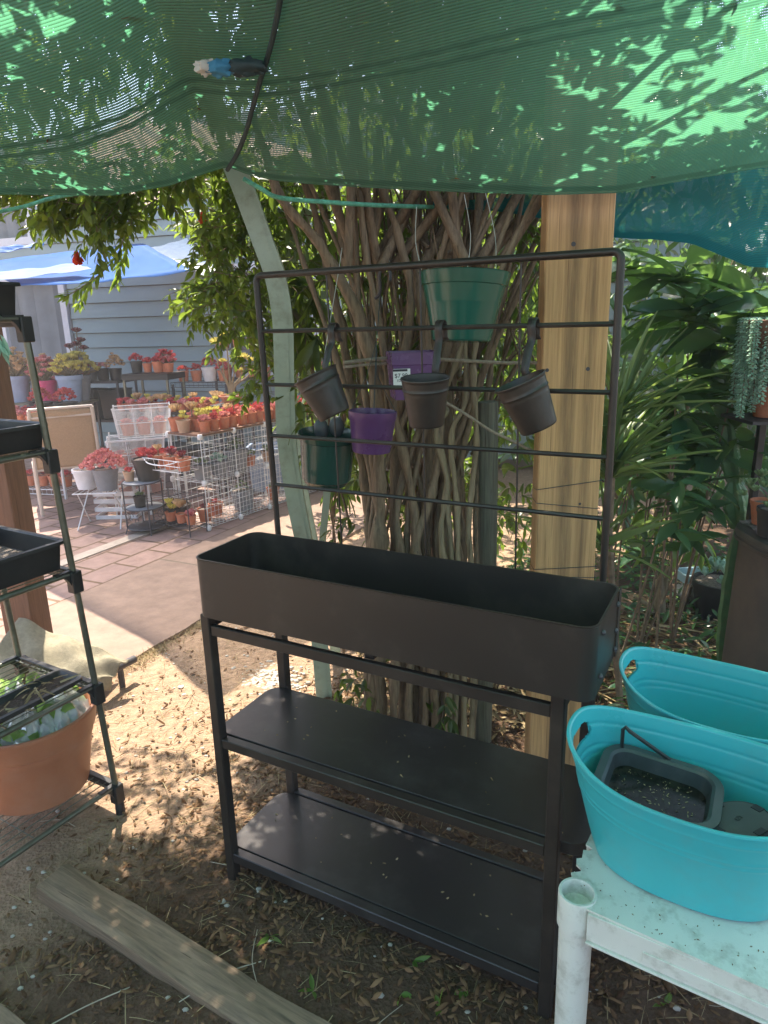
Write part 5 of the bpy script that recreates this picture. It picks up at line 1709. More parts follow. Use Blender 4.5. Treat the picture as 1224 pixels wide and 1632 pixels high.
m_ = MB().box((pl_.x + .012, 2.62, .86), (.026, .026, 1.72), bev=.002); m_.build('upright', 'black_steel', pole, smooth=30)
MB().box((pl_.x + .30, 2.62, 1.50 - .02), (.60, .018, .018), bev=.002).build('crossbar', 'black_steel', pole, smooth=30)
MB().box((pl_.x + .30, 2.62, 1.18), (.60, .018, .018), bev=.002).build('crossbar', 'black_steel', pole, smooth=30)

# ================================================================ LEFT SHELVING RACK
PF = Vector((-0.90, 1.95, 0)); LU = Vector((.515, .857, 0)); LW = Vector((-.857, .515, 0))
LA = atan2(LU.y, LU.x)
def lk(a, b, z): return PF + LU * a + LW * b + Vector((-0.040 * z, 0.0, z))      # the rack leans a little
RL = Matrix.Rotation(LA, 3, 'Z')
rack = thing('plant_rack', PF, 'tubular steel plant rack with black corner joints at the left edge', 'plant rack', rz=LA)
DEP = 0.40
for (a, b) in ((0, 0), (0, DEP), (-.85, 0), (-.85, DEP)):
    p = lk(a, b, 0)
    MB().tube([lk(a, b, .03), lk(a, b, 1.585)], .0098, 14).build('post', 'tube_steel', rack)
    MB().lathe([(0, -.02), (.016, -.02), (.014, .04), (.010, .045)], (p.x, p.y, gz(p.x, p.y) + .015), 12).build('foot', 'black_plastic', rack)
TIERS = [0.105, 0.472, 0.848, 1.215, 1.580]
for ti, z in enumerate(TIERS):
    for a in (0, -.85):
        for b in (0, DEP):
            m_ = MB()
            m_.box(lk(a, b, z - .028), (.034, .034, .068), R=RL, bev=.003)
            # curved gusset toward the front rail
            sg = -1 if a == 0 else 1
            out = [(0, .006)]
            for k in range(7):
                t = k / 6
                out.append((sg * (.06 - .045 * sin(t * pi / 2)), .004 - .058 * (1 - cos(t * pi / 2))))
            out += [(0, -.06)]
            pts = [lk(a + x, b, z + y) - LW * .008 for x, y in [(0, .010), (sg * .062, .010)] + out[1:]]
            m_.prism(pts, .016, up=LW)
            m_.build('corner_joint', 'black_plastic', rack, smooth=30)
    for b in (0, DEP):
        MB().tube([lk(-.84, b, z), lk(-.01, b, z)], .0088, 12).build('rail', 'tube_steel', rack)
    for a in (0, -.85):
        m_ = MB().box(lk(a, DEP / 2, z - .006), (.020, DEP - .03, .030), R=RL, bev=.002)
        m_.build('side_bar', 'black_plastic', rack, smooth=30)
    # wires of the shelf
    m_ = MB()
    for k in range(12):
        b = .035 + k * (DEP - .07) / 11
        m_.tube([lk(-.84, b, z + .004), lk(-.01, b, z + .004)], .0017, 5)
    for k in range(4):
        a = -.8 + k * .26
        m_.tube([lk(a, 0, z + .001), lk(a, DEP, z + .001)], .0024, 5)
    m_.build('shelf_wires', 'tube_steel', rack, smooth=60)
def seed_tray(a0, a1, b0, b1, z, h, label, fill=None, cat='tray'):
    c = lk((a0 + a1) / 2, (b0 + b1) / 2, z)
    r = thing('seed_tray', c, label, cat, 'black trays on the steel rack', rz=LA)
    tray_mesh(a1 - a0, b1 - b0, h, flare=.012, lip=.010, r=.012).build('tray_body', 'black_plastic', r, world=False, smooth=30)
    if fill:
        s2 = MB().box((0, 0, h * .3), (a1 - a0 - .02, b1 - b0 - .02, .012))
        s2.build('tray_fill', fill, r, world=False, smooth=0)
    return r, c
r, c = seed_tray(-.62, .0, .03, .37, TIERS[2] + .008, .085, 'deep black tray of gravel and seedlings on the middle tier of the steel rack', 'gravel_top')
n = 60
P_ = np.stack([RNG.uniform(-.25, .25, n), RNG.uniform(-.14, .14, n), np.full(n, .03)], 1)
leaves('seedlings', P_, RNG.normal(size=(n, 3)) * [1, 1, .2] + [0, 0, .6], .035, .012, 'suc_green', r, world=False)
r, c = seed_tray(-.60, .02, .03, .37, TIERS[3] + .008, .065, 'shallow black tray with yellow flowers on the second tier from the top', 'soil')
P_ = [(RNG.uniform(-.05, .2), RNG.uniform(-.1, .05), .055) for _ in range(26)]
leaves('yellow_petals', P_, RNG.normal(size=(26, 3)) * [1, 1, .4] + [0, 0, .7], .05, .035, 'suc_yellow', r, world=False, kind='round')
r, c = seed_tray(-.62, .02, .03, .37, TIERS[4] + .010, .080, 'dark green black tray on top of the steel rack', 'soil')
m_ = MB(); lump((0.12, -.02, .085), .14, .10, .035, 2).build('dark_cloth', 'dark_green_plastic', r, world=False)
r, c = seed_tray(-.62, -.03, .03, .13, TIERS[1] + .008, .022, 'narrow flat black tray of dry plant scraps on the second tier from the bottom', 'soil')
n = 70
P_ = np.stack([RNG.uniform(-.27, .27, n), RNG.uniform(-.05, .05, n), RNG.uniform(.015, .045, n)], 1)
leaves('dry_scraps', P_, RNG.normal(size=(n, 3)) * [1, 1, .25], RNG.uniform(.02, .09, n), .006, 'dry_straw', r, world=False, kind='strap')
# green netting scrap hanging from the top tier
c = at(0, 545, 1.7)
o = leaves('net_scrap', [tuple(c + Vector((RNG.uniform(-.03, .01), 0, RNG.uniform(-.01, .02)))) for _ in range(14)], RNG.normal(size=(14, 3)) * [.4, .2, .2] + [.25, 0, -1], .05, .012, 'suc_glauc', tone=np.zeros(14))
tag(o, 'frayed scrap of green netting dangling at the far left edge', 'netting')

# big terracotta pot on the lowest tier
pc = lk(-.125, .215, TIERS[0] + .006)
bp_ = thing('terracotta_planter', pc, 'large terracotta coloured planter holding film wrapped greens on the lowest tier', 'planter')
prof = [(0, 0), (.135, 0), (.142, .004), (.145, .012), (.172, .17), (.176, .176), (.178, .20), (.186, .206), (.196, .265), (.199, .272), (.198, .280), (.191, .282), (.187, .276), (.170, .20), (.14, .02), (0, .02)]
prof = [(r_ * 1.06, z_) for r_, z_ in prof]
MB().lathe(prof, pc, 72).build('planter_body', 'big_terracotta', bp_, smooth=35)
MB().lathe([(0, .235), (.15, .232), (.178, .222)], pc, 40).build('soil_surface', 'soil', bp_)
n = 260
a_ = RNG.uniform(0, 2 * pi, n); r0 = RNG.uniform(0, .14, n)
P_ = np.stack([pc.x - .05 + r0 * np.cos(a_), pc.y + r0 * np.sin(a_), pc.z + .23 + RNG.uniform(0, .06, n)], 1)
leaves('lettuce_leaves', P_, np.stack([np.cos(a_), np.sin(a_), RNG.uniform(.1, 1.2, n)], 1), RNG.uniform(.04, .10, n), RNG.uniform(.03, .055, n), 'lettuce', bp_, kind='round', droop=.5, fold=.35)
m_ = MB()
def P(i, j):
    th = i * 2 * pi; rr = .17 * j
    z = .29 + .055 * sin(j * pi * .9) * (1 + .35 * sin(5 * th + 3 * j)) + .014 * sin(17 * th + 11 * j) + .010 * sin(31 * th) * sin(23 * j) - .035 * j ** 3
    return pc + Vector((rr * cos(th) + .015, rr * sin(th) - .0, z - .03))
m_.grid(P, 90, 26)
film = bpy.data.materials.new('plastic_film'); film.use_nodes = True
nt = film.node_tree
gl = node(nt, 'ShaderNodeBsdfGlossy'); gl.inputs['Roughness'].default_value = .15; gl.inputs[0].default_value = (.8, .82, .8, 1)
tp = node(nt, 'ShaderNodeBsdfTransparent'); tp.inputs[0].default_value = (.93, .95, .93, 1)
fr = node(nt, 'ShaderNodeFresnel', IOR=1.5)
df = node(nt, 'ShaderNodeBsdfDiffuse'); df.inputs[0].default_value = (.85, .86, .84, 1)
ms = node(nt, 'ShaderNodeMixShader'); ms2 = node(nt, 'ShaderNodeMixShader'); ms2.inputs[0].default_value = .50
nt.links.new(fr.outputs[0], ms.inputs[0]); nt.links.new(tp.outputs[0], ms.inputs[1]); nt.links.new(gl.outputs[0], ms.inputs[2])
nt.links.new(ms.outputs[0], ms2.inputs[1]); nt.links.new(df.outputs[0], ms2.inputs[2])
nt.links.new(ms2.outputs[0], nt.nodes['Material Output'].inputs[0])
M['film'] = film
m_.build('clear_wrap', 'film', bp_, smooth=50)

# brown post and the sacking draped at its foot
p = at(57, 1000, 2.85)
bpst = MB().box((0, 0, 1.15), (.14, .14, 2.4), bev=.004)
o = bpst.build('brown_post', 'brown_post', smooth=30); o.location = (p.x - .07, 2.92, 0); o.rotation_euler = (0, 0, -.1)
tag(o, 'thick reddish brown timber post behind the steel rack', 'post')
def P(i, j):
    A_, B_, C_, D2 = gnd(30, 985, .34), gnd(206, 1050, .16), gnd(175, 1085, .10), gnd(-60, 1130, .16)
    top = gnd(-60, 985, .36)
    e1_ = A_.lerp(B_, i); e2_ = D2.lerp(C_, i)
    q = e1_.lerp(e2_, j)
    z = .016 * sin(pi * j) * (1 - .5 * i) + .012 * sin(9 * j + 5 * i) * sin(7 * i + 2) + .008 * sin(19 * i - 11 * j)
    if j > .86: z -= (j - .86) * .4
    return q + Vector((0, 0, z))
o = MB().grid(P, 60, 40).build('sacking', 'burlap', smooth=60)
solidify(o, .004)
tag(o, 'olive beige sacking cloth draped over a low bench behind the steel rack', 'sacking')
a, b = gnd(206, 1052, .10), gnd(60, 1128, .13)
bench = thing('low_bench', a.lerp(b, .5), 'low dark bar bench under the sacking cloth', 'bench')
MB().tube([a + Vector((.02, .01, 0)), b + (b - a) * .5], .018, 10).build('front_bar', 'dark_iron', bench)
m_ = MB()
q1 = gnd(170, 1060, 0.1); 
for t in (.12, .9):
    q = a.lerp(b, t)
    MB().tube([q, Vector((q.x, q.y, -.02))], .014, 8).build('leg', 'dark_iron', bench)
q = [gnd(60, 1010, .27), gnd(190, 1052, .09), gnd(165, 1082, .07), gnd(-40, 1115, .1)]
m_ = MB().prism([v + Vector((0, 0, -.03)) for v in q], .02); m_.build('seat_board', 'old_beam', bench, smooth=0)

# ================================================================ TIMBERS ON THE GROUND
def beam(name, A, B, width, h, label):
    A, B = Vector(A), Vector(B)
    d = (B - A); L_ = d.length; ang = atan2(d.y, d.x)
    m_ = MB()
    nx_, ny_ = 60, 5
    def P(i, j):
        x, y = i * L_, (j - .5) * width
        ed = .004 * sin(7 * x) + .004 * sin(19 * x + 2)
        return Vector((x, y * (1 + ed * 3) + ed * .3, h + .003 * sin(11 * x + 3 * y * 20) - (.003 if j in (0, 1) else 0) - .004 * abs(sin(23 * x)) * (j == 0)))
    m_.grid(P, nx_, ny_)
    top = list(m_.v)
    base = len(m_.v)
    def row(j): return [top[j * (nx_ + 1) + i] for i in range(nx_ + 1)]
    for j, fl in ((0, 0), (ny_, 1)):
        rr = row(j); n0 = len(m_.v)
        m_.v += rr + [(x, y, -.06) for x, y, z in rr]
        for i in range(nx_):
            m_.f.append((n0 + i, n0 + i + 1, n0 + nx_ + 1 + i + 1, n0 + nx_ + 1 + i)[::(1 if fl else -1)])
    for i in (0, nx_):
        n0 = len(m_.v); col = [top[j * (nx_ + 1) + i] for j in range(ny_ + 1)]
        m_.v += col + [(x, y, -.06) for x, y, z in col]
        for j in range(ny_): m_.f.append((n0 + j, n0 + j + 1, n0 + ny_ + 1 + j + 1, n0 + ny_ + 1 + j))
    o = m_.build(name, 'old_beam', smooth=18)
    o.location = A; o.rotation_euler = (0, 0, ang)
    return tag(o, label, 'timber')
n_ = Vector((-(1.165 - 1.665), 0, 0))
A = (gnd(75, 1346, .062) + gnd(59, 1401, .062)) / 2; B = (gnd(544, 1630, .062) + gnd(398, 1625, .062)) / 2
d = (B - A).normalized(); A = A + d * .04; B = B + d * .9
A.z = B.z = 0
beam('garden_timber', A, B, .100, .036, 'weathered flat garden timber lying diagonally across the soil in front')
A2, B2 = gnd(-110, 1575, 0), gnd(40, 1720, 0)
beam('garden_timber', A2, B2, .11, .036, 'second weathered timber, just its end showing in the bottom left corner')

# ================================================================ GROUND LITTER
def scatter(n, fn):
    out = []
    while len(out) < n:
        q = fn()
        if q is not None: out.append(q)
    return out
def on_beam(x, y):
    v = Vector((x, y, 0)) - A; t = v.dot(d)
    return abs((v - d * t).length) < .07 and t > 0
def soilpt():
    x, y = random.uniform(-1.5, 1.9), random.uniform(.75, 3.7)
    if (Vector((x, y, 0)) - PO).dot(E2) > -.02: return None
    return Vector((x, y, gz(x, y)))
def litter(name, n, L, W, mat, label, kind='lance', flat=.15, dens=None, tone=None):
    pts = []
    while len(pts) < n:
        q = soilpt()
        if q is None or on_beam(q.x, q.y) or (dens and random.random() > dens(q)): continue
        pts.append(q + Vector((0, 0, .004)))
    D_ = [(random.gauss(0, 1), random.gauss(0, 1), abs(random.gauss(0, flat))) for _ in pts]
    l = RNG.uniform(L[0], L[1], n)
    o = leaves(name, pts, D_, l, l * W, mat, kind=kind, droop=.15, tone=RNG.uniform(0, 1, n) if tone is None else tone, fold=.3)
    return tag(o, label, 'litter', kind='stuff')
shade = lambda q: .12 + .88 * min(1, max(0, (q.x + 1.25 - .42 * (q.y - 0)) / .5 + .8))
litter('bark_mulch', 20000, (.006, .026), .42, 'dry_leaf', 'fine bark and leaf mulch over the soil', dens=shade, flat=.35, tone=RNG.beta(1.2, 2.5, 20000))
litter('dry_leaves', 700, (.018, .05), .42, 'dry_leaf', 'scattered dry leaves on the soil', dens=shade, flat=.3)
litter('dry_grass', 3600, (.03, .10), .025, 'dry_straw', 'dry straw and grass stalks strewn over the soil', kind='strap', flat=.12, dens=lambda q: .25 + .75 * math.exp(-((q.x + .45) ** 2 + (q.y - 2.2) ** 2) / .4))
gl_ = [Vector(v) for v in ((.02, 1.32, .02), (-.15, 1.45, .02), (.18, 1.2, .02), (-.28, 1.5, .02), (.05, 1.28, .03))]
P_, D_ = [], []
for c in [gnd(740, 1590), gnd(660, 1545), gnd(1000 - 300, 1620), gnd(430, 1500), gnd(500, 1590), gnd(640, 1600), gnd(1060, 1600), gnd(380, 1190), gnd(360, 1205)]:
    for k in range(4):
        a = random.uniform(0, 2 * pi)
        P_.append((c.x, c.y, gz(c.x, c.y) + .004)); D_.append((cos(a), sin(a), .35))
o = leaves('green_weeds', P_, D_, RNG.uniform(.02, .045, len(P_)), .013, 'leaf_fresh', tone=RNG.uniform(.2, 1, len(P_)))
tag(o, 'small green weeds and fresh fallen leaves dotted over the soil', 'weeds', kind='stuff')
# tufts of grass along the path's edge
P_, D_ = [], []
for _ in range(1500):
    t = random.choice([random.gauss(.62, .12), random.gauss(.15, .12), random.uniform(-.2, 3), random.uniform(.5, 1.0)])
    q = path_pt(t, -abs(random.gauss(.0, .05)) - .01)
    P_.append((q.x, q.y, 0.0)); D_.append((random.gauss(0, .7), random.gauss(0, .7), .8))
o = leaves('grass_tufts', P_, D_, RNG.uniform(.012, .045, len(P_)), .0030, 'dry_straw', kind='strap', tone=RNG.uniform(.3, 1, len(P_)))
tag(o, 'thin tufts of green and dry grass along the concrete path', 'grass', kind='stuff')
# pebbles
m_ = MB()
def pebble(m, c, s, seed):
    n, k = 5, 6
    rr = random.Random(seed)
    jx = [rr.uniform(.8, 1.2) for _ in range(40)]
    vs = []
    for i in range(n + 1):
        ph = pi * i / n
        for q in range(k):
            th = 2 * pi * q / k
            j = jx[(i * k + q) % 40]
            vs.append((c[0] + s[0] * sin(ph) * cos(th) * j, c[1] + s[1] * sin(ph) * sin(th) * j, c[2] + s[2] * cos(ph)))
    m.add(vs, [(i * k + q, i * k + (q + 1) % k, (i + 1) * k + (q + 1) % k, (i + 1) * k + q) for i in range(n) for q in range(k)])
for i in range(900):
    q = soilpt()
    if q is None or on_beam(q.x, q.y): continue
    s_ = random.uniform(.002, .007) * (2.2 if random.random() < .04 else 1)
    pebble(m_, q + Vector((0, 0, .001)), (s_ * 1.3, s_, s_ * .7), i)
tag(m_.build('pebbles', 'pebble', smooth=60), 'small stones and gravel scattered on the soil', 'pebbles', kind='stuff')
m_ = MB()
for i in range(260):
    c = gnd(random.gauss(430, 28), random.gauss(1088, 14)); s_ = random.uniform(.004, .011)
    pebble(m_, c + Vector((0, 0, .005)), (s_ * 1.3, s_, s_ * .8), i)
tag(m_.build('white_gravel', 'pebble', smooth=50), 'patch of pale crushed gravel just behind the rear left leg of the planter stand', 'gravel', kind='stuff')
# twigs
m_ = MB()
for i in range(90):
    q = soilpt()
    if q is None: continue
    a = random.uniform(0, 2 * pi); L_ = random.uniform(.05, .22)
    e = q + Vector((cos(a) * L_, sin(a) * L_, 0)); md = q.lerp(e, .5) + Vector((random.uniform(-.02, .02), random.uniform(-.02, .02), .012))
    m_.tube(smooth_path([q + Vector((0, 0, .005)), md, Vector((e.x, e.y, gz(e.x, e.y) + .005))], 4), random.uniform(.0008, .0022), 4)
tag(m_.build('fallen_twigs', 'palelog', smooth=60), 'thin fallen twigs lying about the soil', 'twigs', kind='stuff')
o = leaves('red_petal', [tuple(gnd(200, 1236, .008))] * 3, [(1, .1, .1), (.7, .6, .15), (.8, -.5, .1)], .03, .018, 'suc_red', kind='round', tone=np.array([.2, .3, .1]))
tag(o, 'small bright red fallen petal on the sandy soil', 'petal')
c = gnd(427, 1502, .006)
o = leaves('pale_scrap', [tuple(c), tuple(c)], [(1, .2, .1), (-.6, .5, .1)], .03, .022, 'suc_glauc', kind='round', tone=np.array([1., 1.]))
tag(o, 'pale bluish scrap of plastic on the dark soil before the stand', 'scrap')
st_ = lump(gnd(810, 1225, .0) + Vector((0, 0, .03)), .05, .04, .04, 4, amp=.12).build('stone', 'pebble')
tag(st_, 'grey stone in the bed behind the middle shelf of the stand', 'stone')
# litter gathered in drifts against legs, the timber and the bed edge
P_, D_, T_ = [], [], []
for (cx_, cy_, sx_, sy_, n2_) in ((-.30, 1.62, .10, .06, 160), (.33, 1.28, .12, .06, 140), (-.45, 2.25, .22, .16, 420), (-.1, 2.5, .30, .12, 420), (-.6, 1.42, .25, .04, 220), (.1, 1.25, .3, .08, 260), (.55, 1.6, .2, .2, 200), (-.75, 1.75, .12, .08, 110)):
    for _ in range(n2_):
        x, y = random.gauss(cx_, sx_), random.gauss(cy_, sy_)
        if on_beam(x, y) or (Vector((x, y, 0)) - PO).dot(E2) > -.05: continue
        P_.append((x, y, gz(x, y) + random.uniform(.002, .014))); D_.append((random.gauss(0, 1), random.gauss(0, 1), random.gauss(0, .35))); T_.append(random.random())
o = leaves('litter_drifts', P_, D_, RNG.uniform(.010, .036, len(P_)), RNG.uniform(.004, .014, len(P_)), 'dry_leaf', tone=np.array(T_), fold=.4, droop=.4)
tag(o, 'drifts of curled dry leaves gathered round the stand legs and tree foot', 'litter', kind='stuff')

# ================================================================ SUCCULENT YARD ON THE PATIO
ORD = ['first', 'second', 'third', 'fourth', 'fifth', 'sixth', 'seventh', 'eighth', 'ninth', 'tenth', 'eleventh', 'twelfth', 'thirteenth', 'fourteenth', 'fifteenth', 'sixteenth', 'seventeenth', 'eighteenth', 'nineteenth', 'twentieth']
POT = {}
def pot_mesh(key, r0, r1, h, mat, square=False):
    if key in POT: return POT[key]
    n = 4 if square else 18
    lip = h * .16
    prof = [(0, 0), (r1, 0), (r1 + (r0 - r1) * .8, h - lip), (r0, h - lip), (r0 * 1.02, h), (r0 * .92, h), (r0 * .90, h - .012), (0, h - .012)]
    m_ = MB().lathe(prof, (0, 0, 0), n, R=(Matrix.Rotation(pi / 4, 3, 'Z') if square else None))
    me = m_.mesh(key, smooth=35); me.materials.append(M[mat]); me.materials.append(M['gravel_top'])
    for p in me.polygons:
        if all(abs(me.vertices[v].co.z - (h - .012)) < 1e-4 for v in p.vertices): p.material_index = 1
    POT[key] = me
    return me
PLANT = {}
def rosette_pts(c, R, nl, tilt0=.15, tilt1=1.35):
    P_, D_, L_ = [], [], []
    for k in range(nl):
        a = k * 2.39996; t = k / nl
        e = tilt0 + (tilt1 - tilt0) * t
        P_.append((c[0], c[1], c[2] + .15 * R * t)); D_.append((cos(a) * cos(e), sin(a) * cos(e), sin(e))); L_.append(R * (1 - .45 * t))
    return P_, D_, L_
def plant_mesh(key, mat, R, nros, spread, hz, nl=16, wf=.46, kind='spoon', stem=False, tilt0=.5):
    if key in PLANT: return PLANT[key]
    P_, D_, L_ = [], [], []
    cs = []
    for i in range(nros):
        a = i * 2.4 + random.random(); rr = spread * sqrt((i + .3 * (nros > 1)) / max(1, nros))
        c = (rr * cos(a), rr * sin(a), hz * (1 - .75 * (rr / max(spread, .001)) ** 2) * random.uniform(.75, 1.1) if nros > 1 else hz)
        cs.append(c)
        a1, b1, c1 = rosette_pts(c, R * random.uniform(.75, 1.1), nl, tilt0)
        P_ += a1; D_ += b1; L_ += c1
    L_ = np.array(L_)
    n = len(P_)
    tone = np.clip(RNG.normal(.5, .25, n), 0, 1)
    o = leaves(key, P_, D_, L_, L_ * wf, mat, None, kind=kind, droop=-.25, fold=-.35, tone=tone)
    me = o.data
    bpy.data.objects.remove(o)
    PLANT[key] = (me, cs)
    return PLANT[key]
def stem_mesh(key, cs, r=.004):
    k2 = key + '_stems'
    if k2 in PLANT: return PLANT[k2]
    m_ = MB()
    for c in cs:
        m_.tube(smooth_path([(0, 0, -.01), (c[0] * .4, c[1] * .4, c[2] * .4), c], 3), r, 5)
    me = m_.mesh(k2); me.materials.append(M['bark_pale'])
    PLANT[k2] = me
    return me
NPOT = [0]
def potted(loc, potkey, plantkey, label, group=None, scale=1.0, ps=1.0, name='potted_succulent', stems=False, cat='potted succulent', rz=None):
    pk = POTS[potkey]; pl = PLANTS[plantkey]
    r = thing(name, loc, label, cat, group, rz=random.uniform(0, 6.28) if rz is None else rz)
    r.scale = (scale,) * 3
    a = bpy.data.objects.new('pot', pot_mesh('pot_' + potkey, *pk)); link(a, r)
    me, cs = plant_mesh('plant_' + plantkey, *pl)
    b = bpy.data.objects.new('plant', me); link(b, r)
    b.location = (0, 0, pk[2] - .012); b.scale = (ps,) * 3
    if stems:
        s_ = bpy.data.objects.new('stem', stem_mesh('plant_' + plantkey, cs)); link(s_, b)
    NPOT[0] += 1
    return r
#            r_top  r_bot  h   material
POTS = {
    'small': (.047, .034, .088, 'terracotta'), 'mid': (.060, .044, .105, 'terracotta'), 'tiny': (.034, .026, .06, 'terracotta'),
    'tan': (.055, .040, .095, 'tan_pot'), 'bowl': (.11, .07, .07, 'terracotta'),
    'grey': (.075, .055, .115, 'pot_grey'), 'biggrey': (.10, .075, .17, 'pot_grey'), 'black': (.06, .048, .11, 'black_plastic'),
    'tallgrey': (.085, .065, .26, 'pot_grey'), 'blue': (.125, .085, .26, 'pot_blue'), 'gblue': (.13, .085, .27, 'pot_greyblue'), 'ggrey': (.125, .085, .25, 'pot_grey'),
    'pink': (.125, .085, .22, 'pot_pink'), 'white': (.085, .06, .14, 'pot_white'), 'bigblack': (.11, .08, .17, 'black_plastic')}
#              mat   R  nros spread hz nl
PLANTS = {
    'red1': ('suc_red', .040, 3, .020, .030, 22), 'red3': ('suc_red', .030, 7, .036, .042, 18), 'red5': ('suc_red', .028, 12, .046, .055, 16),
    'pink1': ('suc_pink', .042, 3, .022, .030, 22), 'pink3': ('suc_pink', .030, 7, .036, .042, 18), 'mar1': ('suc_maroon', .045, 2, .02, .04, 18),
    'yel3': ('suc_yellow', .036, 3, .028, .05, 16), 'grn1': ('suc_green', .045, 1, 0, .03, 20), 'peach1': ('suc_peach', .055, 1, 0, .05, 22),
    'grn3': ('suc_green', .035, 4, .03, .04, 14),
    'bushpeach': ('suc_peach', .042, 60, .16, .24, 16), 'bushyel': ('suc_yellow', .048, 44, .17, .20, 16), 'bushpink': ('suc_pink', .042, 56, .16, .24, 16),
    'bushred': ('suc_red', .036, 40, .10, .14, 14), 'bushgrn': ('suc_green', .045, 14, .11, .14, 12), 'jade': ('suc_pink', .028, 110, .13, .11, 12),
    'glauc': ('suc_glauc', .04, 7, .07, .05, 16)}

def row(p0, p1, n, potkeys, plants, fmt, group, scale=1.0, stems=False, ps=1.0, jit=.006):
    p0, p1 = Vector(p0), Vector(p1)
    for i in range(n):
        t = i / max(1, n - 1)
        q = p0.lerp(p1, t) + Vector((random.uniform(-jit, jit), random.uniform(-jit, jit), 0))
        potted(q, potkeys[i % len(potkeys)] if isinstance(potkeys, (list, tuple)) else potkeys, random.choice(plants) if isinstance(plants, list) else plants[i % len(plants)],
               fmt % ORD[i] if '%s' in fmt else fmt, group, scale=scale * random.uniform(.95, 1.05), ps=ps * random.uniform(.85, 1.2), stems=stems)

# ---- wire cube shelving (own frame: A goes right and away, B goes left and away)
CA = Vector((.54, .84, 0)).normalized(); CB = Vector((-CA.y, CA.x, 0)); CO = Vector((-1.365, 5.16, 0))
CS = .355
def ck(a, b, z): return CO + CA * a + CB * b + Vector((0, 0, z))
cubes = thing('wire_cube_shelf', CO, 'white wire grid cube shelving full of succulent pots at the patio edge', 'wire shelf')
NA = 5
for z in (0.03, 0.03 + CS, 0.03 + 2 * CS):
    for a in range(NA + 1):
        for b in (0, 1):
            MB().lathe([(0, -.022), (.016, -.020), (.021, -.008), (.021, .008), (.016, .020), (0, .022)], ck(a * CS, b * CS, z), 10).build('corner_knob', 'white_wire', cubes)
for a in range(NA + 1):
    for b in (0, 1):
        m_ = MB(); m_.tube([ck(a * CS, b * CS, 0.0), ck(a * CS, b * CS, .03 + 2 * CS)], .004, 6)
        m_.build('upright', 'white_wire', cubes)
def wire_panel(p, u, v, nu=9, nv=9, r=.0014, name='wire_panel', parent=None, mat='white_wire', fr=.0028):
    m_ = MB()
    for i in range(nu + 1):
        m_.tube([p + u * (i / nu), p + u * (i / nu) + v], fr if i in (0, nu) else r, 4, cap=False)
    for i in range(nv + 1):
        m_.tube([p + v * (i / nv), p + v * (i / nv) + u], fr if i in (0, nv) else r, 4, cap=False)
    return m_.build(name, mat, parent or cubes, smooth=60)
Z3 = Vector((0, 0, CS))
for a in range(NA):
    for lv in (0, 1):
        wire_panel(ck(a * CS, 0, .03 + lv * CS), CA * CS, Z3)                 # front faces (toward the path)
        wire_panel(ck(a * CS, CS, .03 + lv * CS), CA * CS, Z3, 6, 6)
    for z in (.03, .03 + CS, .03 + 2 * CS):
        wire_panel(ck(a * CS, 0, z), CA * CS, CB * CS, 8, 8)
for lv in (0, 1):
    for a in (1, 3):
        wire_panel(ck(a * CS, 0, .03 + lv * CS), CB * CS, Z3, 6, 6)
m_ = MB()
zt_ = .03 + 2 * CS + .006
m_.prism([ck(-.01, -.012, zt_), ck(NA * CS + .01, -.012, zt_), ck(NA * CS + .01, CS + .01, zt_), ck(-.01, CS + .01, zt_)], .014)
m_.build('top_board', 'brown_post', cubes, smooth=0)
zt_ += .0145
gr = 'terracotta pots in the front row on the wire cube shelf'
row(ck(.10, .055, zt_), ck(NA * CS - .03, .055, zt_), 17, 'small', ['red1', 'red3', 'pink1', 'red1', 'pink3'], 'terracotta pot, %s from the near corner in the front row on the cube shelf', gr)
row(ck(.15, .17, zt_), ck(NA * CS - .03, .17, zt_), 15, 'small', ['red1', 'red3', 'yel3', 'pink3', 'peach1', 'mar1'], 'terracotta pot, %s from the near corner in the second row on the cube shelf', 'terracotta pots in the second row on the wire cube shelf')
row(ck(.20, .29, zt_), ck(NA * CS - .05, .29, zt_), 13, 'small', ['red3', 'pink3', 'yel3', 'red1'], 'terracotta pot, %s from the near end in the rear row on the cube shelf', 'terracotta pots in the rear row on the wire cube shelf')
potted(ck(.03, .20, zt_), 'tan', 'yel3', 'tan pot with small yellow succulent at the near corner of the cube shelf', ps=1.1)
potted(ck(.06, .31, zt_), 'mid', 'peach1', 'larger terracotta pot with pale peach rosette at the near left corner of the cube shelf', ps=1.3)
potted(ck(.16, .24, zt_ ), 'mid', 'peach1', 'terracotta pot whose peach and yellow rosettes stand tallest at the cube shelf corner', ps=1.4, stems=True)
potted(ck(1.05, .12, zt_), 'small', 'grn3', 'terracotta pot with pale yellow green rosettes midway along the cube shelf', ps=1.5)
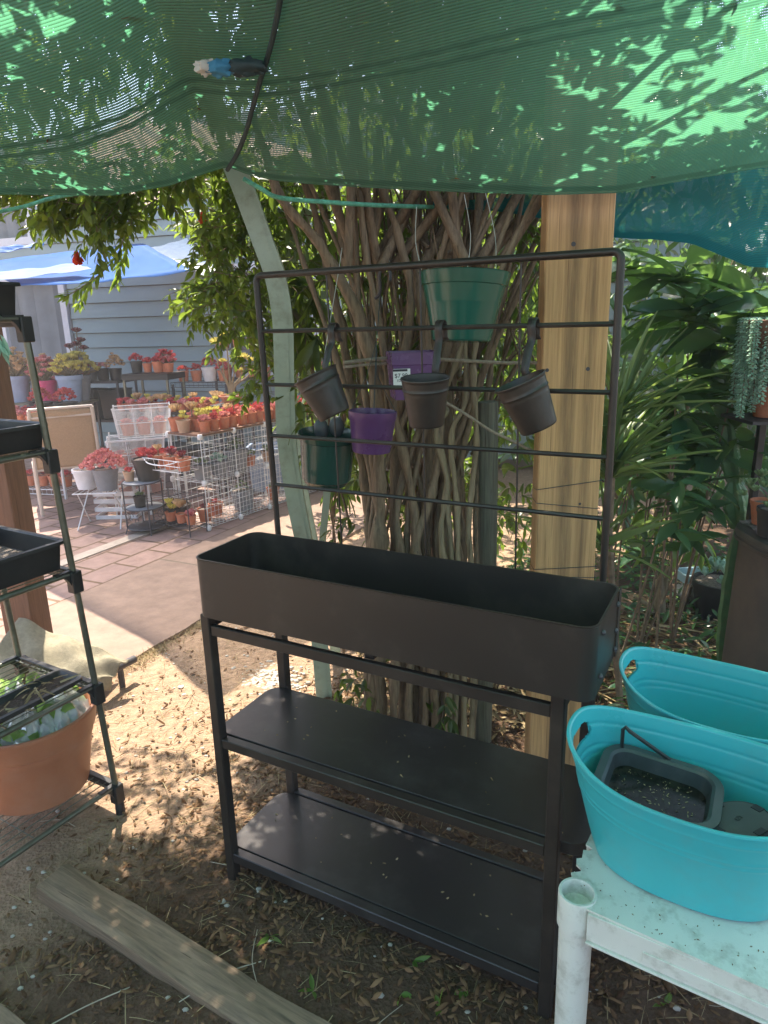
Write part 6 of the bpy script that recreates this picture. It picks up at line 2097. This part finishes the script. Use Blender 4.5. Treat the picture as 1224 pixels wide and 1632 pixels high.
# inside the cubes
zl = .036; zm = .036 + CS
for (a, b, z, pk, pl, lab, ps) in (
        (.10, .12, zm, 'grey', 'grn3', 'dark grey pot of green succulents in the near upper cube', 1.2),
        (.26, .10, zm, 'grey', 'glauc', 'wide grey pot of blue green rosettes in the near upper cube', 1.0),
        (.48, .12, zm, 'biggrey', 'bushgrn', 'big square grey pot in the second upper cube', .6),
        (.64, .12, zm, 'small', 'grn3', 'orange terracotta pot with green sprigs in the second upper cube', 1.2),
        (.86, .12, zm, 'tan', 'grn3', 'pale tan pot in the third upper cube', 1.2),
        (.12, .16, zl, 'mid', 'mar1', 'terracotta pot just inside the near lower cube', .8),
        (.28, .20, zl, 'mid', 'red1', 'terracotta pot at the back of the near lower cube', .8),
        (.54, .14, zl, 'biggrey', 'bushgrn', 'big grey pot on the floor of the second lower cube', .5),
        (.92, .14, zl, 'mid', 'grn3', 'terracotta pot on the floor of the third lower cube', 1.0),
        (1.30, .14, zm, 'mid', 'red3', 'terracotta pot in the fourth upper cube', 1.0),
        (1.28, .14, zl, 'grey', 'grn3', 'grey pot in the fourth lower cube', 1.0)):
    potted(ck(a, b, z), pk, pl, lab, scale=1.0, ps=ps)
# end face of the cubes: small shelf with three little pots, basket hung on the side
row(ck(-.10, .08, .075), ck(-.10, .30, .075), 3, 'tiny', ['yel3', 'peach1', 'pink1'], 'tiny pot on the low dark shelf beside the cubes, %s from the right', 'three tiny pots beside the cube shelf', scale=1.25)
es = thing('end_shelf', ck(-.10, .2, 0), 'low dark metal scroll shelf standing against the end of the cube shelf', 'shelf')
for z in (.07, .30):
    m_ = MB()
    for k in range(6): m_.tube([ck(-.19 + k * .034, .0, z), ck(-.19 + k * .034, .40, z)], .003, 5)
    for b in (0, .2, .4): m_.tube([ck(-.19, b, z), ck(-.02, b, z)], .004, 5)
    m_.build('wire_deck', 'dark_iron', es)
for (a, b) in ((-.19, 0), (-.19, .4), (-.02, 0), (-.02, .4)):
    MB().tube([ck(a, b, 0), ck(a, b, .31)], .005, 6).build('leg', 'dark_iron', es)
bk = thing('wire_basket', ck(-.13, .22, .52), 'white wire basket with a curved handle hung on the cube shelf end', 'basket')
m_ = MB()
for z, g_ in ((.50, 0), (.545, .008), (.59, .015)):
    m_.tube([ck(-.20 - g_, .02 - g_, z), ck(-.03, .02 - g_, z), ck(-.03, .40 + g_, z), ck(-.20 - g_, .40 + g_, z)], .0032, 5, closed=True)
for k in range(8):
    b = .02 + .38 * k / 7
    m_.tube([ck(-.03, b, .59), ck(-.03, b, .50), ck(-.20, b, .50), ck(-.215, b, .59)], .002, 4)
m_.build('wires', 'white_wire', bk)
MB().tube(smooth_path([ck(-.215, .40, .59), ck(-.26, .30, .565), ck(-.26, .14, .560), ck(-.215, .02, .59)], 6), .004, 6).build('handle', 'white_wire', bk)
row(ck(-.12, .07, .504), ck(-.12, .35, .504), 3, 'mid', ['red3', 'mar1', 'peach1'], 'terracotta pot in the hung white basket, %s from the right', 'pots in the hung white wire basket', scale=.95, stems=True, ps=1.2)

# ---- stacked white mesh baskets
def mesh_basket(c, w_, d_, h, rz, lab, tilt=0):
    r = thing('mesh_basket', c, lab, 'basket', 'white mesh baskets stacked on the patio', rz=rz)
    t_, b_ = (w_ / 2, d_ / 2), (w_ / 2 * .88, d_ / 2 * .88)
    T = [Vector((x * t_[0], y * t_[1], h)) for x, y in ((-1, -1), (1, -1), (1, 1), (-1, 1))]
    B_ = [Vector((x * b_[0], y * b_[1], 0)) for x, y in ((-1, -1), (1, -1), (1, 1), (-1, 1))]
    m_ = MB()
    m_.tube(T, .005, 6, closed=True); m_.tube(B_, .004, 6, closed=True)
    m_.tube([(T[i] + B_[i]) / 2 for i in range(4)], .003, 5, closed=True)
    for i in range(4):
        m_.tube([T[i], B_[i]], .004, 5)
        for k in (1 / 3, 2 / 3):
            m_.tube([T[i].lerp(T[(i + 1) % 4], k), B_[i].lerp(B_[(i + 1) % 4], k)], .0028, 4)
    for i in range(4):
        m_.tube([T[i] + Vector((0, 0, .012 + .01 * 0)), T[i]], .008, 6)
    m_.build('wire_frame', 'white_wire', r, world=False)
    for i in range(4):
        a, b = T[i], T[(i + 1) % 4]; c_, d2 = B_[(i + 1) % 4], B_[i]
        o = MB().grid(lambda u, v: (d2.lerp(c_, u)).lerp(a.lerp(b, u), v), 4, 4).build('mesh_side', 'basket_mesh', r, world=False, smooth=0)
        set_uv(o, 4, 4, (a - b).length, h)
    return r
bc = at(218, 700, 5.75)
for k, (px, py, w_, d_, lab) in enumerate(((232, 655, .46, .30, 'top white mesh basket of pots in the stack by the sling chair'), (205, 700, .46, .30, 'middle white mesh basket in the stack by the sling chair'), (218, 745, .42, .28, 'lowest white mesh basket in the stack by the sling chair'))):
    z = (.66, .40, .14)[k]
    c = at(px, py, 6.0 if k == 0 else 5.85)
    c = Vector((-2.03 + .0 * k, 5.90, z)) if k == 0 else Vector((-2.10, 5.86, z))
    mesh_basket(c, w_, d_, .24, .32, lab)
    for q in range(3):
        x = -.13 + q * .13
        rr = Vector((cos(.32) * x, sin(.32) * x, .006))
        potted(c + rr, 'mid', ['pink1', 'red3', 'pink3'][q], 'terracotta pot inside the %s white mesh basket, %s from the left' % (('top', 'middle', 'lowest')[k], ORD[q]), 'pots inside the white mesh baskets', ps=1.0)
rk_ = thing('basket_stand', Vector((-2.07, 5.88, 0)), 'slim white wire stand carrying the mesh baskets', 'stand')
m_ = MB()
for x, y in ((-.25, -.17), (.25, -.17), (.25, .17), (-.25, .17)):
    p = Vector((-2.07 + x * cos(.32) - y * sin(.32), 5.88 + x * sin(.32) + y * cos(.32), 0))
    MB().tube([p, p + Vector((0, 0, .68))], .0055, 6).build('leg', 'white_wire', rk_)
for z in (.13, .39, .65):
    m_ = MB(); m_.tube([Vector((-2.07 + x * cos(.32) - y * sin(.32), 5.88 + x * sin(.32) + y * cos(.32), z)) for x, y in ((-.25, -.17), (.25, -.17), (.25, .17), (-.25, .17))], .005, 6, closed=True)
    m_.build('ring_rail', 'white_wire', rk_)

# red potted things between baskets and cubes, on a dark round stand
rs_c = gnd(232, 850, 0); rs_c = Vector((rs_c.x, rs_c.y + .05, 0))
rs = thing('round_plant_stand', rs_c, 'round dark iron plant stand with scroll sides and glass decks', 'plant stand')
for z in (.045, .20, .40):
    m_ = MB().lathe([(.0, z), (.135, z), (.140, z + .004), (.135, z + .008), (0, z + .008)], rs_c, 28); m_.build('deck', 'pot_grey' if z > .1 else 'dark_iron', rs)
    MB().tube([rs_c + Vector((.142 * cos(a), .142 * sin(a), z + .004)) for a in np.linspace(0, 2 * pi, 25)[:-1]], .005, 6, closed=True).build('ring', 'dark_iron', rs)
for k in range(4):
    a = k * pi / 2 + .5
    p = rs_c + Vector((.145 * cos(a), .145 * sin(a), 0))
    MB().tube([p + Vector((.02 * cos(a), .02 * sin(a), 0)), p + Vector((0, 0, .05)), p + Vector((0, 0, .41))], .0055, 6).build('leg', 'dark_iron', rs)
    m_ = MB()
    for q in range(3):
        cc = rs_c + Vector((.145 * cos(a + .35 + q * .3), .145 * sin(a + .35 + q * .3), .12 + .04 * (q % 2)))
        m_.tube([cc + Vector((-sin(a + .5) * .02 * cos(t), cos(a + .5) * .02 * cos(t), .025 * sin(t))) for t in np.linspace(0, 5, 12)], .002, 4)
    m_.build('scrollwork', 'dark_iron', rs)
potted(rs_c + Vector((-.02, -.03, .209)), 'black', 'grn3', 'small black pot on the middle deck of the round iron stand', scale=.8)
potted(rs_c + Vector((.05, .03, .409)), 'bigblack', 'red5', 'black pot of bright red flowers on top of the round iron stand', ps=1.3)
potted(rs_c + Vector((-.09, .0, .409)), 'tan', 'red3', 'small pinkish pot at the left of the round iron stand top', scale=.8)
potted(rs_c + Vector((.20, .16, .0)), 'bigblack', 'mar1', 'black pot on the paving behind the round iron stand')
for i, (dx, dy, z) in enumerate(((-.07, .31, .435), (.04, .33, .435), (.15, .32, .435), (.0, .44, .435), (.11, .45, .435))):
    potted(rs_c + Vector((dx, dy, z)), 'mid', ['red5', 'red3', 'pink3'][i % 3], 'terracotta pot of red rosettes behind the round stand, %s from the left' % ORD[i], 'red potted succulents behind the round stand', ps=1.2)
bx_ = thing('low_rack', rs_c + Vector((.05, .38, 0)), 'low white slatted rack of red pots behind the round stand', 'rack')
MB().box(rs_c + Vector((.04, .38, .425)), (.36, .24, .018)).build('shelf_board', 'white_wire', bx_, smooth=0)
for x in (-.12, .20):
    for y in (.28, .48): MB().box(rs_c + Vector((x, y, .21)), (.018, .018, .42)).build('leg', 'white_wire', bx_, smooth=0)

# ---- folding white stand with a pink succulent
fc = gnd(168, 838, 0)
fs_ = thing('folding_stand', fc, 'small folding white wire stand holding a trailing pink succulent', 'plant stand')
W_ = .17; Ht = .30
for sx in (-1, 1):
    for sy in (-1, 1):
        MB().tube([fc + Vector((sx * W_, sy * .13, 0)), fc + Vector((sx * W_ * .8, -sy * .12, Ht))], .0055, 6).build('leg', 'white_wire', fs_)
m_ = MB()
for k in range(9): m_.tube([fc + Vector((-W_ + k * W_ / 4, -.13, Ht)), fc + Vector((-W_ + k * W_ / 4, .13, Ht))], .0025, 5)
m_.tube([fc + Vector((x * W_, y * .13, Ht)) for x, y in ((-1, -1), (1, -1), (1, 1), (-1, 1))], .005, 6, closed=True)
m_.build('wire_top', 'white_wire', fs_)
potted(fc + Vector((.06, 0, Ht + .004)), 'biggrey', 'jade', 'grey pot overflowing with a dense pink succulent on the folding stand', ps=1.25)
potted(fc + Vector((-.13, .06, Ht + .004)), 'white', 'pink3', 'white bucket pot leaning beside the dense pink succulent', scale=1.15)
cr2 = thing('milk_crate', fc + Vector((.03, .30, 0)), 'white slatted plastic crate under the folding stand', 'crate')
for z in (.02, .09, .16, .22):
    m_ = MB()
    c0 = fc + Vector((.03, .30, z))
    m_.box(c0 + Vector((0, -.12, 0)), (.34, .008, .035)); m_.box(c0 + Vector((0, .12, 0)), (.34, .008, .035)); m_.box(c0 + Vector((-.17, 0, 0)), (.008, .248, .035)); m_.box(c0 + Vector((.17, 0, 0)), (.008, .248, .035))
    m_.build('slat', 'pot_white', cr2, smooth=0)

# ---- beige sling chair, its back toward us
cc = Vector((-2.70, 5.85, 0)); cz = radians(28)
ch = thing('sling_chair', cc, 'beige patio chair with woven sling back, turned away from the camera', 'chair', rz=cz)
ch.scale = (.95, .95, .94)
def cl_(x, y, z): return Vector((x, y, z))
w2 = .27
SEAT_B = []
for sx in (-1, 1):
    pts = smooth_path([(sx * w2, .02, 0), (sx * w2, .0, .20), (sx * w2, -.01, .42), (sx * w2 * .97, -.07, .70), (sx * w2 * .93, -.14, .98)], 5)
    MB().tube(pts, .016, 8).build('leg', 'chair_frame', ch, world=False)
    MB().tube(smooth_path([(sx * w2, .50, .0), (sx * w2, .48, .22), (sx * w2, .46, .42)], 4), .016, 8).build('leg', 'chair_frame', ch, world=False)
    MB().tube([(sx * w2, -.01, .42), (sx * w2, .47, .43)], .016, 8).build('seat_rail', 'chair_frame', ch, world=False)
o = MB().grid(lambda i, j: Vector(((i - .5) * 2 * w2 * .96 * (1 - .05 * j), -.012 - .12 * j - .008 * sin(pi * i) + .0, .44 + .52 * j + .012 * sin(pi * i) * (j > .98))), 14, 20).build('backrest', 'sling', ch, world=False)
solidify(o, .003)
o = MB().grid(lambda i, j: Vector(((i - .5) * 2 * w2 * .96, .0 + .46 * j, .432 - .02 * sin(pi * i) * sin(pi * j))), 14, 14).build('seat', 'sling', ch, world=False)
solidify(o, .003)
for (y, z) in ((-.14, .985), (-.118, .91), (.0, .43), (.47, .43)):
    MB().tube([(-w2 * .95, y, z), (w2 * .95, y, z)], .013, 8).build('cross_rail', 'chair_frame', ch, world=False)

# ---- long benches of pots at the left
def wire_table(c, L_, D_w, z, rz, lab, mat='white_wire', deck=None, levels=(), name='wire_shelf', cat='shelf'):
    r = thing(name, (c.x, c.y, 0), lab, cat, rz=rz)
    for zz in (z,) + tuple(levels):
        m_ = MB()
        if deck:
            m_.box((0, 0, zz - .012), (L_, D_w, .02))
            m_.build('deck', deck, r, world=False, smooth=0)
        else:
            n_w = int(L_ / .05)
            for k in range(n_w + 1): m_.tube([(-L_ / 2 + k * L_ / n_w, -D_w / 2, zz - .006), (-L_ / 2 + k * L_ / n_w, D_w / 2, zz - .006)], .0018, 4)
            for y in (-.5, .5): m_.tube([(-L_ / 2, y * D_w, zz - .004), (L_ / 2, y * D_w, zz - .004)], .004, 5); m_.tube([(-L_ / 2, y * D_w, zz - .05), (L_ / 2, y * D_w, zz - .05)], .004, 5)
            for k in range(n_w + 1): m_.tube([(-L_ / 2 + k * L_ / n_w, -D_w / 2, zz - .05), (-L_ / 2 + k * L_ / n_w, -D_w / 2, zz - .004)], .0018, 4)
            m_.build('deck', mat, r, world=False)
    for x in (-.5, .5):
        for y in (-.5, .5):
            MB().box((x * (L_ - .03), y * (D_w - .03), (z - .02) / 2), (.02, .02, z - .02)).build('leg', mat, r, world=False, smooth=0)
    return r
def on(c, rz, x, y, z): return Vector((c.x + x * cos(rz) - y * sin(rz), c.y + x * sin(rz) + y * cos(rz), z))
bz = radians(-14)
bA = Vector((-3.85, 6.75, 0))
wire_table(bA, 1.9, .42, .70, bz, 'long white wire shelf of small red potted succulents behind the chair', levels=(.10,))
for rr_i, yy in enumerate((-.14, -.03, .08)):
    row(on(bA, bz, -.88, yy, .702), on(bA, bz, .88, yy, .702), 16, 'small', ['red1', 'red3', 'red5', 'pink3'],
        'red potted succulent, %s from the left, ' + ('front', 'middle', 'rear')[rr_i] + ' row behind the chair', 'red potted succulents, %s row behind the chair' % ('front', 'middle', 'rear')[rr_i])
row(on(bA, bz, -.85, -.08, .102), on(bA, bz, .88, -.08, .102), 14, 'mid', ['red1', 'red3', 'mar1'], 'terracotta pot near the ground, %s from the left under the long wire shelf', 'pots under the long wire shelf')
bB = Vector((-4.10, 7.35, 0))
wire_table(bB, 2.3, .40, .84, bz, 'dark plank bench carrying big coloured pots below the house window', mat='dark_iron', deck='stake_wood')
bigs = [('blue', 'bushyel', 'dark blue pot of yellow aeonium at the far left of the plank bench'), ('ggrey', 'bushpeach', 'grey pot of peach coloured rosettes, left part of the plank bench'),
        ('gblue', 'bushpeach', 'pale blue grey pot of peach succulents on the plank bench'), ('blue', 'bushpink', 'blue pot of pink succulents behind the rack post on the plank bench'),
        ('gblue', 'bushpeach', 'pale pot partly behind the steel rack post on the plank bench'), ('pink', 'bushpink', 'bright pink pot of mauve rosettes on the plank bench'),
        ('gblue', 'bushyel', 'grey blue pot of tall yellow rosettes at the right end of the plank bench')]
for i, (pk, pl, lab) in enumerate(bigs):
    potted(on(bB, bz, -.86 + i * .315, -.05 + .03 * (i % 2), .84), pk, pl, lab, stems=True, ps=1.05, scale=.98)
potted(on(bB, bz, -1.05, .10, .84), 'blue', 'bushyel', 'second dark blue pot half out of frame at the far left', stems=True, ps=1.0)
for i in range(6):
    potted(on(bB, bz, -.70 + i * .32, .14, .84), 'bigblack', ['bushyel', 'bushpeach', 'bushpink'][i % 3], 'black pot of mixed rosettes, %s from the left, rear row of the plank bench' % ORD[i], 'black pots in the rear row of the plank bench', stems=True, ps=1.1)
potted(on(bB, bz, 1.02, .10, .84), 'ggrey', 'bushyel', 'pot of pale cream yellow rosettes at the far right end of the plank bench', stems=True, ps=1.15)
potted(on(bA, bz, .80, .16, .702), 'bigblack', 'bushred', 'black pot of dark red succulents below the bench end, above the chair back', ps=1.0)
potted(on(bA, bz, .52, .17, .702), 'bigblack', 'bushred', 'black pot of crimson rosettes just above the chair back', ps=1.0)

# ---- black stand with pots (centre left)
bC = Vector((-2.95, 7.45, 0))
wire_table(bC, .62, .36, 1.02, bz, 'black metal stand with two dark tubs under its top, below the siding', mat='dark_iron', deck='dark_iron', levels=(.62,))
for i, x in enumerate((-.15, .15)):
    r = thing('dark_tub', on(bC, bz, x, 0, .622), 'square black tub inside the black metal stand, %s one' % ('left', 'right')[i], 'tub', rz=bz)
    tray_mesh(.24, .26, .30, flare=.02, lip=.008, r=.02).build('tub_body', 'black_plastic', r, world=False, smooth=30)
potted(on(bC, bz, -.24, .02, 1.022), 'tallgrey', 'mar1', 'tall dark grey pot with a branching dark red aeonium against the siding', ps=.8)
P_, D_, L_ = [], [], []
ae = thing('dark_aeonium', on(bC, bz, -.24, .02, 1.27), 'dark maroon aeonium with four heads in the tall grey pot', 'plant')
m_ = MB()
b0 = on(bC, bz, -.24, .02, 1.26)
for (dx, dz) in ((-.10, .10), (.0, .26), (.03, .16), (.05, .08), (-.02, .12)):
    c = b0 + Vector((dx, 0, dz)); m_.tube(smooth_path([b0, b0 + Vector((dx * .7, 0, dz * .4)), c], 4), .006, 6)
    a1, b1, c1 = rosette_pts(c, .062, 26); P_ += a1; D_ += b1; L_ += c1
leaves('rosettes', P_, D_, np.array(L_), np.array(L_) * .45, 'suc_maroon', ae, kind='spoon', droop=-.25, fold=-.35)
m_.build('stem', 'bark_pale', ae)
for i, (pk, pl, lab) in enumerate((('grey', 'red5', 'grey pot of pink red rosettes on the black stand, leftmost of its tray'), ('black', 'pink3', 'black pot of pink rosettes in the middle of the black stand'), ('black', 'bushpeach', 'black pot of golden peach rosettes at the right of the black stand'))):
    potted(on(bC, bz, -.08 + i * .15, -.06, 1.022), pk, pl, lab, ps=1.2 if i < 2 else .55, scale=1.1)
# ---- taller black tray stand
bD = Vector((-2.25, 7.0, 0))
r = wire_table(bD, .50, .34, 1.11, bz, 'silver legged stand with a thick black tray top', mat='tube_steel', deck='black_plastic', levels=(.80,))
MB().box((0, 0, 1.075), (.50, .34, .05)).build('tray_skirt', 'black_plastic', r, world=False, smooth=0)
for i, (pk, pl, ps) in enumerate((('black', 'red5', 1.3), ('small', 'red3', 1.3), ('mid', 'red5', 1.1), ('small', 'pink3', 1.5))):
    potted(on(bD, bz, -.19 + i * .12, .02, 1.112), pk, pl, 'small pot of red rosettes on the black tray top, %s from the left' % ORD[i], 'small pots on the black tray top', ps=ps)
potted(on(bD, bz, .12, .05, 1.112), 'tiny', 'bushred', 'pot with a tall bright coral rosette standing above the black tray', ps=.8, stems=True, scale=1.3)
# rail of pots hung right of it
bE = Vector((-1.80, 7.15, 0))
wire_table(bE, .62, .22, 1.0, bz, 'thin dark wire stand of red pots around a white pot', mat='dark_iron', levels=())
for i, (pk, pl) in enumerate((('mid', 'red3'), ('mid', 'red5'), ('white', 'bushred'), ('mid', 'bushred'))):
    potted(on(bE, bz, -.22 + i * .15, 0, 1.002), pk, pl, ('terracotta pot at the left end of the thin dark wire stand', 'second terracotta pot on the thin dark wire stand', 'white hanging style pot with coral spikes on the thin dark wire stand', 'terracotta pot right of the white pot on the thin wire stand')[i], ps=1.2 if i < 2 else .75)
bF = Vector((-1.95, 6.6, 0))
wire_table(bF, 1.1, .34, .78, bz, 'black low shelf of many small pots behind the cube shelf', mat='dark_iron', deck='black_plastic', levels=(.45,))
for rr_i, yy in enumerate((-.11, .0, .11)):
    row(on(bF, bz, -.50, yy, .782), on(bF, bz, .46, yy, .782), 10, 'tiny', ['peach1', 'yel3', 'red1', 'pink1'], 'tiny terracotta pot, %s from the left, ' + ('front', 'middle', 'rear')[rr_i] + ' row of the low black shelf', 'tiny pots, %s row of the low black shelf' % ('front', 'middle', 'rear')[rr_i], scale=1.1)
# branching old succulent in a bowl
bq = Vector((-1.36, 6.35, .86))
stn = wire_table(Vector((-1.36, 6.35, 0)), .30, .28, .855, bz, 'small dark stand under the terracotta bowl', mat='dark_iron', deck='dark_iron', name='bowl_stand')
bo = potted(bq, 'bowl', 'grn1', 'shallow terracotta bowl with an old branching aeonium, bare limbs and yellow tips', ps=.5, name='bonsai_aeonium', rz=0)
m_ = MB(); P_, D_, L_ = [], [], []
for (dx, dz, R_) in ((-.10, .46, .075), (.0, .50, .085), (.05, .33, .05), (.14, .33, .06), (.20, .30, .05), (.10, .22, .04), (-.05, .30, .045)):
    c = bq + Vector((dx, 0, .07 + dz))
    m_.tube(smooth_path([bq + Vector((0, 0, .05)), bq + Vector((dx * .25, .01, .16)), bq + Vector((dx * .9, 0, .07 + dz * .6)), c], 4), [.014, .013, .012, .011, .010, .009, .008, .007, .007, .006, .006, .006, .005], 7)
    a1, b1, c1 = rosette_pts(c, R_, 24); P_ += a1; D_ += b1; L_ += c1
m_.build('stem', 'bark_pale', bo); leaves('rosettes', P_, D_, np.array(L_), np.array(L_) * .42, 'suc_yellow', bo, kind='spoon', droop=-.25, fold=-.35)
ro = bo
# tree-like red succulents
for k, (px, py, Y, h) in enumerate(((298, 640, 6.7, .30), (268, 600, 7.0, .34))):
    pass
# ---- black shelving along the wall at right, seen through the arch
bG = Vector((-0.55, 7.0, 0))
wire_table(bG, 2.3, .30, 1.02, radians(-16), 'black metal shelving of red pots along the house wall, beyond the arch', mat='dark_iron', deck='dark_iron', levels=(.62, 1.32))
for lv, (z, n_) in enumerate(((1.022, 15), (1.322, 14), (.622, 14))):
    row(on(bG, radians(-16), -1.08, 0, z), on(bG, radians(-16), 1.0, 0, z), n_, 'mid', ['red1', 'grn3', 'pink3', 'grn1', 'red3'], 'terracotta pot, %s from the left on the ' + ('middle', 'top', 'lower')[lv] + ' tier of the wall shelving', 'pots on the %s tier of the wall shelving' % ('middle', 'top', 'lower')[lv], ps=.9)
bin2 = thing('blue_tub', Vector((-1.0, 6.55, 0)), 'pale blue storage tub below the wall shelving', 'tub')
tray_mesh(.55, .36, .42, flare=.03, lip=.015, r=.05).build('tub_body', 'pot_greyblue', bin2, world=False, smooth=30)

# ---- pots near the brown bin and in the right bed
c = at(1216, 818, 2.42)
potted((c.x, c.y, zt + .008), 'small', 'bushgrn', 'small terracotta pot of grey green succulent on the brown bin', ps=.7)
c = at(1229, 852, 2.28)
potted((c.x, c.y, zt + .008), 'black', 'grn3', 'black pot standing in front of the terracotta pot on the brown bin', scale=.9)
c = at(1222, 655, 2.55)
potted((c.x, c.y, c.z - .02), 'mid', 'bushgrn', 'terracotta pot on the rack board above the brown bin', ps=.6)
MB_ = MB().box((c.x + .05, c.y + .02, c.z - .03), (.3, .24, .012)); o = MB_.build('rack_board', 'dark_iron', smooth=0); tag(o, 'dark shelf board of the rack at the right edge', 'shelf')
# donkey tail succulent
c = at(1228, 505, 2.45)
dt = thing('donkey_tail', c, 'pale blue green donkey tail succulent trailing from a basket at the right edge', 'plant')
P_, D_ = [], []
m_ = MB()
for k in range(46):
    a = random.uniform(pi * .45, 2 * pi * .98); r_ = random.uniform(.05, .115)
    p = c + Vector((r_ * cos(a) + .02, r_ * sin(a), .0)); L0 = random.uniform(.12, .36)
    nn = int(L0 / .0085)
    for q in range(nn):
        z = -q * .0085
        for w3 in range(3):
            th = q * 1.1 + w3 * 2.1
            P_.append(p + Vector((0, 0, z))); D_.append((cos(th), sin(th), -.35))
    m_.tube([p, p + Vector((0, 0, -L0))], .002, 4)
leaves('trailing_stems', P_, D_, .017, .009, 'suc_glauc', dt, kind='spoon', droop=.1, fold=-.4)
m_.build('stems', 'twig', dt)
MB().lathe([(0, -.10), (.07, -.09), (.10, -.03), (.105, 0), (.10, .002), (.09, -.03), (0, -.05)], c + Vector((.02, 0, -.01)), 24).build('basket', 'brown_post', dt)
for k in range(3):
    a = k * 2.1; MB().tube([c + Vector((.02 + .1 * cos(a), .1 * sin(a), 0)), c + Vector((.02, 0, .3))], .0012, 4).build('hanger_wire', 'dark_cord', dt)
# right bed: black pot with green rosette, clear tray, stump
b0 = gnd(1142, 985, 0)
potted((b0.x, b0.y, .0), 'bigblack', 'glauc', 'black nursery pot of green rosettes on the ground beside the brown bin', ps=1.3, scale=1.25)
q = gnd(1105, 925, .12)
ct = thing('clear_tray', q, 'clear bluish plastic tray lying tilted in the garden bed', 'tray', rz=.1)
tray_mesh(.15, .12, .05, flare=.004, lip=.006, r=.012).build('tray_body', 'clear_tray', ct, world=False, smooth=30)
lump(q + Vector((0, 0, -.07)), .09, .08, .06, 6, amp=.12).build('stone', 'pebble'); 
tag(scene.collection.objects[-1], 'dark stone propping up the clear tray', 'stone')
q = gnd(1086, 975, 0)
o = MB().tube([q, q + Vector((.03, 0, .15))], [.022, .018], 10).build('stump', 'bark'); tag(o, 'short cut brown stump in front of the clear tray', 'stump')
q = gnd(1012, 955, .05)
rp = thing('terracotta_saucer', q, 'curved pale rim of a buried terracotta pot beside the planter box end', 'pot')
MB().lathe([(0, -.10), (.08, -.10), (.115, .0), (.118, .004), (.108, .004), (.1, -.02), (0, -.04)], q, 32, R=Matrix.Rotation(.35, 3, 'Y')).build('pot_body', 'tan_pot', rp)
# dense ground greenery in the bed
P_, D_ = [], []
for _ in range(2600):
    x, y = random.uniform(.75, 2.8), random.uniform(2.35, 4.4)
    P_.append((x, y, random.uniform(-.01, .10))); D_.append((random.gauss(0, 1), random.gauss(0, 1), random.uniform(.1, 1)))
o = leaves('ground_cover', P_, D_, RNG.uniform(.03, .08, len(P_)), .022, 'leaf_big', droop=.3); tag(o, 'low dark green ground cover in the garden bed', 'ground cover', kind='stuff')
P_, D_ = [], []
for _ in range(2200):
    x, y = random.uniform(-.15, .75), random.uniform(2.35, 3.4)
    P_.append((x, y, gz(x, y) + random.uniform(0, .05))); D_.append((random.gauss(0, 1), random.gauss(0, 1), random.uniform(0, .7)))
o = leaves('dry_bed_litter', P_, D_, RNG.uniform(.02, .07, len(P_)), .012, 'dry_straw', droop=.2, tone=RNG.beta(1, 2.5, len(P_))); tag(o, 'tangled dry leaves and stems in the bed behind the trunks', 'litter', kind='stuff')
for o in list(scene.collection.objects):
    if o.get('kind') == 'structure' and o.get('category'): del o['category']

# ---- thin even haze, added to stand in for veiling sun glare
hz = MB().box((0, 0, 2.0), (110, 110, 6.3)).build('haze', 'foam_white', smooth=0)
hz.data.materials.clear()
hm = bpy.data.materials.new('glare_haze'); hm.use_nodes = True
hn = hm.node_tree; hn.nodes.clear()
ho = hn.nodes.new('ShaderNodeOutputMaterial'); hv = hn.nodes.new('ShaderNodeVolumePrincipled')
hv.inputs['Color'].default_value = (1.0, 0.93, 0.86, 1); hv.inputs['Density'].default_value = 0.013; hv.inputs['Anisotropy'].default_value = 0.3
hn.links.new(hv.outputs[0], ho.inputs['Volume'])
hz.data.materials.append(hm); hz['kind'] = 'stuff'; hz['label'] = 'thin haze added as a veil of sun glare'
